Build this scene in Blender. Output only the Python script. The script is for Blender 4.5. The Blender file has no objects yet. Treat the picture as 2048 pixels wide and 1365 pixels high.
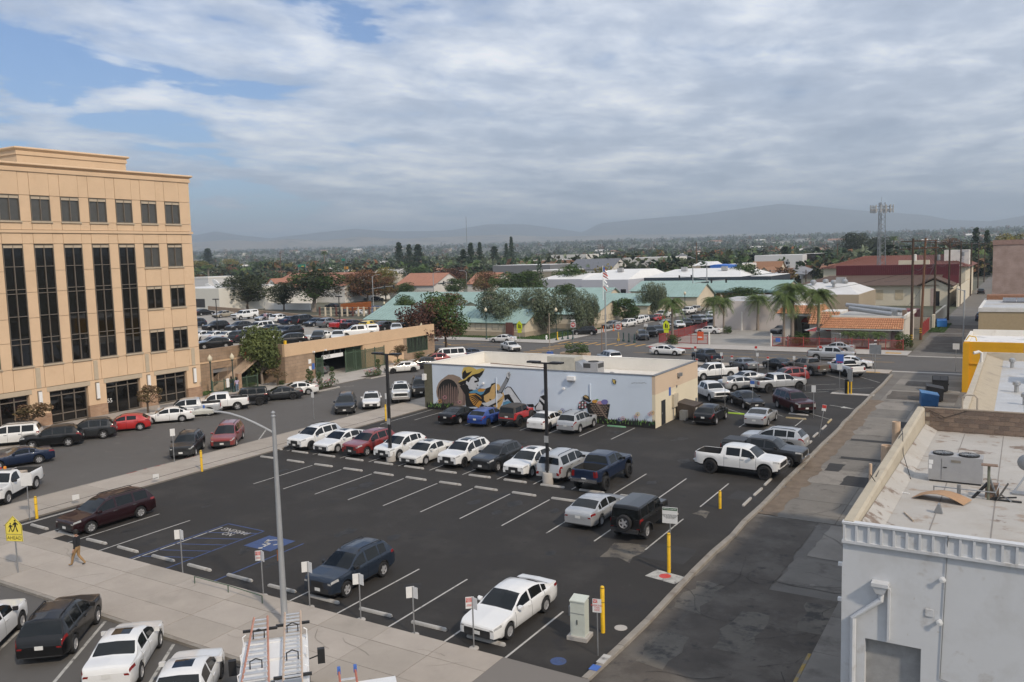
import bpy,bmesh,math,random
from mathutils import Vector,Matrix
SC=bpy.context.scene
COL=SC.collection
R=math.radians
rnd=random.Random(7)
# ------ camera
EYE=15.0
FPX=1684.466
ROT=((0.85521162,0.02933646,-0.51744802),
 (0.5175811,-0.1001363,0.84975439),
 (-0.02688655,-0.99454115,-0.10082173))
cam_d=bpy.data.cameras.new('camera')
cam=bpy.data.objects.new('camera',cam_d);COL.objects.link(cam)
cam_d.sensor_width=36.0;cam_d.lens=FPX/2048*36.0
cam_d.clip_start=0.5;cam_d.clip_end=60000
M=Matrix(ROT)@Matrix(((1,0,0),(0,-1,0),(0,0,-1)))
cam.matrix_world=Matrix.Translation((0,0,EYE))@M.to_4x4()
SC.camera=cam
# ------ light
SUN_EL,SUN_AZ=40.0,-24.0
sd=bpy.data.lights.new('sun','SUN');sd.energy=3.2;sd.angle=R(3);sd.color=(1.0,0.86,0.69)
sun=bpy.data.objects.new('sun',sd);COL.objects.link(sun)
sdir=Vector((math.cos(R(SUN_EL))*math.cos(R(SUN_AZ)),math.cos(R(SUN_EL))*math.sin(R(SUN_AZ)),math.sin(R(SUN_EL))))
sun.rotation_euler=sdir.to_track_quat('Z','Y').to_euler()
W=bpy.data.worlds.new('World');SC.world=W;W.use_nodes=True
nt=W.node_tree;nt.nodes.clear()
def wn(t,**k):
 n=nt.nodes.new(t)
 for a,b in k.items():setattr(n,a,b)
 return n
def wl(a,b):nt.links.new(a,b)
def wmath(op,a,b=None,clamp=False):
 n=wn('ShaderNodeMath',operation=op,use_clamp=clamp)
 for i,x in enumerate((a,b)):
  if x is None:continue
  if isinstance(x,(int,float)):n.inputs[i].default_value=x
  else:wl(x,n.inputs[i])
 return n.outputs[0]
def wramp(fac,stops):
 n=wn('ShaderNodeValToRGB');wl(fac,n.inputs[0]);e=n.color_ramp.elements
 while len(e)<len(stops):e.new(0.5)
 for i,(p,c)in enumerate(stops):e[i].position=p;e[i].color=(c,c,c,1)if isinstance(c,(int,float))else(*c,1)
 return n.outputs[0]
sky=wn('ShaderNodeTexSky',sky_type='NISHITA');sky.sun_disc=False
sky.sun_elevation=R(SUN_EL);sky.sun_rotation=R(90-SUN_AZ);sky.dust_density=0.5;sky.ozone_density=2.5;sky.altitude=150
tc=wn('ShaderNodeTexCoord');sep=wn('ShaderNodeSeparateXYZ');wl(tc.outputs['Generated'],sep.inputs[0])
zc=wmath('ADD',wmath('MAXIMUM',sep.outputs[2],0.0),0.09)
px,py=wmath('DIVIDE',sep.outputs[0],zc),wmath('DIVIDE',sep.outputs[1],zc)
def wnoise(sx,sy,rot,detail,rough,off=0.0,dist=0.0):
 cb=wn('ShaderNodeCombineXYZ');wl(px,cb.inputs[0]);wl(py,cb.inputs[1]);cb.inputs[2].default_value=off
 mp=wn('ShaderNodeMapping');wl(cb.outputs[0],mp.inputs[0]);mp.inputs['Rotation'].default_value=(0,0,R(rot));mp.inputs['Scale'].default_value=(sx,sy,1)
 n=wn('ShaderNodeTexNoise');wl(mp.outputs[0],n.inputs['Vector']);n.inputs['Scale'].default_value=1
 n.inputs['Detail'].default_value=detail;n.inputs['Roughness'].default_value=rough;n.inputs['Distortion'].default_value=dist
 return n.outputs[0]
big=wnoise(0.42,0.36,20,3,0.5,3.1)
mid=wnoise(1.75,1.4,25,10,0.56,0.0,0.2)
roll=wnoise(0.62,0.42,-32,6,0.55,7.0,0.4)
fine=wnoise(3.0,2.2,-20,9,0.60,11.0,0.25)
cov=wmath('ADD',wmath('MULTIPLY',big,0.62),wmath('MULTIPLY',mid,0.70))
cov=wmath('ADD',cov,wmath('MULTIPLY',wmath('ADD',px,wmath('MULTIPLY',py,-0.22)),0.046))
hz=wramp(sep.outputs[2],[(0.0,1.0),(0.12,0.80),(0.20,0.25),(0.30,0.0),(1.0,0.0)])
cov=wmath('ADD',cov,wmath('MULTIPLY',hz,0.30))
mask=wramp(cov,[(0.545,0.0),(0.58,0.58),(0.64,0.84),(0.78,0.93)])
sh=wmath('ADD',wmath('MULTIPLY',roll,0.54),wmath('MULTIPLY',fine,0.50))
sh=wmath('ADD',sh,wmath('MULTIPLY',wmath('SUBTRACT',mid,0.5),0.42))
shade=wramp(sh,[(0.34,(0.44,0.51,0.64)),(0.48,(0.66,0.73,0.86)),(0.56,(0.92,0.97,1.06)),(0.66,(1.28,1.28,1.28))])
skm=wn('ShaderNodeVectorMath',operation='SCALE');wl(sky.outputs[0],skm.inputs[0]);skm.inputs['Scale'].default_value=0.11
tnt=wn('ShaderNodeVectorMath',operation='MULTIPLY');wl(skm.outputs[0],tnt.inputs[0]);tnt.inputs[1].default_value=(0.82,0.97,1.18)
mix=wn('ShaderNodeMix',data_type='RGBA');wl(mask,mix.inputs[0]);wl(tnt.outputs[0],mix.inputs[6]);wl(shade,mix.inputs[7])
bg=wn('ShaderNodeBackground');wl(mix.outputs[2],bg.inputs[0]);bg.inputs[1].default_value=1.0
wo=wn('ShaderNodeOutputWorld');wl(bg.outputs[0],wo.inputs[0])
SC.view_settings.view_transform='Standard';SC.view_settings.look='None';SC.view_settings.gamma=1;SC.view_settings.use_curve_mapping=False
SC.view_settings.exposure=0.0
SC.render.engine='CYCLES'
SC.cycles.use_denoising=True;SC.cycles.max_bounces=6;SC.cycles.diffuse_bounces=3;SC.cycles.glossy_bounces=3
SC.cycles.transparent_max_bounces=8;SC.cycles.volume_bounces=0;SC.cycles.use_adaptive_sampling=True;SC.cycles.adaptive_threshold=0.02
SC.cycles.sample_clamp_indirect=8
# ------ helpers
def at(u,v,z=0.0):
 """ground point (or point at height z) measured at pixel u, v of the 2048 px photograph"""
 d=[r[0]*(u-1024)+r[1]*(v-682.5)+r[2]*FPX for r in ROT]
 t=(z-EYE)/d[2]
 return Vector((d[0]*t,d[1]*t,z))
def on_y(u,v,Y):
 d=[r[0]*(u-1024)+r[1]*(v-682.5)+r[2]*FPX for r in ROT]
 t=Y/d[1]
 return Vector((d[0]*t,Y,EYE+d[2]*t))
def on_x(u,v,X):
 d=[r[0]*(u-1024)+r[1]*(v-682.5)+r[2]*FPX for r in ROT]
 t=X/d[0]
 return Vector((X,d[1]*t,EYE+d[2]*t))
MATS={}
def mat(name,col=(0.5,0.5,0.5),rough=0.7,metal=0.0,var=0.12,scale=3.0,bump=0.0,bscale=40.0,coat=0.0,world=False,emit=0.0,spec=0.5,stain=None):
 """procedural Principled material: colour varied by two noises, optional relief and stains"""
 if name in MATS:return MATS[name]
 m=bpy.data.materials.new(name);m.use_nodes=True;MATS[name]=m
 t=m.node_tree;n=t.nodes;b=n['Principled BSDF'];L=t.links.new
 b.inputs['Roughness'].default_value=rough;b.inputs['Metallic'].default_value=metal
 b.inputs['Coat Weight'].default_value=coat;b.inputs['Coat Roughness'].default_value=0.06
 b.inputs['Specular IOR Level'].default_value=spec
 b.inputs['Base Color'].default_value=(*col,1)
 if emit:b.inputs['Emission Color'].default_value=(*col,1);b.inputs['Emission Strength'].default_value=emit
 if var<=0 and not bump and not stain:return m
 if world:src=n.new('ShaderNodeNewGeometry').outputs['Position']
 else:src=n.new('ShaderNodeTexCoord').outputs['Object']
 def noise(s,d=5,r=0.6):
  x=n.new('ShaderNodeTexNoise');L(src,x.inputs['Vector']);x.inputs['Scale'].default_value=s;x.inputs['Detail'].default_value=d;x.inputs['Roughness'].default_value=r
  return x.outputs[0]
 def ramp(f,stops):
  x=n.new('ShaderNodeValToRGB');L(f,x.inputs[0]);e=x.color_ramp.elements
  while len(e)<len(stops):e.new(0.5)
  for i,(p,c)in enumerate(stops):e[i].position=p;e[i].color=(*c,1)
  return x.outputs[0]
 def mixc(f,a,bb,blend='MIX'):
  x=n.new('ShaderNodeMix');x.data_type='RGBA';x.blend_type=blend
  for i,v in((0,f),(6,a),(7,bb)):
   if isinstance(v,(int,float)):x.inputs[i].default_value=v
   elif isinstance(v,tuple):x.inputs[i].default_value=(*v,1)
   else:L(v,x.inputs[i])
  return x.outputs[2]
 lo=tuple(c*(1-var)for c in col);hi=tuple(min(1,c*(1+var))for c in col)
 c=ramp(noise(scale),[(0.3,lo),(0.7,hi)])
 if var>0:
  c2=ramp(noise(scale*9,4),[(0.25,(1-var*.6,)*3),(0.75,(1,1,1))])
  c=mixc(1.0,c,c2,'MULTIPLY')
 for st in(stain or[]):
  scol,sscale,lo_,hi_=st
  f=n.new('ShaderNodeValToRGB');L(noise(sscale,6,0.65),f.inputs[0]);e=f.color_ramp.elements
  e[0].position=lo_;e[0].color=(0,0,0,1);e[1].position=hi_;e[1].color=(1,1,1,1)
  c=mixc(f.outputs[0],c,scol)
 L(c,b.inputs['Base Color'])
 if bump:
  bp=n.new('ShaderNodeBump');bp.inputs['Strength'].default_value=bump;bp.inputs['Distance'].default_value=0.02
  L(noise(bscale,6),bp.inputs['Height']);L(bp.outputs[0],b.inputs['Normal'])
 return m
class MB:
 """collects faces into ONE mesh"""
 def __init__(s):s.v=[];s.f=[];s.mi=[];s.mats=[]
 def _m(s,m):
  if m is None:m=s.mats[0]if s.mats else mat('plain')
  if m not in s.mats:s.mats.append(m)
  return s.mats.index(m)
 def add(s,vs,fs,m=None):
  o=len(s.v);s.v+=[tuple(p)for p in vs];k=s._m(m)
  for f in fs:s.f.append([i+o for i in f]);s.mi.append(k)
  return s
 def box(s,x0,y0,z0,x1,y1,z1,m=None,rot=0.0,piv=None,bottom=True):
  vs=[Vector((x,y,z))for z in(z0,z1)for x,y in((x0,y0),(x1,y0),(x1,y1),(x0,y1))]
  if rot:
   c=Vector(piv)if piv is not None else Vector(((x0+x1)/2,(y0+y1)/2,0));rm=Matrix.Rotation(rot,3,'Z')
   vs=[rm@(p-c)+c for p in vs]
  fs=[(4,5,6,7),(0,1,5,4),(1,2,6,5),(2,3,7,6),(3,0,4,7)]
  if bottom:fs.append((3,2,1,0))
  return s.add(vs,fs,m)
 def poly(s,pts,m=None):return s.add(pts,[tuple(range(len(pts)))],m)
 def prism(s,pts,h,m=None):
  """pts: closed loop of 3-D points, extruded by vector h"""
  h=Vector(h);n=len(pts);a=[Vector(p)for p in pts];b=[p+h for p in a]
  return s.add(a+b,[tuple(reversed(range(n))),tuple(range(n,2*n))]+[(i,(i+1)%n,n+(i+1)%n,n+i)for i in range(n)],m)
 def tube(s,pts,r,m=None,n=8,cap=True):
  pts=[Vector(p)for p in pts];rr=r if isinstance(r,(list,tuple))else[r]*len(pts)
  vs=[];prev=None
  for i,p in enumerate(pts):
   d=(pts[min(i+1,len(pts)-1)]-pts[max(i-1,0)])
   d=d.normalized()if d.length>1e-9 else Vector((0,0,1))
   a=Vector((0,0,1))if abs(d.z)<0.95 else Vector((1,0,0))
   if prev is not None:a=prev
   x=d.cross(a).cross(d).normalized();y=d.cross(x);prev=x
   for k in range(n):
    t=2*math.pi*k/n;vs.append(p+(x*math.cos(t)+y*math.sin(t))*rr[i])
  fs=[(i*n+k,i*n+(k+1)%n,(i+1)*n+(k+1)%n,(i+1)*n+k)for i in range(len(pts)-1)for k in range(n)]
  if cap:fs+=[tuple(reversed(range(n))),tuple(range((len(pts)-1)*n,len(pts)*n))]
  return s.add(vs,fs,m)
 def lathe(s,prof,c=(0,0,0),m=None,n=16,axis='Z'):
  """prof: list of (radius, height)"""
  vs=[]
  for r,z in prof:
   for k in range(n):
    t=2*math.pi*k/n;p=(r*math.cos(t),r*math.sin(t),z)
    if axis=='Y':p=(p[0],p[2],p[1])
    vs.append((p[0]+c[0],p[1]+c[1],p[2]+c[2]))
  fl=axis=='Y'
  fs=[]
  for i in range(len(prof)-1):
   for k in range(n):
    q=(i*n+k,i*n+(k+1)%n,(i+1)*n+(k+1)%n,(i+1)*n+k)
    fs.append(q[::-1]if fl else q)
  return s.add(vs,fs,m)
 def mesh(s,name,smooth=0.0):
  me=bpy.data.meshes.new(name);me.from_pydata(s.v,[],s.f)
  for m in s.mats:me.materials.append(m)
  me.polygons.foreach_set('material_index',s.mi)
  if smooth:
   me.shade_smooth();me.set_sharp_from_angle(angle=R(smooth))
  me.update();return me
 def build(s,name,parent=None,loc=None,rz=0.0,smooth=0.0):
  o=bpy.data.objects.new(name,s.mesh(name,smooth));COL.objects.link(o)
  if parent is not None:o.parent=parent
  if loc is not None:o.location=loc
  if rz:o.rotation_euler.z=rz
  return o
def inst(name,me,parent=None,loc=(0,0,0),rz=0.0,sc=None,m=None):
 o=bpy.data.objects.new(name,me);COL.objects.link(o);o.parent=parent;o.location=loc
 if rz:o.rotation_euler.z=rz
 if sc is not None:o.scale=sc if not isinstance(sc,(int,float))else(sc,sc,sc)
 if m is not None:o.material_slots[0].link='OBJECT';o.material_slots[0].material=m
 return o
def tag(o,label,cat,group=None,kind=None):
 o['label']=label;o['category']=cat
 if group:o['group']=group
 if kind:o['kind']=kind
 return o
def thing(name,label,cat,loc=(0,0,0),rz=0.0,group=None):
 o=bpy.data.objects.new(name,None);COL.objects.link(o);o.location=loc;o.rotation_euler.z=rz;o.empty_display_size=0.3
 return tag(o,label,cat,group)
def struct(o):o['kind']='structure';return o
def sheet(x0,y0,x1,y1,z,m,name,parent=None):
 o=MB().add([(x0,y0,z),(x1,y0,z),(x1,y1,z),(x0,y1,z)],[(0,1,2,3)],m).build(name,parent)
 if parent is None:struct(o)
 return o
TEXTS=[]
def lettering(txt,loc,rot,size,m,parent=None,name='lettering',align='CENTER',sx=1.0):
 c=bpy.data.curves.new(name,'FONT');c.body=txt;c.size=size;c.align_x=align;c.align_y='CENTER';c.extrude=0.0015;c.resolution_u=2
 c.space_line=0.85;c.materials.append(m)
 o=bpy.data.objects.new(name,c);COL.objects.link(o);o.parent=parent;o.location=loc;o.rotation_euler=rot;o.scale=(sx,1,1);TEXTS.append(o)
 return o
ASPH_NEW=mat('asphalt_new',(0.0240,0.0213,0.0190),0.9,var=0.14,scale=0.22,bump=0.25,bscale=60,world=True,stain=[((0.042,0.038,0.034),0.3,0.50,0.75),((0.019,0.018,0.019),0.45,0.58,0.66),((0.016,0.015,0.015),1.1,0.63,0.68),((0.045,0.042,0.038),2.3,0.64,0.72)])
ASPH_OLD=mat('asphalt_old',(0.098,0.092,0.086),0.92,var=0.10,scale=0.15,bump=0.2,bscale=50,world=True,stain=[((0.085,0.081,0.078),0.3,0.55,0.70),((0.14,0.132,0.122),0.8,0.62,0.74)])
ASPH_PATCH=mat('asphalt_patch',(0.033,0.032,0.032),0.9,var=0.2,scale=0.8,bump=0.3,world=True)
CONC=mat('concrete_walk',(0.36,0.325,0.285),0.9,var=0.09,scale=0.4,bump=0.12,bscale=30,world=True,stain=[((0.27,0.24,0.21),0.5,0.58,0.80),((0.22,0.20,0.18),3.0,0.70,0.76)])
CONC_NEW=mat('concrete_pale',(0.40,0.375,0.345),0.9,var=0.08,scale=0.5,bump=0.1,world=True,stain=[((0.30,0.28,0.26),0.6,0.6,0.8)])
CONC_DIRT=mat('concrete_dirty',(0.15,0.139,0.125),0.95,var=0.14,scale=0.25,bump=0.25,bscale=25,world=True,stain=[((0.115,0.100,0.088),0.35,0.52,0.66),((0.26,0.24,0.215),0.9,0.62,0.72),((0.14,0.105,0.08),1.2,0.66,0.8)])
KERB=mat('kerb_concrete',(0.27,0.245,0.212),0.92,var=0.15,scale=1.5,bump=0.3,bscale=18,world=True,stain=[((0.2,0.17,0.14),1.2,0.55,0.7)])
PAINT_W=mat('line_white',(0.43,0.415,0.39),0.8,var=0.12,scale=4,world=True,stain=[((0.16,0.155,0.145),2.5,0.56,0.70)])
PAINT_OLD=mat('line_worn',(0.42,0.41,0.38),0.85,var=0.18,scale=3,world=True,stain=[((0.12,0.115,0.11),2.0,0.52,0.66)])
PAINT_Y=mat('line_yellow',(0.50,0.28,0.055),0.8,var=0.15,scale=2,world=True,stain=[((0.16,0.13,0.09),1.5,0.52,0.7)])
PAINT_B=mat('line_blue',(0.045,0.075,0.18),0.8,var=0.15,scale=3,world=True,stain=[((0.05,0.06,0.1),2.0,0.6,0.74)])
WHITE=mat('white_paint',(0.78,0.78,0.77),0.5,var=0.04)
OFFWHITE=mat('offwhite_paint',(0.66,0.64,0.60),0.7,var=0.08,scale=0.8,bump=0.05,stain=[((0.5,0.46,0.40),0.9,0.62,0.85)])
BLACK=mat('black_plastic',(0.015,0.015,0.016),0.55,var=0.1)
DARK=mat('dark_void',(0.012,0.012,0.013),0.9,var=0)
STEEL=mat('galvanised',(0.42,0.43,0.44),0.45,0.75,var=0.12,scale=6)
GREYMET=mat('grey_metal',(0.30,0.31,0.32),0.5,0.6,var=0.1,scale=5)
YELLOW=mat('bollard_yellow',(0.75,0.46,0.02),0.55,var=0.12,scale=5)
RED=mat('sign_red',(0.52,0.045,0.035),0.5,var=0.1,scale=4)
BLUE=mat('sign_blue',(0.05,0.13,0.42),0.5,var=0.08)
WGLASS=mat('window_glass',(0.018,0.019,0.020),0.06,var=0,spec=0.6)
# ------ the ground
def rise(r):
 """the plain climbs very gently towards the foothills"""
 t=max(0.0,r-700.0)
 return 0.0 if t<=0 else min(t,11000)*0.016*min(1.0,t/2500)+0.0
GROUND=mat('plain_soil',(0.095,0.092,0.062),0.95,var=0.3,scale=0.02,world=True,stain=[((0.16,0.14,0.10),0.012,0.5,0.62),((0.06,0.07,0.04),0.03,0.55,0.65),((0.22,0.2,0.16),0.08,0.66,0.7)])
g=MB();rings=[60,130,200,300,420,560,720,900,1200,1600,2200,3000,4200,6000,8500,12000,16000,21000]
NA=72
g.v.append((0,0,-0.06))
for r in rings:
 for k in range(NA):
  a=2*math.pi*k/NA;g.v.append((r*math.cos(a),r*math.sin(a),-0.06+rise(r)))
g._m(GROUND)
for k in range(NA):g.f.append([0,1+k,1+(k+1)%NA]);g.mi.append(0)
for i in range(len(rings)-1):
 for k in range(NA):
  g.f.append([1+i*NA+k,1+(i+1)*NA+k,1+(i+1)*NA+(k+1)%NA,1+i*NA+(k+1)%NA]);g.mi.append(0)
struct(g.build('ground',smooth=60))
sheet(-75,-25,-55,109.5,-0.03,ASPH_OLD,'side_street')
sheet(-260,109.5,120,124.5,-0.026,ASPH_OLD,'cross_street')
sheet(-68,124.5,-51.2,330,-0.022,ASPH_OLD,'school_street')
sheet(-75,-25,-13.5,20.5,-0.018,ASPH_OLD,'near_street')
LOT=sheet(-50.7,25.4,-12.95,106.3,-0.010,ASPH_NEW,'parking_lot')
sheet(-13.2,-25,-3.5,520,-0.036,CONC_DIRT,'alley')
alley=bpy.data.objects['alley']
rnd.seed(3)
SL=[mat('alley_slab_%d'%i,c,0.95,var=0.14,scale=0.5,bump=0.25,bscale=25,world=True,stain=[((0.10,0.09,0.08),0.6,0.56,0.7),((0.27,0.25,0.22),1.1,0.64,0.75)])for i,c in enumerate(((0.205,0.188,0.165),(0.235,0.215,0.19),(0.17,0.157,0.139)))]
yy=47.0
while yy<104:
 for xa,xb in((-11.6,-8.4),(-8.38,-5.2)):
  MB().box(xa,yy,-0.04,xb,yy+3.96,-0.004+rnd.uniform(-.003,.003),rnd.choice(SL),bottom=False).build('slab',alley)
 yy+=4.0
ALLEY_ASPH=mat('alley_asphalt',(0.084,0.072,0.061),0.95,var=0.2,scale=0.5,bump=0.4,bscale=14,world=True,stain=[((0.115,0.102,0.088),0.45,0.47,0.62),((0.045,0.042,0.039),1.3,0.58,0.68),((0.10,0.088,0.074),1.0,0.62,0.74)])
def patch(x0,y0,x1,y1,m=ASPH_PATCH,name='asphalt_patch',parent=alley,z=0.003,jag=0.12):
 pts=[]
 for a,b in(((x0,y0),(x1,y0)),((x1,y0),(x1,y1)),((x1,y1),(x0,y1)),((x0,y1),(x0,y0))):
  n=max(2,int(math.dist(a,b)/0.7))
  for i in range(n):
   t=i/n;pts.append((a[0]+(b[0]-a[0])*t+rnd.uniform(-jag,jag),a[1]+(b[1]-a[1])*t+rnd.uniform(-jag,jag),z))
 return MB().poly(pts,m).build(name,parent)
MB().box(-12.7,-25,-0.05,-4.3,36.5,-0.012,ALLEY_ASPH,bottom=False).build('asphalt_overlay',alley)
def crack(parent,p,d,n,z,w=.02,m=None):
 pts=[Vector(p)];a=d
 for _ in range(n):a+=rnd.uniform(-.5,.5);pts.append(pts[-1]+Vector((math.cos(a),math.sin(a)))*rnd.uniform(.18,.45))
 b=MB()
 for q,r in zip(pts,pts[1:]):t=(r-q).normalized();k=Vector((-t.y,t.x))*w*rnd.uniform(.5,1.2);b.add([(*(q-k),z),(*(r-k),z),(*(r+k),z),(*(q+k),z)],[(0,1,2,3)],m or mat('crack_dark',(.035,.032,.029),.95,var=0))
 return b.build('crack',parent)
for i in range(46):crack(alley,(rnd.uniform(-12.2,-4.8),rnd.uniform(24,60)),rnd.choice((0,1.57,3.1,.8)),rnd.randint(4,14),.0055,rnd.uniform(.005,.013))
for p in((-11.9,27.5,-10.6,30.5),(-9.8,30,-8.4,33.8),(-12.3,32.6,-11.2,36),(-7.4,33,-5.4,36)):patch(*p,m=mat('alley_grey',(.13,.117,.10),.95,var=.2,scale=.7,bump=.3,world=True,stain=[((.05,.047,.044),1.2,.5,.62)]),z=-.004,jag=.2)
patch(-12.6,36.4,-9.2,46.9,ALLEY_ASPH,z=-0.013);patch(-9.1,37.5,-6,41.2,SL[2],z=-0.014);patch(-8.6,41.4,-4.4,46.8,SL[1],z=-0.016)
for p in((-10.9,62.2,-5.3,63.0),(-11.2,68.5,-5.2,69.2),(-9.6,55.2,-8.0,57.6),(-11.2,58.4,-10.2,60.6),(-11.3,89,-5.2,94),(-10.6,98.2,-7.8,101.5),(-9,75,-7,77.5),(-6.6,51,-5.4,54)):
 patch(*p,m=ALLEY_ASPH if p[1]>85 else ASPH_PATCH,jag=0.08,z=0.004)
patch(-12.6,47,-11.4,88,mat('alley_dirt',(0.17,0.13,0.095),0.97,var=0.25,scale=1.2,bump=0.3,world=True),'dirt_strip',z=-0.001,jag=0.25)
for y0,y1 in((131,142),(143,158),(160,176)):patch(-12,y0,-5.8,y1,ALLEY_ASPH,z=-0.02,jag=.3)
sheet(-13.2,108.6,-4.2,109.5,-0.006,CONC_NEW,'gutter',alley);sheet(-13.2,124.5,-4.2,125.3,-0.006,CONC_NEW,'gutter',alley)
kerb=struct(thing('lot_kerb','worn concrete kerb between the parking lot and the alley','kerb'));del kerb['category']
y=25.4;x=-12.82
while y<105.5:
 L=rnd.uniform(2.4,3.4);x2=-12.75+rnd.uniform(-.07,.07)
 if y+L>106:L=106-y
 b=MB();a=Vector((x,y,0));c=Vector((x2,y+L-0.03,0));h=0.13+rnd.uniform(-.015,.01);w=0.14
 b.add([(a.x-w,a.y,-.05),(a.x+w,a.y,-.05),(a.x+w*.9,a.y,h-.02),(a.x+w*.7,a.y,h),(a.x-w,a.y,h-.01),
  (c.x-w,c.y,-.05),(c.x+w,c.y,-.05),(c.x+w*.9,c.y,h-.02),(c.x+w*.7,c.y,h),(c.x-w,c.y,h-.01)],
  [(0,1,2,3,4)[::-1],(5,6,7,8,9),(1,6,7,2),(2,7,8,3),(3,8,9,4),(4,9,5,0)],KERB)
 b.build('kerb_stone',kerb);x=x2;y+=L
MB().box(-12.99,26.0,.121,-12.66,26.4,.137,BLUE).build('painted_mark',kerb);MB().box(-12.98,26.6,.125,-12.67,27.3,.138,PAINT_W).build('painted_mark',kerb)
def slabs(name,x0,y0,x1,y1,nx,ny,z0=-0.05,z1=0.11,m=CONC,skip=(),ms=None):
 s=struct(bpy.data.objects.new(name,None));COL.objects.link(s)
 xs=[x0+(x1-x0)*i/nx for i in range(nx+1)]if isinstance(nx,int)else nx
 ys=[y0+(y1-y0)*i/ny for i in range(ny+1)]if isinstance(ny,int)else ny
 MB().box(x0,y0,z0,x1,y1,z1-.012,mat('walk_joint',(0.17,0.155,0.14),0.95,var=0),bottom=False).build('bedding',s)
 for i in range(len(xs)-1):
  for j in range(len(ys)-1):
   if(i,j)in skip:continue
   MB().box(xs[i]+.012,ys[j]+.012,z0,xs[i+1]-.012,ys[j+1]-.012,z1+rnd.uniform(-.004,.004),ms[rnd.randrange(len(ms))]if ms else m,bottom=False).build('slab',s)
 return s
CM=[mat('walk_slab_%d'%i,c,0.92,var=0.08,scale=0.6,bump=0.1,bscale=30,world=True,stain=[((0.27,0.24,0.205),0.45,0.56,0.78),((0.2,0.18,0.16),2.6,0.70,0.75)])for i,c in enumerate(((0.355,0.312,0.268),(0.335,0.297,0.255),(0.375,0.332,0.288)))]
fw=slabs('front_sidewalk',-56,20.6,-12.6,25.38,[-56,-52,-47,-42,-37,-33.5,-30,-27.2,-24.4,-21.6,-18.8,-16.2],[20.6,22.3,24.1,25.38],ms=CM)
slabs('front_sidewalk_apron',-16.2,20.6,-12.6,25.4,1,[20.6,23,25.4],m=CONC_NEW,z1=.09)
MB().box(-56,20.42,-.06,-16.2,20.6,.10,KERB).build('kerb',fw)
for i in range(9):crack(fw,(rnd.uniform(-46,-15),rnd.uniform(21,25)),rnd.choice((.2,1.3,2.8)),rnd.randint(3,9),.1165,.008,mat('crack_walk',(.13,.115,.10),.95,var=0))
sw=slabs('side_sidewalk',-54.82,25.38,-50.7,104.5,1,[25.38,29,33,37,41,45,49,53,57,60.5,64,68,72,76,80,84,88,92,96,100,104.5],ms=CM,z1=.10)
MB().box(-55,20.6,-.06,-54.82,104.5,.09,KERB).build('kerb',sw)
for y0,y1 in((36.3,39.4),(40.9,43.2)):MB().box(-55.006,y0,-.04,-54.81,y1,.094,mat('kerb_red',(0.30,0.06,0.05),0.9,var=0.3,scale=3,stain=[((0.33,0.30,0.265),1.5,0.45,0.55)])).build('kerb_paint',sw)
aw=slabs('alley_walk',-6.3,-10,-4.25,45,1,16,m=mat('alley_walk_c',(.20,.185,.165),.95,var=.12,scale=.6,bump=.2,world=True,stain=[((.13,.118,.105),.7,.5,.65)]),z1=.07)
MB().box(-6.42,23.5,-.05,-6.3,31,.075,mat('kerb_yellow',(.36,.25,.07),.9,var=.25,scale=2,stain=[((.2,.18,.15),1.6,.48,.6)])).build('yellow_kerb',aw)
slabs('office_sidewalk',-79.2,22,-72.4,66,2,14,ms=CM,z1=.10)
gw=slabs('garage_sidewalk',-80,66,-71,106,3,12,m=CONC_NEW,z1=.09)
slabs('north_sidewalk',-50.7,106.3,-13.2,109.4,12,1,ms=CM,z1=.10)
fk=slabs('far_sidewalk',-51.2,124.6,-13.2,130.2,13,2,m=CONC_NEW,z1=.10)
MB().box(-50.5,124.44,-.05,-43.6,124.62,.12,RED).build('red_kerb',fk)
slabs('school_sidewalk',-140,124.6,-68,129.2,18,1,m=CONC_NEW,z1=.10)
slabs('school_street_sidewalk',-71.4,129.2,-68,240,1,30,m=CONC_NEW,z1=.10)
slabs('restaurant_forecourt',-51.0,130.3,-32.8,156,3,4,m=mat('forecourt',(0.30,0.285,0.26),0.9,var=0.12,scale=0.3,world=True,stain=[((0.2,0.19,0.175),0.25,0.56,0.7)]),z1=.05)
MB().box(-15.9,106.35,.105,-14.2,107.0,.112,PAINT_Y).build('tactile_strip',bpy.data.objects['north_sidewalk'])
MB().box(-16.2,126.2,.105,-14.2,127.4,.112,PAINT_Y).build('tactile_strip',fk)
MB().box(-55.8,125.4,.0,-54.6,126.6,.0,PAINT_Y)
def line(p,q,w=0.09,m=PAINT_W,z=-0.004,name='painted_line',parent=None):
 p,q=Vector(p),Vector(q);d=(q-p).normalized();n=Vector((-d.y,d.x))*w/2
 return MB().add([(*(p-n),z),(*(q-n),z),(*(q+n),z),(*(p+n),z)],[(0,1,2,3)],m).build(name,parent or LOT)
SW=2.82
for k in range(13):
 X=-16.22-SW*k
 if X<-50.2:break
 if k in(5,6,7):continue
 line((X,25.45),(X,31.3 if k else 30.2))
line((-50.2,33.0),(-50.2,25.45));
for k in range(11):line((-16.0-2.86*k if k<3 else-21.72-2.85*(k-2),38.7),(-16.0-2.86*k if k<3 else-21.72-2.85*(k-2),44.3),m=PAINT_W if k>2 else PAINT_OLD)
for k in range(13):line((-15.9-2.83*k,46.9),(-15.9-2.83*k,52.5),m=PAINT_W)
for k in range(8):line((-28.2-2.86*k,61.3),(-28.2-2.86*k,66.2))
line((-49.9,58.4),(-49.9,66.4))
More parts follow.
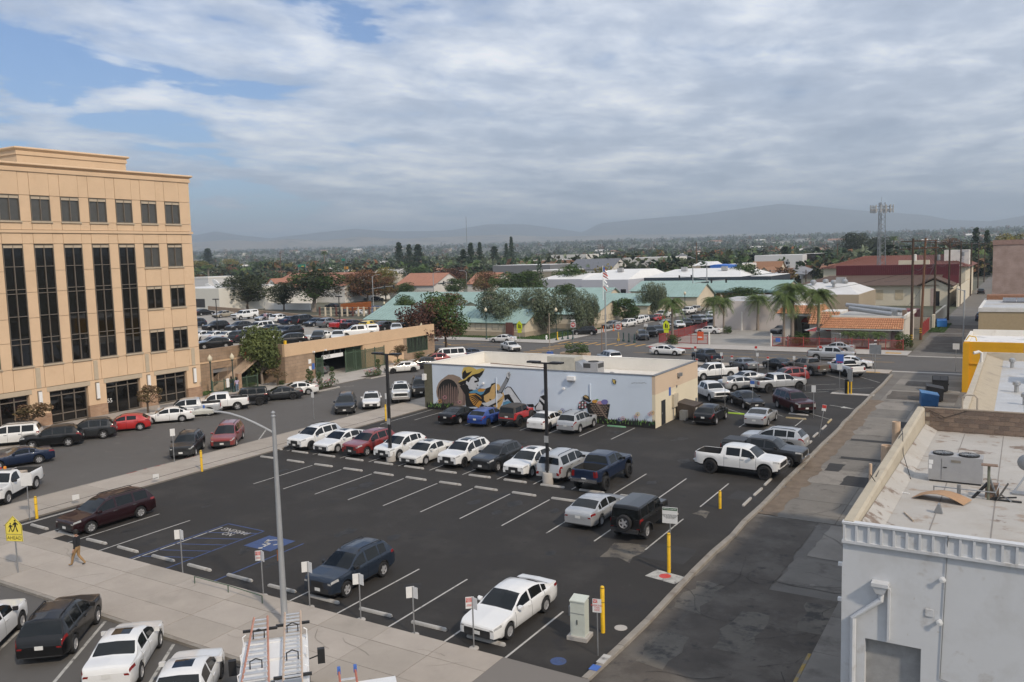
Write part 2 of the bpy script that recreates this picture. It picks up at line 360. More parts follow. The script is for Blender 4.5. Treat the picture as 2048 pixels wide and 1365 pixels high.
for p in(((-24.6,70.5),(-24.6,75.6)),((-20.3,70.0),(-20.3,75.4)),((-16.2,70.6),(-16.2,76.2)),((-20.2,94.7),(-17.3,96.7)),((-18.9,91.7),(-13.3,95.5)),((-19.4,89.4),(-17.1,91.4)),((-19.6,103.3),(-16.9,100.3)),((-15.9,103.1),(-13.2,99.3)),((-25.6,79.7),(-21.6,75.9)),((-22.0,79.9),(-18.1,76.2)),((-17.9,80.1),(-14.1,76.3)),((-24.7,88.5),(-22.4,90.6))):line(*p,m=PAINT_OLD)
ar=MB();ar.add([(-15.5,83.35,-.004),(-14.3,82.78,-.004),(-14.25,82.88,-.004),(-15.45,83.45,-.004)],[(0,1,2,3)],PAINT_OLD).add([(-14.35,82.35,-.004),(-13.1,82.2,-.004),(-14.2,83.2,-.004)],[(0,1,2)],PAINT_OLD);ar.build('painted_arrow',LOT)
for p in(((-71,38.6),(-69.3,40.9)),((-57.6,39.7),(-55.2,41.4)),((-57.6,43.6),(-55.2,45.3)),((-57.6,47.1),(-55.2,48.8)),((-58.3,58.8),(-55.8,60.5)),((-58.3,62.6),(-55.6,64.4)),((-58.3,66.4),(-55.6,68.2))):
 a,b=Vector(p[0]),Vector(p[1]);line(b,b+Vector((-3.2,3.9)),.12,PAINT_OLD,-.024,parent=bpy.data.objects['side_street'])
for i in range(11):line((-71.5,37.4+3.43*i),(-68.3,41.2+3.43*i),.1,PAINT_OLD,-.024,parent=bpy.data.objects['side_street'])
for X in(-37.2,-33.0,-28.5,-24.0,-19.5):line((X,20.3),(X+3.6,15.7),.13,PAINT_OLD,-.012,parent=bpy.data.objects['near_street'])
cs=bpy.data.objects['cross_street']
for a,b in((-140,-72),(-50,-14),(-4,60)):
 line((a,117.3),(b,117.3),.11,PAINT_Y,-.02,parent=cs);line((a,117.7),(b,117.7),.11,PAINT_Y,-.02,parent=cs)
line((-140,121.2),(-72,121.2),.11,PAINT_Y,-.02,parent=cs);line((-48,121.3),(-16,121.3),.1,PAINT_Y,-.02,parent=cs)
for d in((-84,117.7,-88,121),(-80,121,-84,117.9),(-96,121,-92,117.9)):line(d[:2],d[2:],.3,PAINT_Y,-.019,parent=cs)
for i in range(9):
 X=-67+i*1.75;line((X,125.0),(X+.3,128.6),.55,PAINT_Y,-.014,'zebra_bar',bpy.data.objects['school_street'])
for i in range(7):line((-66.5+.0*i,110.6+2*i),(-63.4,110.9+2*i),.5,PAINT_Y,-.019,'zebra_bar',cs)
for y0 in(131,135):line((-67,y0),(-60,y0+.3),.2,PAINT_OLD,-.016,parent=bpy.data.objects['school_street'])
xs=-33.2
for p in(((-39.0,25.5),(-39.0,31.9)),((-36.05,25.5),(-36.05,31.9)),((-39.0,31.9),(-36.05,31.9)),((-32.5,25.5),(-32.5,31.4))):line(*p,.1,PAINT_B)
for i in range(5):line((-39.0,26.0+1.05*i),(-36.05,27.25+1.05*i),.09,PAINT_B)
lettering('NO\nPARKING',(-37.5,30.9,-.003),(0,0,R(180)),.62,PAINT_W,LOT,sx=.8)
MB().add([(-35.2,29.7,-.006),(-33.2,29.7,-.006),(-33.2,31.5,-.006),(-35.2,31.5,-.006)],[(0,1,2,3)],PAINT_B).build('accessible_symbol_field',LOT)
sy=MB();cx,cy=-34.2,30.5
def s2(x,y):return(cx-x,cy-y,-.002)
def stroke(pts,w):
 for(a,b)in zip(pts,pts[1:]):
  a,b=Vector(a),Vector(b);d=(b-a).normalized();n=Vector((-d.y,d.x))*w/2
  sy.add([s2(*(a-n)),s2(*(b-n)),s2(*(b+n)),s2(*(a+n))],[(0,1,2,3)],PAINT_W)
stroke([(.42*math.cos(R(t))-.08,.42*math.sin(R(t))-.25)for t in range(140,391,25)],.12)
stroke([(-.12,.45),(-.08,-.05),(.32,-.08),(.5,-.5)],.13);stroke([(-.1,.2),(.25,.18)],.1)
sy.add([s2(-.13+.13*math.cos(t*.785),.66+.13*math.sin(t*.785))for t in range(8)],[tuple(range(8))],PAINT_W);sy.build('accessible_symbol',LOT)
for p in((-16.0,37.6,-13.6,39.9),(-16.4,69.8,-13.6,73.0),(-14.9,56.5,-13.3,58.6),(-15.3,92.6,-13.4,94.4),(-15.0,49.3,-13.4,51.2),(-15.4,64.5,-13.6,66.0)):patch(*p,parent=LOT,z=-.005,jag=.1)
OIL=mat('oil_stain',(.012,.0115,.011),.7,var=.3,scale=2,world=True,stain=[((.024,.022,.0205),1.8,.45,.6)])
for k in range(44):
 row=rnd.choice(((28.2,29.6,12),(40.5,42.8,11),(48.8,51,12),(62.6,64.4,8),(33,37,12),(54,58,12)));cx_,cy_=-17.6-2.82*rnd.randrange(row[2])+rnd.uniform(-.4,.4),rnd.uniform(row[0],row[1]);r_=rnd.uniform(.12,.45)
 MB().poly([(cx_+r_*rnd.uniform(.6,1.3)*math.cos(t*.628),cy_+1.5*r_*rnd.uniform(.6,1.3)*math.sin(t*.628),-.0072-.00003*k)for t in range(10)],OIL).build('oil_stain',LOT)
PALE=mat('asphalt_dusty',(0.13,0.115,0.095),0.95,var=0.3,scale=1.2,world=True,stain=[((0.05,0.047,0.045),1.5,0.5,0.6)])
for p in((-17.6,36.9,-16.2,39.2),(-18.6,70.2,-16.5,72.2),(-16.6,91.2,-15.5,92.4),(-15.9,66.4,-14.2,67.0),(-19.3,44.6,-17.8,45.4),(-15.6,45.2,-14.8,46.2)):patch(*p,m=PALE,name='worn_patch',parent=LOT,z=-.0065,jag=.3)
MB().box(-14.6,35.3,-.01,-13.0,36.3,.0,PAINT_OLD,rot=R(-12)).build('painted_utility_box',LOT)
MB().add([(-13.85+.28*math.cos(t*.524),35.85+.3*math.sin(t*.524),.003)for t in range(12)],[tuple(range(12))],RED).build('painted_dot',LOT)
MB().lathe([(0.0001,.0),(.3,.0),(.31,-.02)],(-14.35,26.25,0.001),PAINT_B,20).build('manhole_cover',LOT)
MB().lathe([(0.0001,.0),(.26,.0),(.27,-.02)],(-13.45,29.9,0.002),CONC_NEW,16).build('valve_cover',LOT)
MB().box(-47.3,25.55,-.02,-45.9,26.4,.0,CONC).build('meter_cover',LOT)
rnd.seed(11)
GR=mat('grass_blade',(0.055,0.10,0.025),0.8,var=0.3,scale=0.5,world=True)
gm=MB();gm._m(GR)
def grass(x0,y0,x1,y1,n,h=.12,w=.10):
 gm.add([(x0,y0,.02),(x1,y0,.02),(x1,y1,.02),(x0,y1,.02)],[(0,1,2,3)],GR)
 for i in range(n):
  x,y,a=rnd.uniform(x0,x1),rnd.uniform(y0,y1),rnd.uniform(0,6.3);c,s=math.cos(a)*w,math.sin(a)*w
  gm.add([(x-c,y-s,.02),(x+c,y+s,.02),(x+rnd.uniform(-.05,.05),y+rnd.uniform(-.05,.05),.02+h*rnd.uniform(.5,1.2))],[(0,1,2)],GR)
grass(-104,129.2,-71.5,135.5,6000);grass(-77,136,-71.5,160,3500);grass(-77,160,-71.5,225,3000);grass(-135,130,-104,165,5000);grass(-13.8,160,-11.3,178,900,.2);grass(-84,58,-80,66,600)
go=gm.build('grass');go['kind']='stuff';go['label']='green lawn strips along the school and the alley edge';go['category']='grass'
# ------ buildings
def brick_mat(name,c1,c2,mortar,sx,sy,plane='YZ'):
 if name in MATS:return MATS[name]
 m=bpy.data.materials.new(name);m.use_nodes=True;MATS[name]=m;t=m.node_tree;n=t.nodes;L=t.links.new
 ge=n.new('ShaderNodeNewGeometry');sp=n.new('ShaderNodeSeparateXYZ');L(ge.outputs['Position'],sp.inputs[0])
 ad=n.new('ShaderNodeMath');ad.operation='ADD';L(sp.outputs[0],ad.inputs[0]);L(sp.outputs[1],ad.inputs[1])
 cb=n.new('ShaderNodeCombineXYZ');L(ad.outputs[0],cb.inputs[0]);L(sp.outputs[2],cb.inputs[1])
 br=n.new('ShaderNodeTexBrick');L(cb.outputs[0],br.inputs['Vector']);br.inputs['Scale'].default_value=1
 br.inputs['Color1'].default_value=(*c1,1);br.inputs['Color2'].default_value=(*c2,1);br.inputs['Mortar'].default_value=(*mortar,1)
 br.inputs['Brick Width'].default_value=sx;br.inputs['Row Height'].default_value=sy;br.inputs['Mortar Size'].default_value=sy*.08
 no=n.new('ShaderNodeTexNoise');L(ge.outputs['Position'],no.inputs['Vector']);no.inputs['Scale'].default_value=.8;no.inputs['Detail'].default_value=6
 rp=n.new('ShaderNodeValToRGB');L(no.outputs[0],rp.inputs[0]);rp.color_ramp.elements[0].position=.3;rp.color_ramp.elements[0].color=(.72,.7,.68,1);rp.color_ramp.elements[1].position=.7
 mx=n.new('ShaderNodeMix');mx.data_type='RGBA';mx.blend_type='MULTIPLY';mx.inputs[0].default_value=1;L(br.outputs[0],mx.inputs[6]);L(rp.outputs[0],mx.inputs[7])
 b=n['Principled BSDF'];L(mx.outputs[2],b.inputs['Base Color']);b.inputs['Roughness'].default_value=.9
 bp=n.new('ShaderNodeBump');bp.inputs['Strength'].default_value=.5;bp.inputs['Distance'].default_value=.01;L(br.outputs['Fac'],bp.inputs['Height']);bp.invert=True;L(bp.outputs[0],b.inputs['Normal'])
 return m
def box_on(mb,ax,p,a0,a1,z0,z1,d0,d1,m):
 """box on a wall: ax='X' wall plane x=p, runs a along Y, d0..d1 outwards offset along x; ax='Y' likewise"""
 if ax=='X':mb.box(p+min(d0,d1),a0,z0,p+max(d0,d1),a1,z1,m)
 else:mb.box(a0,p+min(d0,d1),z0,a1,p+max(d0,d1),z1,m)
def window(parent,ax,p,a0,a1,z0,z1,out,fm,vs=(),hs=(),fw=.06,glass=None,sill=None,name='window',recess=-.08,header=None):
 """one window: frame mesh with its panes as sub-parts; out = +1/-1 outward direction of the wall"""
 o=out;f=MB();va=[a0]+list(vs)+[a1];ha=[z0]+list(hs)+[z1]
 for a in va:w=fw;lo=a if a==a0 else(a-w if a==a1 else a-w/2);box_on(f,ax,p,lo,lo+w,z0,z1,o*recess,o*.03,fm)
 for z in ha:
  lo=z if z==z0 else(z-fw if z==z1 else z-fw/2)
  for i in range(len(va)-1):box_on(f,ax,p,va[i]+fw*.5+.02,va[i+1]-fw*.5-.02,lo,lo+fw,o*(recess+.01),o*.024,fm)
 if sill:box_on(f,ax,p,a0-.1,a1+.1,z0-.16,z0-.01,o*-.02,o*.12,sill)
 if header:box_on(f,ax,p,a0+.05,a1-.05,z1-.30,z1-.05,o*-.05,o*.0,header)
 fo=f.build(name,parent)
 for i in range(len(va)-1):
  for j in range(len(ha)-1):
   g=MB();box_on(g,ax,p,va[i]+.005,va[i+1]-.005,ha[j]+.005,ha[j+1]-.005,o*(recess-.02),o*(recess+.02),glass or WGLASS);g.build('pane',fo)
 return fo
TAN=mat('tan_panel',(0.66,0.475,0.31),0.85,var=0.05,scale=0.5,bump=0.06,bscale=60,stain=[((0.56,0.38,0.235),0.8,0.6,0.85)])
TAN_S=mat('tan_joint',(0.36,0.25,0.155),0.9,var=0.05)
TAN_G=mat('tan_grey_strip',(0.47,0.39,0.29),0.85,var=0.06)
BRK=brick_mat('office_brick',(0.36,0.215,0.135),(0.45,0.29,0.19),(0.38,0.31,0.24),.42,.14)
WFRAME=mat('bronze_frame',(0.20,0.17,0.14),0.5,0.3,var=0.08)
WGREY=mat('window_shade',(0.085,0.085,0.080),0.12,var=0.1,scale=2)
BKGLASS=mat('window_black',(0.008,0.008,0.008),0.03,var=0,spec=0.55)
ob=thing('office_building','five-storey tan office block with tall dark window strips and brick base','building',(0,0,0))
XF=-79.2;Y0,Y1=33.9,62.3
MB().box(-108,Y0,-.05,XF-.45,Y1-.02,23.95,TAN_S).build('wall',ob)
MB().box(-108,Y0+.02,23.95,XF-.5,Y1-.04,24.1,mat('roof_gravel',(0.4,0.36,0.3),.95,world=True)).build('roof',ob)
wc=[42.7+2.88*k for k in range(-3,7)]
cols=[];prev=Y0
for c in wc:cols+=[(prev,c-.93,None),(c-.93,c+.93,c)];prev=c+.93
cols.append((prev,Y1,None))
rows=[(3.75,5.78),(5.78,8.2),(8.2,10.4),(10.4,12.8),(12.8,14.78),(14.78,17.3),(17.3,18.3),(18.6,19.38),(19.38,21.8),(21.8,23.95)]
J=.018
for a,b,c in cols:
 for ri,(z0,z1)in enumerate(rows):
  if c is not None:
   tall=c<55
   if ri in(1,3,5,8)or(tall and 1<=ri<=5):continue
  p=MB();w=.17
  p.box(XF-.44,a+J,z0+J,XF-(.02 if c is None else .0),b-J,z1-J,TAN);p.build('panel',ob)
for c in wc:
 window(ob,'X',XF,c-.92,c+.92,19.42,21.76,1,WFRAME,[c],[],glass=WGREY,sill=TAN_G,recess=-.14,header=TAN_G)
 if c<55:
  window(ob,'X',XF,c-.92,c+.92,5.95,17.22,1,WFRAME,[c],[8.0,8.5,10.6,12.7,13.1,15.2],glass=BKGLASS,sill=TAN_G,recess=-.14,name='window_strip',header=TAN_G)
 else:
  for z0 in(5.8,10.4,14.8):window(ob,'X',XF,c-.92,c+.92,z0+.02,z0+2.38,1,WFRAME,[c],[],glass=WGREY if z0>12 else BKGLASS,sill=TAN_G,recess=-.14,header=TAN_G)
MB().box(XF-.45,Y0,18.32,XF+.10,Y1+.1,18.58,TAN).build('belt_course',ob)
def cornice(parent,x0,y0,x1,y1,z,hh=.78,d=.32,m=TAN):
 """rounded cap over a fascia, mitred round the four sides"""
 prof=[(0,0),(.10,.0),(.10,.30),(.06,.34),(.06,hh-.32),(d-.12,hh-.26),(d,hh-.16),(d,hh-.07),(d-.08,hh),(-.3,hh)]
 b=MB();n=len(prof);vs=[]
 for(cx,cy,sx,sy_)in((x0,y0,-1,-1),(x1,y0,1,-1),(x1,y1,1,1),(x0,y1,-1,1)):
  for o_,h_ in prof:vs.append((cx+sx*o_,cy+sy_*o_,z+h_))
 fs=[(k*n+i,((k+1)%4)*n+i,((k+1)%4)*n+i+1,k*n+i+1)for k in range(4)for i in range(n-1)]
 return b.add(vs,fs,m).build('cornice',parent,smooth=35)
cornice(ob,-108,Y0,XF,Y1,23.95)
MB().box(-101,46.0,24.1,-83.3,57.6,26.0,TAN).build('penthouse',ob);cornice(ob,-101,46.0,-83.3,57.6,26.0,.75,.3)
ops=[(33.4+5.8*k+0.0,33.4+5.8*k+3.85)for k in range(0,5)]
ops=[(a-.15+.15,b)for a,b in ops]
prev=Y0
for k,(a,b)in enumerate(ops):
 a=max(a,Y0+.3)
 if a-prev>.4:
  MB().box(XF-.44,prev+J,1.25,XF-.02,a-J,3.73,TAN).build('panel',ob);MB().box(XF-.44,prev+.01,-.05,XF+.06,a-.01,1.23,BRK).build('brick_base',ob)
 MB().box(XF-.44,a-.25,3.28,XF+.03,b+.25,3.72,TAN_G).build('lintel',ob)
 third=(b-a)/3
 window(ob,'X',XF-.3,a+.02,b-.02,.1,3.26,1,WFRAME,[a+third,a+2*third],[.95,2.75]if k in(2,4)else[2.75],glass=BKGLASS,name='shopfront',fw=.09,recess=-.1)
 if k in(3,):MB().box(XF-.36,a+third+.12,.12,XF-.25,a+2*third-.12,2.6,BKGLASS).build('door',ob)
 pc=b+.97
 MB().box(XF-.02,pc-.22,3.75,XF+.035,pc+.22,5.7,TAN_G).build('pilaster_strip',ob)
 l=MB();l.box(XF-.02,pc-.2,1.75,XF+.06,pc+.2,3.5,WFRAME);lo=l.build('wall_lamp',ob)
 MB().box(XF+.06,pc-.15,1.85,XF+.2,pc+.15,3.4,WHITE).build('lamp_glass',lo)
 prev=b
MB().box(XF-.44,prev+J,1.25,XF-.02,Y1,3.73,TAN).build('panel',ob);MB().box(XF-.44,prev+.01,-.05,XF+.06,Y1+.05,1.23,BRK).build('brick_base',ob)
MB().box(XF-29,Y1-.02,0,XF-.02,Y1+.02,3.7,TAN).build('end_wall',ob)
lettering('55',(XF-.37,51.3,1.35),(R(90),0,R(90)),.6,WHITE,ob)
GB=mat('garage_block',(0.345,0.245,0.165),0.95,var=0.12,scale=1.5,bump=0.8,bscale=7,stain=[((0.26,0.18,0.12),2.5,0.5,0.75)])
GBR=brick_mat('garage_splitface',(0.33,0.235,0.16),(0.38,0.27,0.185),(0.29,0.215,0.15),.8,.4)
GT=mat('garage_stucco',(0.60,0.42,0.265),0.9,var=0.05,scale=0.4,bump=0.05,stain=[((0.5,0.35,0.22),0.6,0.6,0.8)])
GREEN=mat('gate_green',(0.085,0.13,0.085),0.6,0.2,var=0.12,scale=5)
DECK=mat('garage_deck',(0.32,0.30,0.27),0.92,var=0.10,scale=0.2,world=True,stain=[((0.22,0.205,0.185),0.3,0.55,0.75)])
ga=thing('parking_garage','single-deck tan parking garage with cars on its roof and green gates','garage',(0,0,0))
GX,DZ=-77.3,3.85
DKP=[(GX-.3,73.5),(GX-.3,103.7),(-84.6,105.2),(-111,115.0),(-140,126.4),(-170,137),(-170,62.9),(-82.4,62.9),(-82.4,73.5)]
gd=MB();gd.prism([(x_,y_,DZ-.35)for x_,y_ in DKP],(0,0,.35),DECK);gd.build('roof_deck',ga)
def gwall(a,b,z0,z1,m=GBR,nm='wall',d=.35):MB().box(GX-d,a,z0,GX,b,z1,m).build(nm,ga)
gwall(73.2,78.3,-.05,3.35);gwall(83.4+4.4,96.4,-.05,3.35,GT,'wall');gwall(96.4,97.2,-.05,3.35,GBR);gwall(97.2,102.3,-.05,1.1,GBR);gwall(102.3,104,-.05,3.35,GBR)
MB().box(GX-.35,73.2,3.37,GX+.05,104,3.52,GT).build('belt_course',ga)
MB().box(GX-.35,73.2,3.52,GX+.02,103.98,4.9,GT).build('parapet',ga)
for(xa,ya),(xb,yb)in zip(DKP[1:5],DKP[2:6]):MB().prism([(xa,ya,-.05),(xb,yb,-.05),(xb,yb,4.75),(xa,ya,4.75)],(.1,.3,0),GB).build('parapet',ga)
MB().box(-96,62.8,-.05,-82.3,63.1,4.95,GBR).build('wall',ga)
MB().box(-82.65,63.1,-.05,-82.3,66.5,4.95,GBR).build('wall',ga);MB().box(-82.65,66.5,2.5,-82.3,73.2,4.95,GBR).build('wall',ga)
MB().box(-82.66,62.75,3.3,-82.24,73.2,3.48,GT).build('belt_course',ga);MB().box(-82.3,73.2,-.05,GX-.35,73.5,4.9,GBR).build('wall',ga)
MB().box(-82.6,66.6,2.0,-82.45,73.1,2.48,GREYMET).build('soffit_panel',ga)
MB().box(-120,73.5,-.04,GX-.02,103.7,.03,mat('garage_floor',(0.25,0.24,0.22),.9,world=True)).build('floor',ga)
for Y in(79.5,87.5,95.5):MB().box(-92,Y,.03,-91.5,Y+.5,3.5,GT).build('column',ga)
gts=thing('swing_gate','green steel double gate closed in the brown block wall','gate',(GX-.1,75.2,0))
for s in(0,1):MB().box(-.06,s*1.02,.1,.0,s*1.02+1.0,2.55,GREEN).build('leaf',gts)
for i in range(9):MB().box(.0,.06+i*.235,.15,.03,.10+i*.235,2.5,mat('gate_rib',(0.12,0.17,0.115),.6)).build('rib',gts)
MB().box(.0,0,1.9,.035,2.02,1.97,GREEN).build('rail',gts)
def picket_gate(label,p,q,h,posts,gap=.16,name='picket_gate',m=GREEN,pm=None):
 p,q=Vector((*p,0)),Vector((*q,0));L=(q-p).length;a=math.atan2(q.y-p.y,q.x-p.x)
 t=thing(name,label,'gate',p,a)
 for i in range(posts+1):MB().box(L*i/posts-.05,-.05,.0,L*i/posts+.05,.05,h+.15,pm or m).build('post',t)
 r=MB();r.box(.05,-.03,h-.12,L-.05,.03,h-.05,m);r.box(.05,-.03,.15,L-.05,.03,.22,m);r.build('rail',t)
 k=MB();n=int(L/gap)
 for i in range(1,n):k.box(L*i/n-.012,-.012,.1,L*i/n+.012,.012,h,m,bottom=False)
 k.build('pickets',t)['kind']='stuff'
 return t
picket_gate('tall green picket gate panel slid open along the garage wall',(GX+.35,83.6),(GX+.35,91.6),2.75,4,.085)
picket_gate('narrow green picket gate leaf beside the garage entrance',(GX+.1,78.4),(GX+.1,79.6),2.6,1,.085)
picket_gate('green picket panel behind the slid gate in the entrance',(GX-.5,84.6),(GX-.5,87.6),3.2,2,.085)
MB().box(GX-.4,83.4+4.2,-.05,GX-.05,83.4+4.4,3.35,GT).build('pier',ga)
bn=thing('entrance_banner','white ENTER banner hanging in the garage entrance','sign',(GX-.15,79.7,2.28),0)
MB().box(-.02,0,0,.02,4.0,.5,WHITE).build('board',bn);lettering('ENTER',(.025,.85,.25),(R(90),0,R(90)),.52,BLACK,bn)
for y_ in(.3,1.4,2.4,3.5):MB().box(-.015,y_,.5,.015,y_+.04,1.1,GREYMET).build('strap',bn)
window(ga,'X',GX,97.3,102.2,1.12,3.3,1,GREEN,[],[],glass=DARK,name='barred_opening',recess=-.25)
bars=MB()
for i in range(34):bars.tube([(GX-.08,97.4+i*.142,1.15),(GX-.08+rnd.uniform(-.02,.04),97.4+i*.142+rnd.uniform(-.3,.3),3.27)],.02,GREEN,5)
bars.build('window_bars',ga)['kind']='stuff'
for i,(y_,z_,w_,h_,m_)in enumerate(((77.15,2.05,.5,.55,WHITE),(77.75,1.25,.42,.75,BLUE),(77.2,1.15,.4,.55,WHITE))):MB().box(GX,y_,z_,GX+.03,y_+w_,z_+h_,m_).build('notice_board',ga)
for y_ in(77.9,80.0):MB().box(GX+.05,y_,3.4,GX+.35,y_+.18,3.58,WHITE).build('camera_housing',ga)
MB().box(GX-.25,73.4,4.9,GX-.05,73.7,5.35,YELLOW).build('post',ga)
st=thing('garage_stair','tan steel stair with pipe railings climbing to the roof deck','stair',(0,0,0))
SR=mat('stair_paint',(0.46,0.34,0.24),.7)
b=MB();b.add([(-81.6,65.6,0),(-81.6,72.4,3.6),(-81.6,72.4,3.95),(-81.6,65.2,.15),(-80.1,65.6,0),(-80.1,72.4,3.6),(-80.1,72.4,3.95),(-80.1,65.2,.15)],[(0,1,2,3),(7,6,5,4),(3,2,6,7),(0,4,5,1),(0,3,7,4),(1,5,6,2)],SR);b.build('stringer',st)
for i in range(18):MB().box(-81.55,65.5+i*.38,.12+i*.205,-80.15,65.92+i*.38,.22+i*.205,CONC_NEW).build('tread',st)
for X in(-80.05,-81.65):
 for k in range(5):MB().tube([(X,65.2,.35+k*.2),(X,72.4,4.15+k*.2),(X,72.9,4.15+k*.2)],.022,SR,6).build('rail',st)
 for i in range(6):MB().tube([(X,65.3+i*1.4,.1+i*.74),(X,65.3+i*1.4,1.3+i*.74)],.025,SR,6).build('post',st)
picket_gate('green fence with a pedestrian gate in front of the garage stair',(-78.6,63.3),(-78.6,69.9),1.6,4,.12,'pedestrian_fence')
tag(MB().box(-78.95,66.9,0,-78.45,67.4,2.1,BRK).build('brick_pier'),'square brick pier holding the pedestrian gate','pier')
tag(MB().box(-78.52,65.2,.7,-78.49,65.6,1.75,WHITE).build('notice_sign'),'white notice sign on the green pedestrian fence','sign')
MBL=mat('mural_blue',(0.585,0.655,0.74),0.8,var=0.035,scale=0.5,bump=0.05,bscale=20,stain=[((0.62,0.68,0.745),0.4,0.6,0.7)])
CREAM=mat('cream_stucco',(0.70,0.62,0.46),0.85,var=0.04,scale=0.4,bump=0.05)
PEACH=mat('peach_stucco',(0.61,0.47,0.34),0.85,var=0.04,scale=0.4,bump=0.05)
OLIVE=mat('olive_paint',(0.115,0.11,0.075),0.85)
ROOFW=mat('white_roof',(0.68,0.65,0.60),0.85,var=0.07,scale=0.25,bump=0.08,world=True,stain=[((0.54,0.48,0.40),0.22,0.55,0.75),((0.36,0.29,0.22),0.5,0.66,0.78)])
mu=thing('mural_building','low flat-roofed building with a pale blue mural wall facing the lot','building',(0,0,0))
MX0,MX1,MY0,MY1,MH=-51.0,-26.5,66.7,77.6,4.5
MB().box(MX0+1.0,MY0,-.05,MX1-.3,MY0+.3,MH,MBL).build('mural_wall',mu);MB().box(MX0,MY0-.02,-.05,MX0+1.0,MY0+.3,MH,OLIVE).build('wall',mu)
MB().box(MX1-.3,MY0-.004,-.05,MX1,MY1,2.9,CREAM).build('wall',mu);MB().box(MX1-.3,MY0-.004,2.9,MX1+.006,MY1+.01,MH,PEACH).build('wall',mu)
MB().box(MX0,MY0+.3,-.05,MX0+.3,MY1,MH,OFFWHITE).build('wall',mu);MB().box(MX0+.3,MY1-.3,-.05,MX1-.3,MY1,MH,OFFWHITE).build('wall',mu)
MB().box(MX0+.3,MY0+.3,3.1,MX1-.3,MY1-.3,3.35,ROOFW).build('roof',mu)
PAR=mat('white_parapet',(0.70,0.67,0.61),.85,var=.06,scale=.5,stain=[((0.52,0.46,0.39),.6,.62,.8)])
for x0,y0,x1,y1 in((MX0+.301,MY1-.42,MX1-.301,MY1-.301),(MX0+.301,MY0+.31,MX0+.42,MY1-.43),(MX1-.42,MY0+.31,MX1-.301,MY1-.43)):MB().box(x0,y0,3.36,x1,y1,MH-.03,PAR).build('parapet_lining',mu)
cap=MB();CAPM=mat('roof_cap',(0.16,0.165,0.17),.6)
cap.box(MX0-.03,MY0-.05,MH,MX1+.04,MY0+.33,MH+.05,CAPM);cap.box(MX1-.33,MY0+.33,MH,MX1+.04,MY1+.03,MH+.05,CAPM);cap.box(MX0-.03,MY0+.33,MH,MX0+.33,MY1+.03,MH+.05,PAR);cap.box(MX0+.33,MY1-.33,MH,MX1-.33,MY1+.03,MH+.05,PAR);cap.build('roof_cap',mu)
dr=MB().box(MX1,68.05,.02,MX1+.03,69.0,2.15,mat('door_dark',(0.03,0.032,0.035),.5)).build('door',mu);MB().box(MX1+.03,68.12,1.0,MX1+.08,68.2,1.12,STEEL).build('handle',dr)
MB().box(MX1,70.6,1.15,MX1+.22,71.7,2.3,mat('beige_box',(0.5,0.44,0.34),.6)).build('meter_cabinet',mu);MB().tube([(MX1+.08,70.8,0),(MX1+.08,70.8,1.15)],.035,GREYMET,6).build('conduit',mu)
MB().box(MX1,69.9,2.3,MX1+.02,70.35,3.05,BLUE).build('notice',mu);MB().box(MX1+.0,72.0,3.75,MX1+.3,72.6,4.05,GREYMET).build('flood_lamp',mu)
MB().box(MX1,71.7,2.8,MX1+.08,71.85,3.0,GREYMET).build('junction_box',mu);MB().box(MX1,76.9,.0,MX1+.1,77.2,1.0,GREYMET).build('downpipe',mu)
MB().box(MX0-.02,MY0-.35,2.9,MX0+.3,MY0-.02,3.5,WHITE).build('wall_box',mu)
wl_=MB();wl_.box(-34.8,MY0-.32,3.75,-34.05,MY0,4.1,WHITE);wl_.box(-34.75,MY0-.28,3.6,-34.1,MY0-.02,3.75,GREYMET);wl_.build('wall_lamp',mu)
for u,v in((968,767),(1094,775),(1129,777)):
 p=on_y(u,v,MY0);MB().lathe([(.02,-.26),(.12,-.25),(.12,-.1),(.04,-.02),(.04,0)],(p.x,MY0,p.z),WHITE,10,'Y').build('spot_lamp',mu)
for u,v0,v1 in((992,756,815),(1180,768,800)):
 p,q=on_y(u,v0,MY0-.05),on_y(u,v1,MY0-.05);MB().tube([p,(p.x,p.y,q.z)],.05,MBL,8).build('downpipe',mu)
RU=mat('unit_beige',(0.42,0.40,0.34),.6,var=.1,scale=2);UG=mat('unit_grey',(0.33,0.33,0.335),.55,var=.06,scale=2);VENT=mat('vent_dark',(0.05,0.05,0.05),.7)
u1=thing('swamp_cooler','long beige rooftop air unit with a rounded silver duct','air unit',(-37.6,72.6,3.35))
MB().box(-2.1,-.9,.25,.9,.9,1.75,RU).build('housing',u1);MB().box(-2.0,-.8,0,.8,.8,.24,VENT).build('stand',u1)
pr=[(.92,0,.2)]+[(.92+.9*math.sin(R(t)),0,.35+1.15*math.cos(R(t))*.9)for t in range(0,91,15)]+[(1.82,0,.2)]
MB().prism([(x_,-.8,z_)for x_,_,z_ in pr],(0,1.6,0),STEEL).build('duct',u1)
u2=thing('package_unit','square grey rooftop air unit with a fan on top','air unit',(-34.1,70.4,3.35))
MB().box(-.75,-.6,.12,.75,.8,1.6,UG).build('housing',u2);MB().box(-.7,-.62,1.1,.02,-.6,1.5,VENT).build('louvre',u2);MB().box(.752,-.5,1.1,.77,.7,1.5,VENT).build('louvre',u2)
MB().lathe([(.5,0),(.5,.06),(.42,.06),(.42,.01),(.001,.01)],(0,.1,1.6),VENT,18).build('fan',u2);MB().box(-.7,-.5,0,.7,.7,.12,VENT).build('stand',u2)
PIPE=mat('pipe_rust',(0.22,0.15,0.11),.8)
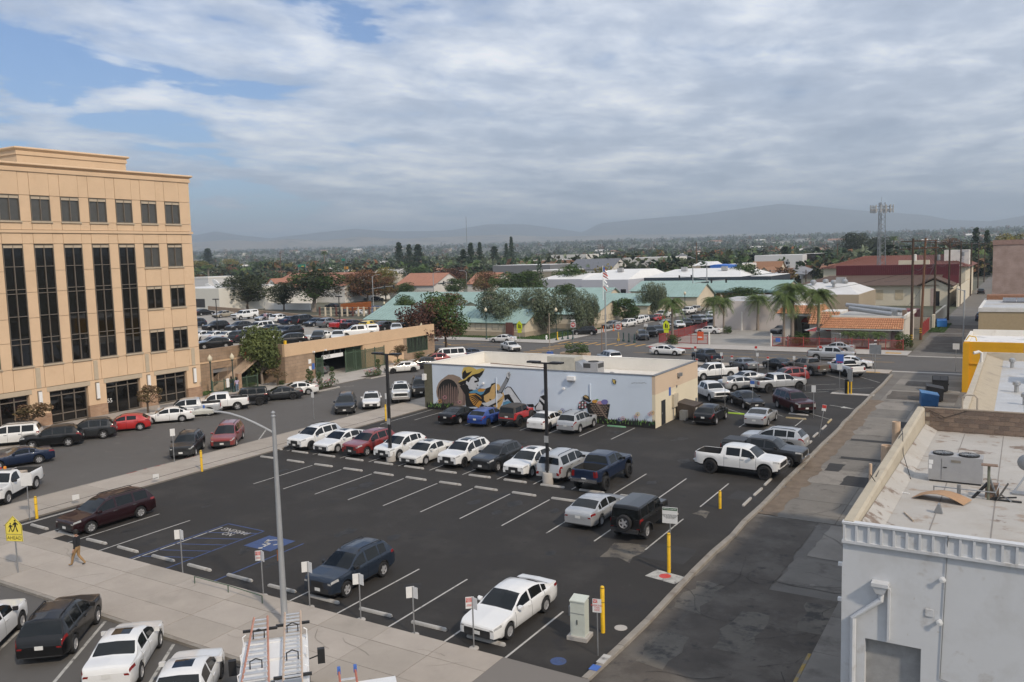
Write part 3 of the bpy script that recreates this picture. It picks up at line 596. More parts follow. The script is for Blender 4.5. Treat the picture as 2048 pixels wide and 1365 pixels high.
for i,pts in enumerate((((-49,75.9,3.5),(-38,74.2,3.5)),((-33.2,70.9,3.45),(-32.5,70.9,4.0),(-32.1,70.7,4.0),(-32.1,70.5,3.4)),((-38.5,68.0,3.42),(-29.5,67.8,3.42)))):tag(MB().tube(pts,.05,PIPE if i!=1 else STEEL,6).build('roof_pipe'),('rusty gas pipe running across the white mural building roof','bent metal conduit beside the square roof unit','thin pipe along the front parapet of the mural building')[i],'pipe')
for i,(x_,y_)in enumerate(((-30.4,70.2),(-28.6,67.9),(-27.9,67.7),(-44.0,67.6))):tag(MB().lathe([(.1,0),(.1,.35),(.16,.38),(.16,.48),(.001,.52)],(x_,y_,3.35),GREYMET if i else BLACK,8).build('roof_vent'),('small black vent on the middle of the white roof','short vent pipe near the roof corner above the signature','vent pipe nearest the corner of the peach wall','vent stub on the roof above the straw hat')[i],'vent')
C8=lambda x,y:(840+x/7.062,700+y/7.062)
C9=lambda x,y:(1110+x/7.062,700+y/7.062)
pm=lambda n,c:mat('mural_'+n,c,.8,var=.08,scale=3)
mural=MB().box(MX0+1.02,MY0-.003,.0,MX1-.32,MY0-.001,.05,pm('ink',(0.012,0.012,0.012))).build('mural',mu)
layer=[0.004]
def paint(name,pts,m,f=C8):
 layer[0]+=.0006
 P_=[on_y(*f(*p),MY0)for p in pts]
 P_=[(p.x,MY0-layer[0],max(.0,p.z))for p in P_]
 b=MB();b.poly(P_[::-1],m)
 return b.build(name,mural)
INK,SKIN_,GREY_=pm('ink',0),pm('skin',(0.60,0.61,0.62)),pm('grey',(0.24,0.25,0.26))
BAR,BARL,STRAW,TEAL_=pm('barrel',(0.185,0.125,0.108)),pm('barrel_light',(0.28,0.21,0.165)),pm('straw',(0.60,0.44,0.11)),pm('denim',(0.10,0.28,0.43))
ORG,GUIT=pm('orange',(0.55,0.27,0.05)),pm('guitar',(0.62,0.40,0.16))
def ell(cx_,cy_,rx,ry,n=20,a0=0,a1=360):return[(cx_+rx*math.cos(R(a0+(a1-a0)*i/n)),cy_+ry*math.sin(R(a0+(a1-a0)*i/n)))for i in range(n if a1-a0==360 else n+1)]
paint('barrel',[(400,352),(470,350),(560,385),(610,440),(650,560),(660,700),(640,790),(470,790),(330,400)],BARL)
paint('barrel_stave',[(540,400),(600,470),(640,570),(645,700),(625,780),(600,780),(610,650),(590,520)],BAR)
paint('barrel_head',ell(395,590,165,205),BARL);paint('barrel_head',ell(398,600,148,188),INK)
rr_=random.Random(5)
for i in range(9):
 x0=262+i*31;h=165*math.sqrt(max(0,1-((x0+15-398)/150)**2))
 paint('barrel_board',[(x0,760),(x0+4,600-h*.35+rr_.uniform(-30,30)),(x0+14,600-h*.75+rr_.uniform(-20,20)),(x0+24,600-h*.3+rr_.uniform(-40,40)),(x0+27,760)],BAR)
paint('shadow_shape',[(560,510),(650,480),(700,560),(900,560),(1000,520),(900,800),(650,810),(640,640)],INK)
paint('hat_crown',[(598,400),(592,320),(615,250),(690,238),(750,250),(800,280),(880,258),(915,280),(890,330),(830,390),(740,350),(640,420)],STRAW)
paint('hat_shade',[(596,400),(600,330),(640,280),(660,330),(740,300),(700,350),(620,420)],INK)
paint('hat_brim',[(540,470),(560,440),(640,410),(740,340),(830,320),(915,270),(880,350),(840,400),(800,380),(700,400),(640,470),(580,505)],INK)
paint('hat_edge',[(540,465),(560,438),(640,405),(745,335),(830,310),(905,262),(915,280),(835,330),(745,352),(645,425),(565,455)],STRAW)
paint('hair',[(620,460),(680,390),(760,350),(830,400),(835,450),(780,420),(700,520),(640,560)],INK)
paint('face',[(690,460),(720,400),(750,372),(800,410),(828,450),(822,480),(832,510),(818,520),(822,540),(800,575),(750,565),(690,545),(680,510),(650,480),(655,440)],SKIN_)
paint('eyebrow',[(768,440),(828,428),(826,450),(772,468)],INK);paint('nose_shadow',[(805,490),(826,498),(820,512),(806,504)],INK);paint('mouth',[(785,535),(812,538),(808,550),(790,546)],INK)
paint('collar',[(690,600),(760,570),(850,540),(930,560),(880,650),(800,610),(720,615)],TEAL_);paint('scarf',[(810,570),(850,545),(930,550),(900,590),(830,595)],ORG)
paint('sleeve',[(690,620),(780,615),(850,660),(900,720),(830,820),(760,780),(710,700)],ORG)
for i in range(6):t=i/5;paint('sleeve_stripe',[(700+70*t,650+130*t),(790+50*t,632+60*t),(850+40*t,672+50*t),(848+38*t,684+50*t),(788+50*t,648+66*t),(702+72*t,664+130*t)],INK)
paint('guitar_side',[(860,640),(980,570),(1010,480),(1060,465),(1090,480),(1030,520),(1000,590),(910,640),(905,720),(960,760),(1100,830),(1000,810),(880,760)],INK)
paint('guitar_top',[(905,650),(985,600),(1015,510),(1065,475),(1120,490),(1140,540),(1110,590),(1130,620),(1180,600),(1195,660),(1160,760),(1110,845),(1070,830),(1030,760),(940,750),(905,710)],GUIT)
paint('sound_hole',ell(1092,600,26,32,12),INK);paint('bridge',[(985,690),(1010,700),(1005,720),(980,708)],INK)
paint('guitar_neck',[(1080,640),(1140,650),(1250,440),(1285,350),(1265,310),(1240,320),(1215,400)],INK);paint('fretboard',[(1095,610),(1150,600),(1215,500),(1245,420),(1225,400),(1180,460)],GREY_)
paint('guitar_head',[(1222,340),(1250,305),(1280,330),(1280,370),(1250,410),(1225,380)],SKIN_);paint('tuner',[(1240,330),(1268,320),(1275,370),(1255,390)],GREY_)
paint('leg',[(1195,560),(1230,525),(1280,530),(1330,600),(1430,745),(1330,745),(1270,640),(1215,650)],SKIN_);paint('leg_line',[(1200,545),(1235,518),(1285,524),(1340,600),(1440,745),(1428,745),(1325,605),(1278,534),(1235,530),(1202,560)],INK)
paint('shade_leg',[(1190,640),(1260,625),(1340,760),(1290,745),(1240,690),(1200,720)],INK);paint('shorts',[(1180,740),(1230,720),(1290,735),(1300,800),(1150,850)],TEAL_)
paint('forearm',[(870,750),(940,745),(1060,690),(1085,620),(1140,610),(1175,640),(1130,690),(1070,745),(960,800),(900,780)],SKIN_);paint('arm_line',[(880,778),(960,800),(1075,745),(1170,690),(1080,770),(970,815)],INK)
paint('foot',[(1500,770),(1600,765),(1620,800),(1560,820)],INK);paint('foot',[(1620,800),(1680,740),(1700,660),(1745,640),(1790,650),(1790,860),(1640,860)],INK);paint('foot',[(1640,810),(1690,730),(1735,790),(1735,850),(1640,850)],SKIN_)
for i in range(4):paint('toe',[(1692+i*18,690+i*18),(1700+i*18,668+i*14),(1716+i*18,680+i*18),(1712+i*18,720+i*18)],SKIN_)
WOOD_,ROSE,PURP,LEAF_=pm('wicker',(0.23,0.165,0.125)),pm('rose',(0.52,0.25,0.28)),pm('purple',(0.16,0.15,0.36)),pm('leaf',(0.10,0.26,0.06))
paint('basket',[(440,770),(520,745),(780,770),(745,980),(590,990),(470,880)],INK,C9)
for r_ in range(7):
 for c_ in range(7):
  x0=505+c_*38+(r_%2)*16;y0=762+r_*26
  if x0+30>778-r_*4 or x0<480+r_*10:continue
  paint('wicker_strand',[(x0,y0),(x0+30,y0+2),(x0+29,y0+16),(x0+1,y0+14)],WOOD_,C9)
paint('basket_handle',[(575,755),(610,750),(755,980),(735,985)],WOOD_,C9)
paint('cloth',[(325,830),(345,740),(400,710),(470,760),(450,820),(380,845)],INK,C9)
for i in range(9):x0,y0=340+(i%3)*40,738+(i//3)*32;paint('cloth_check',[(x0,y0),(x0+22,y0-8),(x0+26,y0+14),(x0+4,y0+22)],(ROSE,SKIN_)[i%2],C9)
paint('bread',[(395,660),(430,635),(470,650),(520,720),(500,745),(440,720),(400,700)],INK,C9);paint('bread',[(405,655),(435,642),(468,660),(480,690),(440,680)],pm('bread',(0.45,0.31,0.14)),C9)
paint('fruit',ell(565,728,40,24,12),ORG,C9);paint('fruit',ell(650,745,48,24,12),ROSE,C9);paint('fruit',ell(705,735,50,36,12),PURP,C9);paint('leaf',[(570,705),(600,692),(625,700),(600,715)],LEAF_,C9)
paint('butterfly',[(815,405),(835,420),(855,415),(870,450),(860,488),(830,480),(812,440)],INK,C9);paint('butterfly_wing',[(820,415),(835,430),(855,425),(858,445),(840,455),(862,470),(850,480),(830,465),(818,440)],STRAW,C9)
rr_=random.Random(2)
def tuft(x0,x1,y,f,n,hmax):
 xs_=[x0+(x1-x0)*i/(2*n)for i in range(2*n+1)]
 base_=f is C8 and 850 or 1115
 pts=[(x,y+(x-x0)*(.055 if f is C9 else .02)-(rr_.uniform(.3,1)*hmax if i%2 else rr_.uniform(0,12)))for i,x in enumerate(xs_)]
 paint('grass_shape',[(x0,base_)]+pts+[(x1,base_)],INK,f)
 for i in range(n*2):
  x=rr_.uniform(x0,x1);yy_=y+(x-x0)*(.055 if f is C9 else .02)+rr_.uniform(-10,45);a=rr_.uniform(-12,12);h=rr_.uniform(25,50)
  paint('grass_blade',[(x-4,yy_),(x+5,yy_),(x+a,yy_-h)],(LEAF_,pm('leaf_light',(0.24,0.40,0.08)),pm('leaf_dark',(0.04,0.11,0.05)))[i%3],f)
tuft(100,480,770,C8,20,45);tuft(600,1425,985,C9,34,60)
for(x,y,c1,f)in((290,725,ORG,C8),(362,668,ROSE,C8),(572,735,ROSE,C8),(925,980,PURP,C9),(968,965,ROSE,C9),(1155,935,ROSE,C9),(1178,905,STRAW,C9),(1350,905,ROSE,C9),(1385,885,ORG,C9),(118,852,PURP,C9),(82,880,STRAW,C9)):
 for k in range(7):t=R(k*51.4);paint('petal',[(x+9*math.cos(t),y+9*math.sin(t)),(x+32*math.cos(t-.3),y+30*math.sin(t-.3)),(x+32*math.cos(t+.3),y+30*math.sin(t+.3))],c1,f)
 paint('flower_eye',ell(x,y,8,8,8),INK,f)
rr_=random.Random(8);xs_=[1090+i*11 for i in range(20)]
top_=[(x,462+(rr_.uniform(-16,4)if i%2 else rr_.uniform(2,14)))for i,x in enumerate(xs_)]
paint('signature_stroke',top_+[(x+2,y+5)for x,y in top_[::-1]],INK,C9)
# ------ white block on the alley with the roof units
STUC=mat('white_stucco',(0.565,0.58,0.60),0.85,var=0.03,scale=0.5,bump=0.12,bscale=9,stain=[((0.49,0.495,0.50),0.7,0.50,0.7),((0.44,0.43,0.42),1.6,0.60,0.72),((.40,.36,.31),3.5,.68,.74)])
BUFF=mat('buff_stucco',(0.43,0.38,0.295),0.9,var=0.08,scale=0.8,bump=0.25,bscale=14,stain=[((0.36,0.31,0.24),1.4,0.55,0.75)])
RROOF=mat('roof_membrane',(0.42,0.40,0.37),0.88,var=0.08,scale=0.35,bump=0.1,bscale=12,world=True,stain=[((0.36,0.33,0.29),0.4,0.50,0.66),((0.19,0.145,0.115),0.62,0.585,0.63),((0.30,0.24,0.19),1.1,0.58,0.68)])
rb=thing('stucco_building','white stucco building on the alley with a scalloped cornice and flat roof','building',(0,0,0))
BX,BS,BN,BE,BT,BR=-4.2,24.8,44.3,14.0,7.25,6.78
MB().box(BX+.3,BS+.25,-.05,BE,BN-.2,BR-.76,mat('inner_wall',(.3,.3,.3),.9)).build('core_wall',rb)
p0,p1=on_y(1730,1278,BS),on_y(1842,1297,BS)
DX0,DX1,DZ1=p0.x,p1.x,(p0.z+p1.z)/2
for x0,x1,z0,z1 in((BX,DX0,-.05,6.66),(DX1,BE,-.05,6.66),(DX0,DX1,DZ1,6.66)):MB().box(x0,BS,z0,x1,BS+.25,z1,STUC).build('wall',rb)
MB().box(DX0-.02,BS+.9,-.05,DX1+.02,BS+1.0,DZ1+.02,STUC).build('recess_wall',rb)
for x0,x1 in((DX0-.1,DX0),(DX1,DX1+.1)):MB().box(x0,BS+.251,-.05,x1,BS+.9,DZ1+.02,STUC).build('reveal',rb)
MB().box(DX0-.1,BS+.252,DZ1,DX1+.1,BS+.9,DZ1+.1,STUC).build('reveal',rb)
MB().box(DX0+.35,BS+.85,-.05,DX1-.05,BS+.898,2.1,GREYMET).build('door',rb)
MB().box(BX,BS+.25,-.05,BX+.3,BN,BR+.02,BUFF).build('wall',rb);MB().box(BX-.02,BS-.0,-.05,BX,BN,6.0,STUC).build('wall',rb)
def zr(y):return BR-.62*(y-BS)/(BN-BS)
MB().prism([(BX+.3,BS+.12,zr(BS)),(BE,BS+.12,zr(BS)),(BE,BN-.2,zr(BN)),(BX+.3,BN-.2,zr(BN))],(0,0,-.12),RROOF).build('roof',rb)
for i in range(9):xa=BX+.5+i*1.55;MB().prism([(xa,BS+.2,zr(BS)+.006),(xa+.035,BS+.2,zr(BS)+.006),(xa+.035,BN-.3,zr(BN)+.006),(xa,BN-.3,zr(BN)+.006)],(0,0,-.01),mat('roof_seam',(.24,.22,.2),.9,world=True)).build('roof_seam',rb)
wp=MB();yy=BS;prof=[]
wp.add([(BX-.02,BS,BR),(BX+.38,BS,BR),(BX+.34,BS,BT-.06),(BX+.26,BS,BT),(BX+.02,BS,BT),(BX-.02,BS,BT-.05),(BX-.02,BN,BR-.7),(BX+.38,BN,BR-.7),(BX+.34,BN,BT-.06),(BX+.26,BN,BT),(BX+.02,BN,BT),(BX-.02,BN,BT-.05)],
 [(0,1,2,3,4,5)[::-1],(6,7,8,9,10,11),(1,7,8,2),(2,8,9,3),(3,9,10,4),(4,10,11,5),(5,11,6,0)],BUFF);wp.build('parapet',rb)
MB().add([(BX+.38,BS+.1,BR+.3),(BX+.385,BN-.2,zr(BN)+.3),(BX+.9,BN-.2,zr(BN)+.01),(BX+.9,BS+.1,BR+.01)],[(0,3,2,1)],RROOF).build('cant_strip',rb)
cz0,cz1=6.66,BT-.02
MB().box(BX-.02,BS-.1,cz1-.06,BE,BS+.13,cz1,STUC).build('cornice_cap',rb);MB().box(BX-.02,BS-.1,cz0-.05,BE,BS+.02,cz0+.03,STUC).build('cornice_sill',rb)
MB().box(BX,BS-.03,cz0,BE,BS+.12,cz1-.06,STUC).build('cornice_back',rb)
rib=MB().box(-.032,-.085,0,.032,-.031,cz1-cz0-.10,STUC).mesh('rib');xx=BX+.04
while xx<10:inst('cornice_rib',rib,rb,(xx,BS,cz0+.034));xx+=.325
sp=on_y(1762,1163,BS);DP=STUC
s_=MB();s_.box(sp.x-.22,BS-.3,sp.z-.08,sp.x+.22,BS,sp.z+.02,DP);s_.prism([(sp.x-.2,BS-.28,sp.z-.08),(sp.x+.2,BS-.28,sp.z-.08),(sp.x+.1,BS-.24,sp.z-.3),(sp.x-.1,BS-.24,sp.z-.3)][::-1],(0,.24,0),DP)
s_.tube([(sp.x+.02,BS-.12,sp.z-.3),(sp.x+.02,BS-.12,sp.z-.5),(BX+.32,BS-.12,sp.z-1.15),(BX+.32,BS-.12,0)],.085,DP,8);s_.build('downpipe',rb)
v0=on_y(1779,1176,BS);MB().box(v0.x-.03,BS-.12,v0.z-1.5,v0.x+.03,BS,v0.z,STUC).build('conduit_cover',rb)
c0,c1=on_y(1897,1060,BS),on_y(1880,1357,BS);MB().tube([(c0.x,BS-.12,cz1),(c0.x-.02,BS-.03,cz0-.1),(c1.x,BS-.03,c1.z),(c1.x+.4,BS-.03,c1.z-.1)],.012,GREYMET,5).build('cable',rb)
for u,v in((1886,1157),(1880,1242)):q=on_y(u,v,BS);MB().lathe([(.05,0),(.05,-.12),(.09,-.14),(.001,-.16)],(q.x,BS,q.z),WHITE,8,'Y').build('wall_spot',rb)
q=on_y(1859,1226,BS);MB().box(q.x-.1,BS-.03,q.z-.1,q.x+.1,BS,q.z+.1,STUC).build('cover_plate',rb)
for v in(1145,1215):q=on_x(1681,v,BX);MB().box(BX-.18,BS+.3,q.z-.05,BX-.02,BS+.4,q.z+.05,WHITE).build('wall_spot',rb)
BW,BHH=.41,.205
MB().box(BX+.38,BN-.17,BR-.7,BE,BN-.02,BT+.0,mat('mortar',(.36,.31,.25),.95)).build('mortar_bed',rb)
bm=[MB().box(.006,0,.006,BW-.008,.2,BHH-.008,mat('block_%d'%i,c,.95,var=.12,scale=5,bump=.4,bscale=30)).mesh('block')for i,c in enumerate(((.17,.125,.10),(.21,.155,.12),(.145,.11,.09),(.19,.145,.115)))]
rnd.seed(4)
for r_ in range(6):
 x_=BX+.36-(BW/2 if r_%2 else 0)
 while x_<7.5:
  if x_>=BX+.3:inst('block',bm[rnd.choice((0,0,1,2,2,3))],rb,(x_,BN-.19,BT-(r_+1)*BHH-.02))
  x_+=BW
MB().box(BX+.3,BN-.2,BT-.02,BE,BN,BT+.02,mat('block_cap',(.27,.22,.17),.9)).build('parapet_cap',rb)
for u,v,r_,h_ in((1773,935,.22,2.2),(1792,885,.17,1.7)):
 q=on_x(u,v,BX-.3);tag(MB().lathe([(r_,-h_),(r_,0),(r_*.8,.0),(r_*.8,-.3)],(q.x,q.y,q.z+.9),mat('flue_tan',(.55,.40,.28),.7),14).build('flue_pipe'),'wide tan flue pipe rising beside the parapet over the alley' if r_>.2 else 'slimmer tan flue pipe behind the wide one','flue')
q=on_x(1741,945,BX-.1);tag(MB().tube([(q.x,q.y,5.8),(q.x,q.y,q.z+.3)],.05,mat('flue_tan',0),8).build('vent_pipe'),'thin tan vent pipe at the parapet bend above the alley','pipe')
def rz(u,v):
 z=BR
 for _ in range(6):p=at(u,v,z);z=zr(p.y)
 return p
a0=rz(1856,962);ac=thing('rooftop_condenser','large grey twin-fan condenser on the white building roof','air unit',(a0.x+.0,a0.y,a0.z-.01));ac.scale=(.76,.76,.76)
MB().box(0,0,.10,2.25,.95,1.28,UG).build('housing',ac);MB().box(.05,.05,0,2.2,.9,.1,VENT).build('stand',ac)
MB().box(.55,-.012,.16,.56,-.001,1.15,VENT).build('panel_joint',ac);MB().box(.62,-.02,.72,.78,-.001,.76,BLACK).build('handle',ac);MB().box(.95,-.015,1.0,1.35,-.001,1.12,mat('nameplate',(.22,.2,.17),.5)).build('name_plate',ac);MB().box(.02,-.012,.85,.2,-.001,1.05,WHITE).build('label',ac);MB().box(.02,-.012,.62,.15,-.001,.82,WHITE).build('label',ac)
for x_ in(.58,1.67):
 f=MB();f.lathe([(.44,0),(.44,.07),(.40,.07),(.39,.015),(.001,.015)],(x_,.47,1.28),BLACK,22)
 for k in range(8):t=k*math.pi/8;f.tube([(x_-.42*math.cos(t),.47-.42*math.sin(t),1.36),(x_+.42*math.cos(t),.47+.42*math.sin(t),1.36)],.012,GREYMET,4)
 f.lathe([(.30,1.365),(.30,1.375),(.28,1.375)],(x_,.47,0),GREYMET,18);f.build('fan',ac)
cd=rz(1868,1000);cb=MB();n_=8
for i in range(n_+1):t=i/n_;cb.v+=[(t*1.55,0,.05+.24*math.sin(math.pi*t)**1.0),(t*1.55+.1,.75,.05+.2*math.sin(math.pi*t))]
cb._m(mat('cardboard',(.38,.235,.135),.9,var=.1,scale=4))
for i in range(n_):cb.f.append([2*i,2*i+2,2*i+3,2*i+1]);cb.mi.append(0)
cbo=cb.build('cardboard_sheet',None,(cd.x-.65,cd.y-.2,cd.z),R(-8));cbo.modifiers.new('s','SOLIDIFY').thickness=.012;tag(cbo,'bent brown cardboard sheet lying on the roof','cardboard')
def roofthing(name,label,cat,mb):tag(mb.build(name),label,cat)
q=rz(1827,1044);roofthing('wood_stick','pale wooden stick lying on the roof below the cardboard','stick',MB().tube([(q.x,q.y,q.z+.03),(q.x-.35,q.y+.85,q.z+.01)],.025,mat('wood_pale',(.45,.37,.29),.8),6))
q=rz(1875,1028);roofthing('bracket','small bent grey metal bracket on the bare roof','bracket',MB().prism([(q.x-.12,q.y,q.z),(q.x+.14,q.y,q.z),(q.x+.05,q.y,q.z+.3),(q.x,q.y,q.z+.3)],(0,.2,0),GREYMET))
q=rz(1908,1000);roofthing('roof_cap_disc','flat pale disc stuck on the roof below the condenser','cap',MB().lathe([(.001,.03),(.17,.03),(.19,0)],(q.x,q.y,q.z),OFFWHITE,14))
q=rz(1800,985);b=MB();b.tube([(q.x-.28,q.y,q.z+.02),(q.x+.3,q.y-.12,q.z+.02)],.02,WHITE,5)
for i in range(5):b.tube([(q.x-.25+i*.12,q.y-.01*i,q.z+.02),(q.x-.2+i*.12,q.y-.14,q.z+.03)],.012,WHITE,4)
roofthing('wire_rack','small white wire rack beside the cardboard','rack',b)
tr=thing('pipe_stand','rusty pipe stand with a tilted frame beside the condenser','stand',tuple(rz(1976,1000)))
for pts,r_,m_ in((((0,0,0),(0,0,1.15)),.045,mat('pole_green',(.14,.15,.11),.7)),(((-.45,.0,0),(-.02,.05,.55)),.05,BLACK),(((.25,.3,0),(.0,.1,.8)),.04,GREYMET)):MB().tube(pts,r_,m_,7).build('leg',tr)
MB().box(-.22,-.12,1.15,.25,.12,1.19,PIPE).build('top_plate',tr);MB().box(-.1,.25,0,.3,.6,.45,PIPE).build('junction_box',tr);MB().tube([(-1.6,-.05,.28),(.22,-.05,.28),(.3,.1,.5),(.3,.3,.5)],.022,STEEL,6).build('conduit',tr);MB().tube([(-1.6,-.05,0),(-1.6,-.05,.3)],.022,STEEL,6).build('post',tr);MB().tube([(-.85,-.05,0),(-.85,-.05,.42)],.06,GREYMET,6).build('post',tr)
sd_=thing('satellite_dish','old satellite dish on a tripod at the roof edge of the frame','dish',tuple(rz(2052,985)))
MB().lathe([(.001,.0),(.14,.02),(.25,.07),(.29,.11),(.28,.11),(.14,.035),(.001,.015)],(0,0,0),GREYMET,18,'Y').build('reflector',sd_,(0,0,1.0));MB().tube([(0,.05,.95),(-.05,.1,.5),(-.35,-.1,0)],.03,STEEL,6).build('mast',sd_);MB().tube([(-.05,.1,.5),(.35,.3,0)],.03,STEEL,6).build('leg',sd_);MB().box(-.4,-.6,0,.5,-.2,.08,GREYMET).build('base',sd_)
d2=thing('fallen_antenna','collapsed dark antenna frame lying on the roof','antenna',tuple(rz(2008,1002)))
for pts in(((-.35,0,.05),(.35,.2,.1)),((-.2,-.2,.05),(.1,.35,.5)),((.2,-.15,.05),(-.1,.3,.12)),((-.4,-.12,.04),(.5,-.1,.04))):MB().tube(pts,.03,BLACK if pts[0][0]<0 else STEEL,5).build('strut',d2)
for i,(pts)in enumerate(((on_x(1741,950,BX+.1),(BX+.3,29.8,BR+.15),(BX+.6,27.0,BR+.02)),(on_x(1805,862,BX+.15),(BX+.42,35,BR+.2),(BX+.9,33.0,zr(33)+.03)),((BX+.14,30,BT+.02),(BX-.02,34,BT-.1),(BX+.1,37.5,BT+.03)),((BX+.5,BN-.22,BT-.1),(BX+1.2,BN-.24,BT-.42),(BX+2.1,BN-.22,BT-.05)))):
 tag(MB().tube([Vector(p)for p in pts],.014,BLACK,5).build('roof_cable'),('loose black cable at the bend of the alley parapet','black cable drooping from the alley parapet onto the roof','cable sagging outside the alley parapet','black cable looped across the block parapet')[i],'cable')
q=on_y(1925,800,BN+.1);tag(MB().tube([(q.x,BN+.06,6.3),(q.x,BN+.06,BT+.55),(q.x+.12,BN+.06,BT+.68),(q.x+.5,BN+.06,BT+.68),(q.x+.62,BN+.06,BT+.55),(q.x+.62,BN+.06,6.3)],.04,mat('ladder_tan',(.38,.33,.27),.6),8).build('roof_ladder_rail'),'tan pipe handrail standing behind the block parapet','handrail')
bb=thing('buff_building','buff flat-roofed building with silver vents behind the block parapet','building',(0,0,0))
B0,B1,BZ=46.5,84,5.5
SILV=mat('silver_roof',(0.50,0.51,0.52),.6,.15,var=.10,scale=.5,world=True,stain=[((.40,.36,.30),.25,.5,.7),((.30,.27,.23),.5,.66,.76)])
MB().box(-2.9,B0,-.05,16,B1,BZ-.75,BUFF).build('wall',bb);MB().box(-2.55,B0+.3,BZ-.75,16,B1-.3,BZ-.65,SILV).build('roof',bb)
for bx in((-2.9,B0,BZ-.74,-2.55,B1,BZ),(-2.54,B1-.3,BZ-.74,16,B1,BZ),(-2.54,B0,BZ-.74,16,B0+.3,BZ)):MB().box(*bx,mat('buff_parapet',(.46,.41,.33),.9,var=.1,scale=1,bump=.2)).build('parapet',bb)
MB().add([(-2.54,B0+.3,BZ-.2),(-2.54,B1-.3,BZ-.2),(-1.3,B1-.3,BZ-.64),(-1.3,B0+.3,BZ-.64)],[(0,3,2,1)],mat('roof_sand',(.42,.36,.27),.9,var=.1,scale=.8,stain=[((.3,.26,.2),.8,.5,.7)])).build('cant_strip',bb)
for i,(x_,y_,w_,d_,h_)in enumerate(((.6,70,3.2,3,.9),(1.6,57,3.0,3,.9))):tag(MB().box(x_,y_,BZ-.65,x_+w_,y_+d_,BZ+h_-.3,SILV).build('skylight_box'),('far silver curb box on the buff building roof','near silver curb box on the buff building roof')[i],'roof box')
for i,(x_,y_)in enumerate(((.3,61),(-.2,66),(1.2,62.5),(.9,75),(-.6,79))):tag(MB().lathe([(.14,0),(.14,.45),(.24,.5),(.24,.7),(.1,.8),(.001,.8)],(x_,y_,BZ-.65),STEEL,10).build('roof_vent'),('silver mushroom vent','second silver mushroom vent','vent right of the others','vent by the far curb box','vent near the far parapet')[i]+' on the buff building roof','vent')
tag(MB().tube([(-2.7,76.5,BZ),(-2.7,76.5,BZ+.75),(-2.9,76.5,BZ+.85),(-3.25,76.3,BZ+.75)],[.1,.1,.12,.12],OFFWHITE,10).build('gooseneck_vent'),'white gooseneck vent on the buff parapet','vent')
YW=mat('yellow_wall',(0.70,0.36,0.012),.8,var=.06,scale=.6,bump=.12,bscale=12)
yb=thing('yellow_building','bright yellow brick building with a white roof beside the alley','building',(0,0,0))
MB().box(-5.0,96.2,-.05,.2,108.2,4.6,YW).build('wall',yb);MB().box(.2,96.3,-.05,16,108.2,4.6,mat('grey_render',(.36,.31,.25),.9)).build('wall',yb)
MB().box(-4.7,96.5,4.6,15.8,107.9,4.66,mat('white_roof_b',(.70,.69,.68),.8,var=.08,scale=.3,world=True,stain=[((.5,.5,.5),.3,.55,.6)])).build('roof',yb)
for bx,m_ in(((-5.0,96.2,4.61,.2,96.5,5.1),YW),((.2,96.3,4.61,16,96.52,5.08),mat('grey_render',0)),((-5.0,96.51,4.61,-4.72,108.2,5.12),PAR),((-4.71,107.9,4.61,16,108.2,5.3),PAR)):MB().box(*bx,m_).build('parapet',yb)
MB().box(-5.06,95.9,-.05,-4.5,96.19,5.0,YW).build('pilaster',yb);MB().box(-4.45,96.1,2.85,-.5,96.19,2.95,YW).build('band',yb)
tag(MB().tube([(-4.9,97.5,5.1),(-4.6,97.4,5.6),(-4.0,97.2,5.5),(-3.9,97.1,5.1)],.06,YELLOW,6).build('wall_hook'),'curved yellow conduit on the yellow building corner','conduit')
tb=thing('tan_flat_building','tan flat-roofed building with solar panels across the street','building',(0,0,0))
TB=mat('tan_wall_b',(.40,.31,.19),.9,var=.06)
MB().box(-5.0,128,-.05,22,150,5.9,TB).build('wall',tb);MB().box(-5.05,127.9,5.9,22,150,6.4,OFFWHITE).build('fascia',tb);MB().box(-4.6,128.4,6.4,21.8,149.6,6.44,SILV).build('roof',tb)
MB().box(-4.7,146,6.44,21.6,149.8,7.1,mat('tile_brown',(.26,.13,.075),.85,var=.2,scale=3)).build('mansard',tb)
for i in range(5):MB().prism([(-2.5+i*1.75,139,6.55),(-.8+i*1.75,139,6.55),(-.8+i*1.75,141.4,7.0),(-2.5+i*1.75,141.4,7.0)],(0,0,.05),mat('solar',(.10,.10,.11),.2)).build('solar_panel',tb)
MB().box(1.2,131,6.44,4,132.6,7.3,RU).build('air_unit',tb)
br=thing('pink_brick_building','tall faded pink brick building with dark windows beside the alley','building',(0,0,0))
PB=brick_mat('pink_brick',(.40,.30,.265),(.44,.33,.29),(.36,.28,.25),.6,.2)
MB().box(-4.6,166,-.05,30,190,14.6,PB).build('wall',br);MB().box(-4.7,165.9,14.6,30,190,15.4,mat('brick_cap',(.30,.20,.17),.9)).build('parapet',br)
for i in range(4):
 for z0 in(1.5,5.5,9.6):window(br,'Y',166,2.3+i*4,4.7+i*4,z0,z0+3.2,-1,WFRAME,[3.5+i*4],[],glass=BKGLASS,recess=-.1)
CLAY=mat('clay_tile',(.45,.215,.115),.85,var=.25,scale=5,stain=[((.62,.36,.2),2.2,.55,.7),((.30,.11,.05),3.5,.6,.75)])
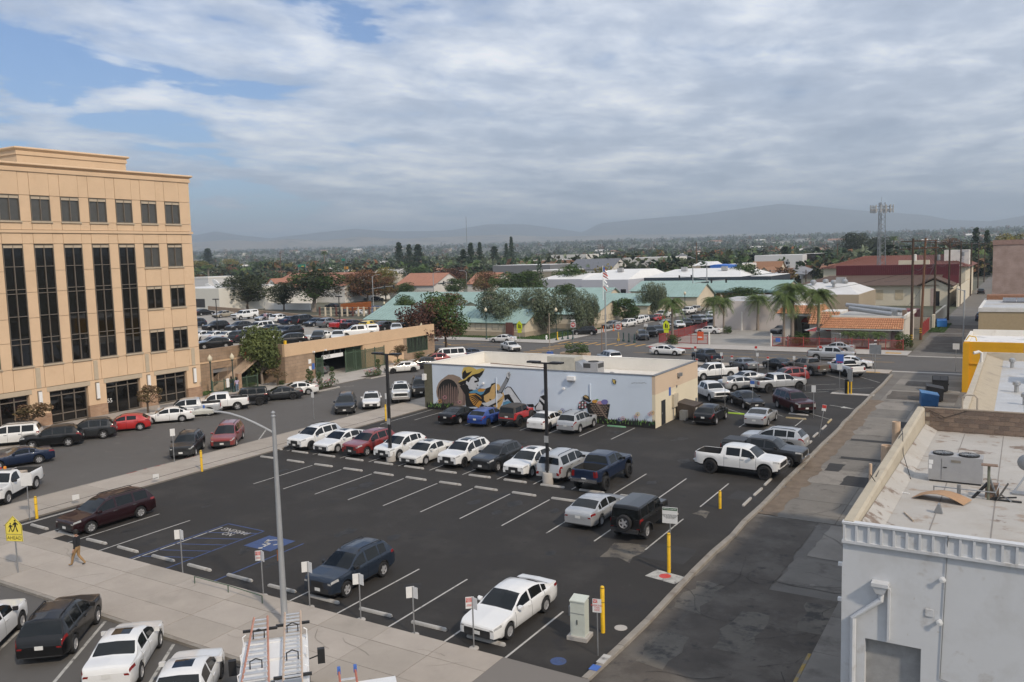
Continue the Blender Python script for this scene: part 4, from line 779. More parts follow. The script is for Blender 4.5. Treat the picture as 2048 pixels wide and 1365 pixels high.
def tile_slope(parent,a,b,c,d,pitch=.34,rows=6,m=None):
 """clay barrel tiles on the quad a-b (eave) c-d (top): rounded courses as one mesh of real rolls"""
 m=m or CLAY;a,b,c,d=map(Vector,(a,b,c,d));n=max(2,int((b-a).length/pitch));nn=(b-a).cross(d-a).normalized();mb=MB();mb._m(m)
 mb.add([a,b,c,d],[(0,1,2,3)],m)
 for i in range(n):
  for r_ in range(rows):
   q=[]
   for s_,t_,h in((i,r_,.0),(i+.5,r_,.12),(i+1,r_,.0),(i+1,r_+1,-.0),(i+.5,r_+1,.06),(i,r_+1,-.0)):
    u_,v_=s_/n,t_/rows;P_=a.lerp(b,u_).lerp(d.lerp(c,u_),v_);q.append(P_+nn*(h+.03*(1-(t_-r_))))
   mb.add(q,[(0,1,4,5),(1,2,3,4),(0,2,1)],m)
 o=mb.build('roof_tiles',parent);o['kind']='stuff';return o
re=thing('tiled_restaurant','low white restaurant with a clay tile mansard behind the red fence','building',(0,0,0))
RW=mat('restaurant_wall',(.60,.56,.50),.85,var=.05,scale=.6)
MB().box(-25.0,135.2,-.05,-14.9,149,4.2,RW).build('wall',re);MB().box(-24.7,135.5,4.2,-15.2,148.8,4.28,mat('roof_grey',(.4,.4,.39),.9,world=True)).build('roof',re)
for bx in((-14.9,135,4.2,-14.6,149,4.75),(-25.0,135.2,4.2,-14.9,135.5,4.6)):MB().box(*bx,PAR).build('parapet',re)
tile_slope(re,(-26.4,133.7,2.75),(-14.8,133.7,2.75),(-14.8,135.15,4.3),(-25.1,135.15,4.3),.32,5);tile_slope(re,(-26.4,140,2.75),(-26.4,133.7,2.75),(-25.1,135.15,4.3),(-25.1,140,4.3),.32,5)
MB().box(-26.3,133.72,2.55,-14.85,135.2,2.74,OFFWHITE).build('soffit',re)
for x0,x1 in((-24.6,-23.2),(-21.5,-17.3)):window(re,'Y',135.2,x0,x1,.9 if x1-x0>2 else .1,2.4,-1,OFFWHITE,[x0+(x1-x0)*k/3 for k in(1,2)]if x1-x0>2 else[],[1.9],glass=BKGLASS)
MB().box(-16.6,135.12,0,-15.4,135.2,2.2,mat('door_mauve',(.25,.17,.16),.6)).build('door',re);MB().box(-16.5,135.1,2.25,-15.5,135.18,2.6,BKGLASS).build('transom',re)
MB().box(-23,134.5,-.02,-17.2,134.9,.6,RW).build('planter_wall',re)
for i,(x0,z_,L)in enumerate(((-24.2,5.3,9.0),(-23.4,4.9,6.5))):MB().tube([(x0,143-i*2,z_+.4),(x0+L,141-i*2,z_-.3)],.35,STEEL,12).build('duct',re)
MB().box(-17.3,140,4.28,-16.4,141,5.1,GREYMET).build('air_unit',re);MB().box(-15.6,139.5,4.28,-15.0,140.1,5.2,PIPE).build('air_unit',re)
po=thing('tiled_portal','arched white entrance portal with clay tile roof among the palms','building',(0,0,0))
MB().box(-34.4,145.5,-.05,-33.5,152,3.7,RW).build('pier',po);MB().box(-30.2,145.5,-.05,-29.3,152,3.7,RW).build('pier',po);MB().box(-33.5,150.5,-.05,-30.2,152,3.7,RW).build('wall',po);MB().box(-35.4,144.4,3.7,-28.4,152.4,4.1,OFFWHITE).build('fascia',po)
MB().box(-32.6,150.42,0,-31.2,150.5,2.1,BKGLASS).build('door',po);MB().prism([(-32.8,150.4,2.15)]+[(-31.9-.9*math.cos(R(t)),150.4,2.15+.8*math.sin(R(t)))for t in range(15,180,15)]+[(-31.0,150.4,2.15)],(0,.05,0),RED).build('awning',po)
for pts in(((-35.6,144.2,4.1),(-28.2,144.2,4.1),(-29.2,146,5.4),(-34.6,146,5.4)),((-28.2,144.2,4.1),(-28.2,152,4.1),(-29.2,151,5.4),(-29.2,146,5.4)),((-35.6,152,4.1),(-35.6,144.2,4.1),(-34.6,146,5.4),(-34.6,151,5.4))):tile_slope(po,*pts,.36,4)
MB().box(-34.6,146,4.1,-29.2,151.6,5.38,OFFWHITE).build('roof',po)
cn=thing('tiled_link_roof','short clay-tiled link roof between portal and restaurant','building',(0,0,0))
MB().box(-29.2,140,-.05,-25.05,150,2.9,RW).build('wall',cn);tile_slope(cn,(-29.4,139.6,2.8),(-25.1,139.6,2.8),(-25.1,143,4.6),(-29.4,143,4.6),.36,6);MB().box(-29.2,143.0,2.9,-25.1,150,4.5,OFFWHITE).build('upper_wall',cn)
bw=thing('blank_wall_building','pale pink blank-walled building behind the forecourt palms','building',(0,0,0))
PINK=mat('pink_wall',(.60,.545,.51),.88,var=.04,scale=.4)
MB().box(-50.4,156.6,-.05,-35.4,172,5.4,PINK).build('wall',bw);MB().box(-50.2,156.9,5.4,-35.6,171.8,5.45,SILV).build('roof',bw);MB().box(-46,160,5.45,-36,170,5.9,SILV).build('parapet',bw)
wr=thing('white_roof_building','tan block building with a white hipped roof and turbine vents','building',(0,0,0))
MB().box(-43.5,176,-.05,-27.5,198,5.6,mat('tan_block',(.36,.30,.22),.9,var=.08)).build('wall',wr)
MB().add([(-43.4,176.1,5.6),(-27.6,176.1,5.6),(-27.6,197.9,5.6),(-43.4,197.9,5.6),(-39,184,7.4),(-31,184,7.4),(-31,192,7.4),(-39,192,7.4)],[(0,1,5,4),(1,2,6,5),(2,3,7,6),(3,0,4,7),(4,5,6,7)],mat('white_roof_c',(.58,.58,.58),.8,var=.08,scale=.3,world=True)).build('roof',wr)
for i,(x_,y_)in enumerate(((-37.5,183),(-35.8,187),(-33.2,181.5),(-31.6,185))):MB().lathe([(.3,0),(.3,.5),(.6,.7),(.6,1.1),(.3,1.4),(.001,1.4)],(x_,y_,6.9),STEEL,10).build('turbine_vent',wr)
MB().box(-33.6,186,7.4,-31.8,187.6,8.6,UG).build('air_unit',wr)
rnd.seed(9)
for i,(x_,c,lb)in enumerate(((-28.2,(.42,.15,.07),'rust orange'),(-24.9,(.42,.46,.50),'pale grey'),(-21.6,(.52,.51,.46),'cream'),(-18.4,(.23,.05,.05),'dark red'))):
 t=thing('shipping_container',lb+' shipping container in the yard behind the restaurant','container',(x_,176,0),0,'containers behind the restaurant');m_=mat('container_%d'%i,c,.6,var=.12,scale=2)
 MB().box(-1.25,0,.15,1.25,6,2.6,m_).build('body',t)
 for k in range(7):MB().box(-1.2+k*.37,-.05,.2,-1.02+k*.37,-.001,2.55,m_).build('rib',t)
ch=thing('cream_hall','cream hall with a dark brown roof and a maroon metal band','building',(0,0,0))
CRM=mat('cream_wall',(.62,.56,.44),.88,var=.06,scale=.3);BRR=mat('brown_shingle',(.105,.068,.052),.9,var=.15,scale=1.5);MAR=mat('maroon_metal',(.13,.022,.028),.5,.1,var=.12,scale=.6);RT=mat('red_tile',(.165,.062,.045),.85,var=.18,scale=2)
Yh=230
e0,e1=on_y(1681,571,Yh),on_y(1842,572,Yh);r0=on_y(1650,551,238)
MB().box(-50,Yh,-.05,-21.6,Yh+11,5.0,CRM).build('wall',ch)
MB().box(-21.6,Yh-.6,-.05,-15.2,Yh+22,4.6,CRM).build('wall',ch)
gp=[(-22.4,4.85),(-18.7,6.75),(-14.4,4.75)]
MB().prism([(x_,Yh-.55,z_-.35)for x_,z_ in gp],(0,12,0),CRM).build('gable',ch)
MB().add([(-52,Yh-1.0,5.05),(-17.6,Yh-1.0,5.05),(-17.6,Yh+11,7.25),(-45,Yh+11,7.25)],[(0,1,2,3)],BRR).build('roof',ch)
for s_,(xa,xb)in enumerate(((gp[0],gp[1]),(gp[1],gp[2]))):MB().prism([(xa[0],Yh-1.3,xa[1]),(xb[0],Yh-1.3,xb[1]),(xb[0],Yh-1.3,xb[1]+.3),(xa[0],Yh-1.3,xa[1]+.3)][::1 if s_==0 else 1],(0,13,0),BRR).build('gable_roof',ch)
MB().box(-43.5,Yh+11,5.0,-14.0,Yh+12,9.9,MAR).build('metal_band',ch)
for i in range(62):MB().box(-43.4+i*.475,Yh+10.9,7.3,-43.25+i*.475,Yh+11,9.85,MAR).build('seam',ch)
MB().box(-43.3,Yh+12,9.2,-14.2,Yh+27,9.3,SILV).build('flat_roof',ch)
for u0,u1 in((1750,1766),(1790,1806)):
 a_,b_=on_y(u0,580,Yh),on_y(u1,600,Yh);MB().box(a_.x,Yh-.06,b_.z,b_.x,Yh,a_.z,mat('shutter_tan',(.5,.42,.29),.85)).build('boarded_window',ch)
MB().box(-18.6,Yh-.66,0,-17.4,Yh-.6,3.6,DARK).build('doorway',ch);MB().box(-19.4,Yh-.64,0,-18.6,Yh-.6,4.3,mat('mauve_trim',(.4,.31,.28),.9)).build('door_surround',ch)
MB().box(-13.6,Yh-3,-.05,-13.2,Yh+60,4.6,CRM).build('side_wall',ch)
hr=thing('red_tiled_hall','large hall with a hipped red tile roof behind the maroon band','building',(0,0,0))
MB().box(-52,268,-.05,-14,310,8.6,CRM).build('wall',hr)
t0,t1,t2=on_y(1700,537,268),on_y(1736,513,280),on_y(1942,533,268)
MB().add([(-53,267,8.6),(t2.x,267,8.6),(t2.x,311,8.6),(-53,311,8.6),(-43,287,11.8),(-21,287,11.8)],[(0,1,5,4),(1,2,5),(2,3,4,5),(3,0,4)],RT).build('roof',hr)
for i in range(40):x_=-52.5+i*1.0;MB().tube([(x_,267.1,8.65),(-43+(x_+52.5)/39*22,286.8,11.85)],.12,RT,4).build('tile_roll',hr)
MB().box(-20,276,8,-13.6,282,13.2,OFFWHITE).build('stair_tower',hr);MB().box(-31,266.2,8,-23,267.5,10.6,CRM).build('dormer',hr)
# ------ school with teal metal roofs
TEAL=mat('teal_metal',(.27,.385,.36),.65,.0,var=.07,scale=.4);SCH=mat('school_cream',(.60,.52,.40),.88,var=.05,scale=.5);SBRK=mat('school_brick',(.13,.055,.045),.9,var=.15,scale=4);SBASE=mat('school_base',(.36,.30,.22),.9,var=.05)
def gabled(name,label,x0,y0,x1,y1,eave,ridge,axis='X',wm=None,rm=None,cat='building',over=.5,seams=.9,base=True,hip=0.0,wins=0,group=None,winface='S'):
 """house: walls with gable ends, two roof slopes with raised seams, base band, windows"""
 wm=wm or SCH;rm=rm or TEAL;t=thing(name,label,cat,(x0,y0,0),0,group);W_,D_=x1-x0,y1-y0
 b=MB()
 if axis=='X':m_=D_/2;b.prism([(0,0,-.05),(0,D_,-.05),(0,D_,eave),(0,m_,ridge-.12 if not hip else eave),(0,0,eave)],(W_,0,0),wm)
 else:m_=W_/2;b.prism([(0,0,-.05),(0,0,eave),(m_,0,ridge-.12 if not hip else eave),(W_,0,eave),(W_,0,-.05)],(0,D_,0),wm)
 b.build('wall',t)
 if base:MB().box(-.06,-.06,-.05,W_+.06,D_+.06,.9,SBASE).build('base_band',t)
 o=over;dz=o*(ridge-eave)/m_
 if axis=='X':A,B_,C_,D2,E_,F_=(-o,-o,eave-dz),(W_+o,-o,eave-dz),(W_+o-hip,m_,ridge),(-o+hip,m_,ridge),(W_+o,D_+o,eave-dz),(-o,D_+o,eave-dz)
 else:A,B_,C_,D2,E_,F_=(W_+o,-o,eave-dz),(W_+o,D_+o,eave-dz),(m_,D_+o-hip,ridge),(m_,-o+hip,ridge),(-o,D_+o,eave-dz),(-o,-o,eave-dz)
 for quad in((A,B_,C_,D2),(E_,F_,D2,C_)):
  q=[Vector(p)for p in quad];r=MB();n_=(q[1]-q[0]).cross(q[3]-q[0]).normalized()
  r.prism(q,-n_*.12,rm)
  k=int((q[1]-q[0]).length/seams)if seams else 0
  for i in range(1,k):
   u=i/k;p_,q_=q[0].lerp(q[1],u),q[3].lerp(q[2],u);d=(q[1]-q[0]).normalized()*.03;h=n_*.06
   r.add([p_-d,p_+d,q_+d,q_-d,p_-d+h,p_+d+h,q_+d+h,q_-d+h],[(4,5,6,7),(0,4,7,3),(1,2,6,5),(0,1,5,4)],rm)
  r.build('roof',t)
 if hip:
  for tri in((A,D2,F_),(B_,E_,C_)):MB().prism([Vector(p)for p in tri],(0,0,-.1),rm).build('hip_roof',t)
 for i in range(wins):
  L_=W_ if winface=='S' else D_;a=L_*(i+.5)/wins;w_=min(1.6,L_/wins*.36)
  if winface=='S':window(t,'Y',0,a-w_,a+w_,1.2,min(eave-.3,2.4),-1,WFRAME,[a],[],glass=BKGLASS,recess=-.05)
  else:window(t,'X',W_,a-w_,a+w_,1.5,min(eave-.3,2.4),1,WFRAME,[a],[],glass=BKGLASS,recess=-.05)
 return t
s1=gabled('school_building','cream school wing with teal roof and dark windows facing the street',-93.5,133,-78.2,142.5,2.8,4.9,'X',wins=4)
MB().lathe([(.001,0),(.55,0),(.55,.05),(.001,.06)],(0,0,0),TEAL,16).build('round_vent',s1,(15.36,5.5,3.6)).rotation_euler=(0,R(90),0)
MB().box(11.5,-.5,-.05,13.0,-.001,2.7,SBRK).build('brick_pier',s1);MB().box(-3.5,-.8,-.05,1.4,-.2,1.9,SBRK).build('brick_planter',s1)
gabled('school_building','teal-roofed school block with the raised ridge beside the olive tree',-103.5,136,-94.2,146,2.9,5.1,'X')
gabled('school_building','low teal school roof just behind the garage and the dark tree',-122,139.5,-106,153,2.3,4.7,'X')
gabled('school_building','teal-roofed block by the playground behind the garage',-141,168,-114,184,2.7,6.2,'X',wins=4)
gabled('school_building','small teal roof with a cream gable beside the playground block',-116,163,-104,174,2.4,4.6,'Y')
gabled('school_building','long teal roof at the back of the school court',-133,206,-96,218,3.0,5.6,'X',wins=8)
gabled('school_building','teal roof with round gable vent behind the olive trees',-106,168,-91,180,3.2,5.6,'X')
s6=gabled('school_building','large teal-roofed wing along the school street',-88,152,-73.2,168,3.0,5.3,'X',wins=5,winface='E')
gabled('school_building','teal-roofed rear wing along the school street behind the round tree',-89,181,-73.5,197,3.0,5.2,'X',wins=5,winface='E')
gabled('school_building','teal roof with tall cream gable at the end of the school',-86,210,-71.8,224,3.4,6.4,'X')
MB().box(13.6,-.6,0,14.7,.2,3.2,SBRK).build('brick_pier',s6)
arch=thing('school_entry_arch','curved teal canopy on brick piers at the school entrance','canopy',(-90.5,162,0))
for x_ in(-2.6,2.0):MB().box(x_,0,-.05,x_+.7,2,5.3,SBRK).build('pier',arch)
av=[(4.2*math.sin(R(t)),0,4.2+2.2*math.cos(R(t)))for t in range(-62,63,8)]
MB().prism(av+[(x_,0,z_-.3)for x_,_,z_ in av[::-1]],(0,3.5,0),TEAL).build('canopy',arch)
fl_=thing('flag_pole','white flagpole with two limp flags at the school entrance','flagpole',(-80.5,172,0));MB().tube([(0,0,0),(0,0,12.2)],.07,WHITE,8).build('pole',fl_)
fr=MB();NF=7
def flag(z1,z0,m1,m2,nm):
 for i in range(NF):
  za,zb=z1-(z1-z0)*i/NF,z1-(z1-z0)*(i+1)/NF;o_=.14*math.sin(i*1.7)
  MB().add([(.07,0,za),(.75+o_*.6+i*.08,.15+o_,za-.7),(.75+i*.08+.1,.12-o_,zb-.7),(.07,0,zb)],[(0,1,2,3)],m1 if i%2==0 else m2).build(nm,fl_)
flag(12,9.8,RED,WHITE,'flag_stripe');flag(9.4,7.8,WHITE,WHITE,'flag_stripe');MB().box(.07,-.02,10.9,.5,.02,11.9,BLUE).build('flag_field',fl_);MB().add([(.08,0,7.7),(.9,.1,6.8),(1.0,.05,6.4),(.08,0,7.4)],[(0,1,2,3)],RED).build('flag_band',fl_)
mh=thing('painted_hall','low hall with a sun and wave mural under a teal canopy','building',(0,0,0));Ym=238
a_,b_=on_y(1338,583,Ym),on_y(1420,606,Ym)
MB().box(a_.x-4,Ym,-.05,b_.x+16,Ym+18,a_.z-.3,mat('hall_orange',(.50,.33,.16),.85,var=.15,scale=.5)).build('wall',mh)
for cx_,rr,c in((.32,3.2,(.09,.24,.36)),(.36,2.4,(.50,.34,.18)),(.80,3.0,(.08,.30,.30)),(.74,2.1,(.52,.36,.18))):
 x_=a_.x+(b_.x-a_.x)*cx_+2;MB().prism([(x_+rr*math.cos(R(t)),Ym-.02*(1+(rr<2.5)),rr*1.0*math.sin(R(t)))for t in range(0,181,15)],(0,.015,0),mat('wave_%.1f_%.2f'%(rr,cx_),c,.8,var=.15)).build('painted_arc',mh)
MB().box(a_.x-5,Ym-3,a_.z-.3,b_.x+22,Ym+18,a_.z+.1,mat('teal_fascia',(.10,.18,.175),.6)).build('canopy',mh);gabled('school_building','long low teal roof over the painted hall',a_.x-14,Ym+4,b_.x+20,Ym+24,a_.z,a_.z+2.6,'X',base=False)
for i in range(6):MB().box(b_.x+1+i*3,Ym-2.8,0,b_.x+1.4+i*3,Ym-2.4,a_.z-.3,SCH).build('column',mh)
# ------ the town behind
WROOF=mat('white_membrane',(.68,.68,.67),.7,var=.05,scale=.2,world=True);LAV=mat('lavender_wall',(.44,.45,.50),.85,var=.03);NAVY=mat('navy_band',(.028,.037,.052),.6);GREYW=mat('grey_wall',(.36,.38,.385),.85,var=.05)
def flat(name,label,uL,uR,vt,vb,depth,wm,rm=None,cat='building',par=.5,group=None,wins=0,rows=1,band=None,rise_=0.0,Y=None,units=0):
 """flat-roofed block whose front runs along X; its front edge measured in the photograph at ground row vb"""
 Y=Y or at((uL+uR)/2,vb).y;a,b=on_y(uL,vt,Y),on_y(uR,vt,Y);h=(a.z+b.z)/2;W_=b.x-a.x
 g0=rise(math.hypot(a.x,Y));t=thing(name,label,cat,(a.x,Y,g0-.1),0,group);h-=g0-.1
 MB().box(0,0,-.05,W_,depth,h,wm).build('wall',t);rm=rm or WROOF
 if rise_:MB().add([(0,0,h),(W_,0,h),(W_,depth,h),(0,depth,h),(W_*.14,depth*.42,h+rise_),(W_*.86,depth*.42,h+rise_),(W_*.86,depth*.75,h+rise_),(W_*.14,depth*.75,h+rise_)],[(0,1,5,4),(1,2,6,5),(2,3,7,6),(3,0,4,7),(4,5,6,7)],rm).build('roof',t)
 else:MB().box(.2,.2,h,W_-.2,depth-.2,h+.12,rm).build('roof',t)
 if band:MB().box(-.15,-.15,h-band[0],W_+.15,depth,h-.01,band[1]).build('fascia',t)
 for i in range(wins):
  for r_ in range(rows):
   c=W_*(i+.5)/wins;w_=min(.9,W_/wins*.3);z0=(h*.9)*(r_+.35)/rows
   f=MB().box(c-w_,-.04,z0,c+w_,.02,z0+min(1.3,h/rows*.4),BKGLASS).build('window',t)
 for i in range(units):x_=W_*(i+.6)/(units+.3);MB().box(x_,depth*.3,h+rise_*.8,x_+1.8,depth*.3+1.5,h+rise_*.8+1.3,UG).build('air_unit',t)
 return t
flat('warehouse','lavender grey warehouse with a white metal roof and small windows',1162,1256,560,588,40,LAV,rise_=2.8,wins=5,units=1,Y=252);flat('warehouse','lower lavender annex left of the white-roofed warehouse',1078,1165,559,590,25,LAV,rise_=1.5,Y=256)
nb=flat('navy_band_hall','long white-roofed hall with a navy fascia band',1289,1480,555,590,40,GREYW,rise_=2.2,band=(2.2,NAVY),units=2,Y=262)
for i in range(6):MB().box(.8+i*5.4,-.12,1.0,5.4+i*5.4,-.02,3.4,mat('grey_bay',(.27,.29,.30),.8)).build('bay_panel',nb)
flat('annex_building','white annex with navy band and brown doors by the round tree',1500,1541,553,588,25,OFFWHITE,band=(2.0,NAVY),Y=262,wins=3)
cp=thing('carport_roof','wide grey metal canopy on posts beyond the navy band hall','canopy',(0,0,0));Yc=310;a_,b_=on_y(1532,549,Yc),on_y(1614,553,Yc)
MB().add([(a_.x,Yc,a_.z),(b_.x,Yc,a_.z),(b_.x-3,Yc+25,a_.z+1),(a_.x+8,Yc+25,a_.z+2.2)],[(0,1,2,3)],mat('canopy_grey',(.21,.21,.22),.6)).build('roof',cp);MB().box(a_.x,Yc-.1,a_.z-.5,b_.x,Yc,a_.z,GREYMET).build('fascia',cp)
for i in range(5):x_=a_.x+(b_.x-a_.x)*(i+.3)/5;MB().box(x_,Yc,0,x_+.5,Yc+.5,a_.z-.4,GREYMET).build('post',cp)
flat('white_box_building','white two-storey box building with a notch behind the dark tree',1509,1605,511,560,30,mat('white_box',(.60,.60,.60),.8,var=.03),Y=430,wins=5,rows=2);flat('glass_annex','dark glazed annex beside the white box building',1605,1630,508,556,25,BKGLASS,Y=440)
gabled('timber_house','brown-roofed house with skylights left of the dark tree',*[on_y(1500,545,370).x,370,on_y(1557,545,370).x,384],5.0,9.5,'X',SCH,mat('brown_tile',(.26,.135,.075),.9,var=.15),seams=0,base=False)
gabled('timber_house','front gable of the brown-roofed house with solar panels',*[on_y(1507,545,350).x,350,on_y(1550,545,350).x,365],4.0,7.5,'Y',SCH,mat('brown_tile',0),seams=0,base=False)
flat('green_roof_store','long low building with a pale green roof far across town',1468,1548,512,524,30,mat('pale_green',(.30,.45,.33),.8),Y=620)
flat('white_hall','white hall with two small upper windows behind the bushes',1240,1327,516,548,40,OFFWHITE,Y=470,wins=8)
flat('quonset_shed','low tan shed beside the blue tarp',1384,1420,532,545,18,mat('shed_tan',(.38,.32,.25),.9),Y=330,rise_=1.5)
bt=thing('blue_tarp_roof','bright blue tarp roof on a shed behind the white-roofed hall','tarp',(0,0,0));a_,b_=on_y(1405,533,330),on_y(1453,533,330)
MB().prism([(a_.x,330,a_.z-1.4),(b_.x,330,a_.z-1.6),(b_.x,330,a_.z+.2),((a_.x+b_.x)/2,330,a_.z+.6),(a_.x,330,a_.z-.2)],(0,14,0),mat('tarp_blue',(.04,.16,.55),.6,var=.1,scale=.5)).build('cover',bt);MB().box(a_.x+.2,330.3,0,b_.x-.2,343,a_.z-1.6,GREYW).build('wall',bt)
flat('white_shed','white shed to the right of the blue tarp',1453,1480,529,546,25,OFFWHITE,Y=345)
flat('long_brown_store','long low building with a terracotta roof band across town',1040,1165,521,540,30,mat('terracotta',(.36,.20,.125),.9),Y=480)
flat('dark_grey_store','dark grey low store behind the tall pines',985,1100,531,552,30,mat('store_grey',(.17,.175,.185),.8),Y=410);flat('tan_store','tan store with a pale canopy below the solar roof',1065,1128,541,556,22,mat('store_tan',(.33,.29,.22),.9),Y=370,band=(.6,OFFWHITE))
gabled('solar_hall','cream hall with a dark solar roof behind the flag',*[on_y(1135,535,420).x,420,on_y(1222,535,420).x,445],6.5,12,'X',OFFWHITE,mat('solar',0),seams=0,base=False)
gabled('tan_apartments','tan apartment house with a grey hip roof beyond the warehouse',*[on_y(1325,530,520).x,520,on_y(1378,530,520).x,545],8,13,'X',SCH,mat('shingle_grey',(.14,.14,.15),.9),hip=8,seams=0,base=False,wins=6)
flat('far_white_offices','pale low offices far off near the centre of the plain',1102,1172,510,522,25,OFFWHITE,Y=640,wins=9)
gabled('clay_roof_store','long store with an orange clay roof behind the school',*[on_y(792,585,262).x,262,on_y(868,585,262).x,282],4.6,9.0,'X',OFFWHITE,mat('orange_clay',(.36,.175,.115),.9,var=.1,scale=.6),seams=1.6,base=False,wins=6)
gabled('clay_roof_store','orange clay roof showing between the brown and green trees',*[on_y(935,580,275).x,275,on_y(985,580,275).x,290],4.6,8.6,'X',OFFWHITE,mat('orange_clay',0),seams=1.6,base=False)
ct=gabled('white_church','white church with red tile roof behind the big dark trees',*[on_y(538,600,225).x,225,on_y(690,600,225).x,250],6.2,10.5,'X',mat('church_white',(.68,.66,.62),.85),mat('church_tile',(.33,.155,.105),.9,var=.12),seams=0,base=False,wins=5)
gabled('white_church','gabled front wing of the white church with brown awning',*[on_y(528,600,205).x,205,on_y(562,600,205).x,222],6.0,9.4,'Y',mat('church_white',0),mat('church_tile',0),seams=0,base=False)
tag(MB().box(on_y(530,614,190).x,190,-.05,on_y(620,620,190).x,190.4,2.0,WHITE).build('white_garden_wall'),'white garden wall in front of the church','wall')
wb=flat('white_block_building','white windowless block building with a dark recess beside the office',330,437,578,620,30,mat('white_block',(.64,.62,.56),.88,var=.03),Y=176)
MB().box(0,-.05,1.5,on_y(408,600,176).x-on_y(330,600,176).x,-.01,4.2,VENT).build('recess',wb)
tp=thing('tent_roof_hall','white tent-like roof of tilted sails beside the block building','building',(0,0,0));Yt=205
q0,q1,q2=on_y(425,561,Yt),on_y(440,584,Yt),on_y(475,590,Yt)
MB().box(on_y(392,580,Yt).x,Yt,0,on_y(470,580,Yt).x,Yt+20,q2.z,mat('glass_pale',(.25,.33,.32),.15)).build('wall',tp)
for i,(u0,v0,u1,v1,w_)in enumerate(((424,560,449,585,2.2),(410,569,425,577,1.5),(447,577,470,590,1.6))):
 a_,b_=on_y(u0,v0,Yt-1),on_y(u1,v1,Yt-1);pts=[a_+(b_-a_)*(.5-.5*math.cos(R(t)))+Vector((.3,0,1)).normalized()*w_*.5*math.sin(R(t))for t in range(0,360,20)];MB().prism(pts,(0,.3,0),WHITE).build('sail',tp)
flat('white_awning_shop','white-roofed open market hall left of the palm',386,416,555,580,20,mat('white_box',0),Y=290,band=(.8,OFFWHITE))
OF=mat('orange_fence',(.42,.14,.04),.85,var=.2,scale=2)
of=thing('orange_wood_fence','orange-brown board fence beyond the playground','fence',(0,0,0));a_,b_=at(684,623),at(740,618)
for i in range(34):
 p_=a_.lerp(b_,i/33);MB().box(p_.x-.5,p_.y,0,p_.x+.5,p_.y+.05,2.2+rnd.uniform(-.1,.1),OF).build('board',of)
pf=thing('block_fence','tan picket fence with brick posts around the playground','fence',(0,0,0))
for i in range(14):p_=at(640+i*11,633,0);MB().box(p_.x-.18,p_.y-.18,0,p_.x+.18,p_.y+.18,2.5,SBRK if i%3==0 else SCH).build('post',pf)
p_,q_=at(640,633),at(783,633)
for z_ in(.4,1.4,2.3):MB().tube([(p_.x,p_.y,z_),(q_.x,q_.y,z_)],.04,SCH,4).build('rail',pf)
pg=thing('blue_swing_frame','blue steel swing frame in the school playground','swing frame',tuple(at(745,640)))
for x_ in(0,4,8):MB().tube([(x_,0,0),(x_,0,3.4)],.08,BLUE,6).build('post',pg)
MB().tube([(0,0,3.4),(8,0,3.4)],.06,BLUE,6).build('beam',pg)
HW=mat('highway_deck',(.30,.28,.25),.9,world=True)
hwy=thing('elevated_highway','elevated highway curving past green overhead signs','highway',(0,0,0));hp=[on_y(560,566,330),on_y(600,556,400),on_y(660,547,500),on_y(760,538,640),on_y(900,532,760)]
hb=MB()
for a_,b_ in zip(hp,hp[1:]):
 for(p_,q_)in((a_,b_),):
  d=(q_-p_).normalized();n_=Vector((-d.y,d.x,0)).normalized()*9
  hb.add([p_-n_*.1,p_+n_,q_+n_,q_-n_*.1],[(0,1,2,3)],HW);hb.add([p_-n_*.1+Vector((0,0,1)),q_-n_*.1+Vector((0,0,1)),q_-n_*.1-Vector((0,0,1.6)),p_-n_*.1-Vector((0,0,1.6))],[(0,1,2,3)],HW)
hb.build('deck',hwy)
for i,p_ in enumerate(hp):MB().box(p_.x-1,p_.y+3,0,p_.x+1,p_.y+5,p_.z-1,HW).build('pier',hwy)
SG=mat('sign_green',(.02,.24,.16),.5)
for i,(u,v,w_,h_,Y,lb)in enumerate(((603,532,24,6,400,'green highway gantry sign with a yellow exit panel'),(687,520,12,5,560,'distant green highway gantry sign'))):
 p_=on_y(u,v,Y);k=Y/FPX*1.15;t=thing('highway_sign',lb,'sign',(p_.x,Y,0));MB().box(-w_*k/2,0,p_.z-h_*k/2,w_*k/2,.2,p_.z+h_*k/2,SG).build('board',t)
 for s_ in(-1,1):MB().tube([(s_*w_*k*.52,.4,0),(s_*w_*k*.52,.4,p_.z+h_*k/2)],.2,GREYMET,6).build('post',t)
 if i==0:MB().box(0,-.05,p_.z-h_*k*.4,w_*k*.3,-.01,p_.z-h_*k*.02,YELLOW).build('exit_panel',t)
for i,(u,v,Y)in enumerate(((692,536,420),(639,541,430))):p_=on_y(u,v,Y);tag(MB().box(p_.x-1.6,Y,p_.z-1,p_.x+1.6,Y+.4,p_.z+.8,mat('orange_sign',(.6,.28,.03),.6)).add([(p_.x-.2,Y+.1,0),(p_.x+.2,Y+.1,0),(p_.x+.2,Y+.1,p_.z),(p_.x-.2,Y+.1,p_.z)],[(0,1,2,3)],GREYMET).build('orange_sign_board'),('orange roadside sign board right of the highway','orange panel under the green gantry sign')[i],'sign')
rnd.seed(21);FH=[mat('far_wall_%d'%i,c,.9,var=.03)for i,c in enumerate(((.60,.57,.50),(.52,.46,.37),(.64,.63,.60),(.42,.35,.27)))];FRF=[mat('far_roof_%d'%i,c,.9,var=.05)for i,c in enumerate(((.22,.17,.14),(.55,.54,.52),(.32,.17,.11),(.16,.16,.17),(.62,.60,.56)))]
hm=[]
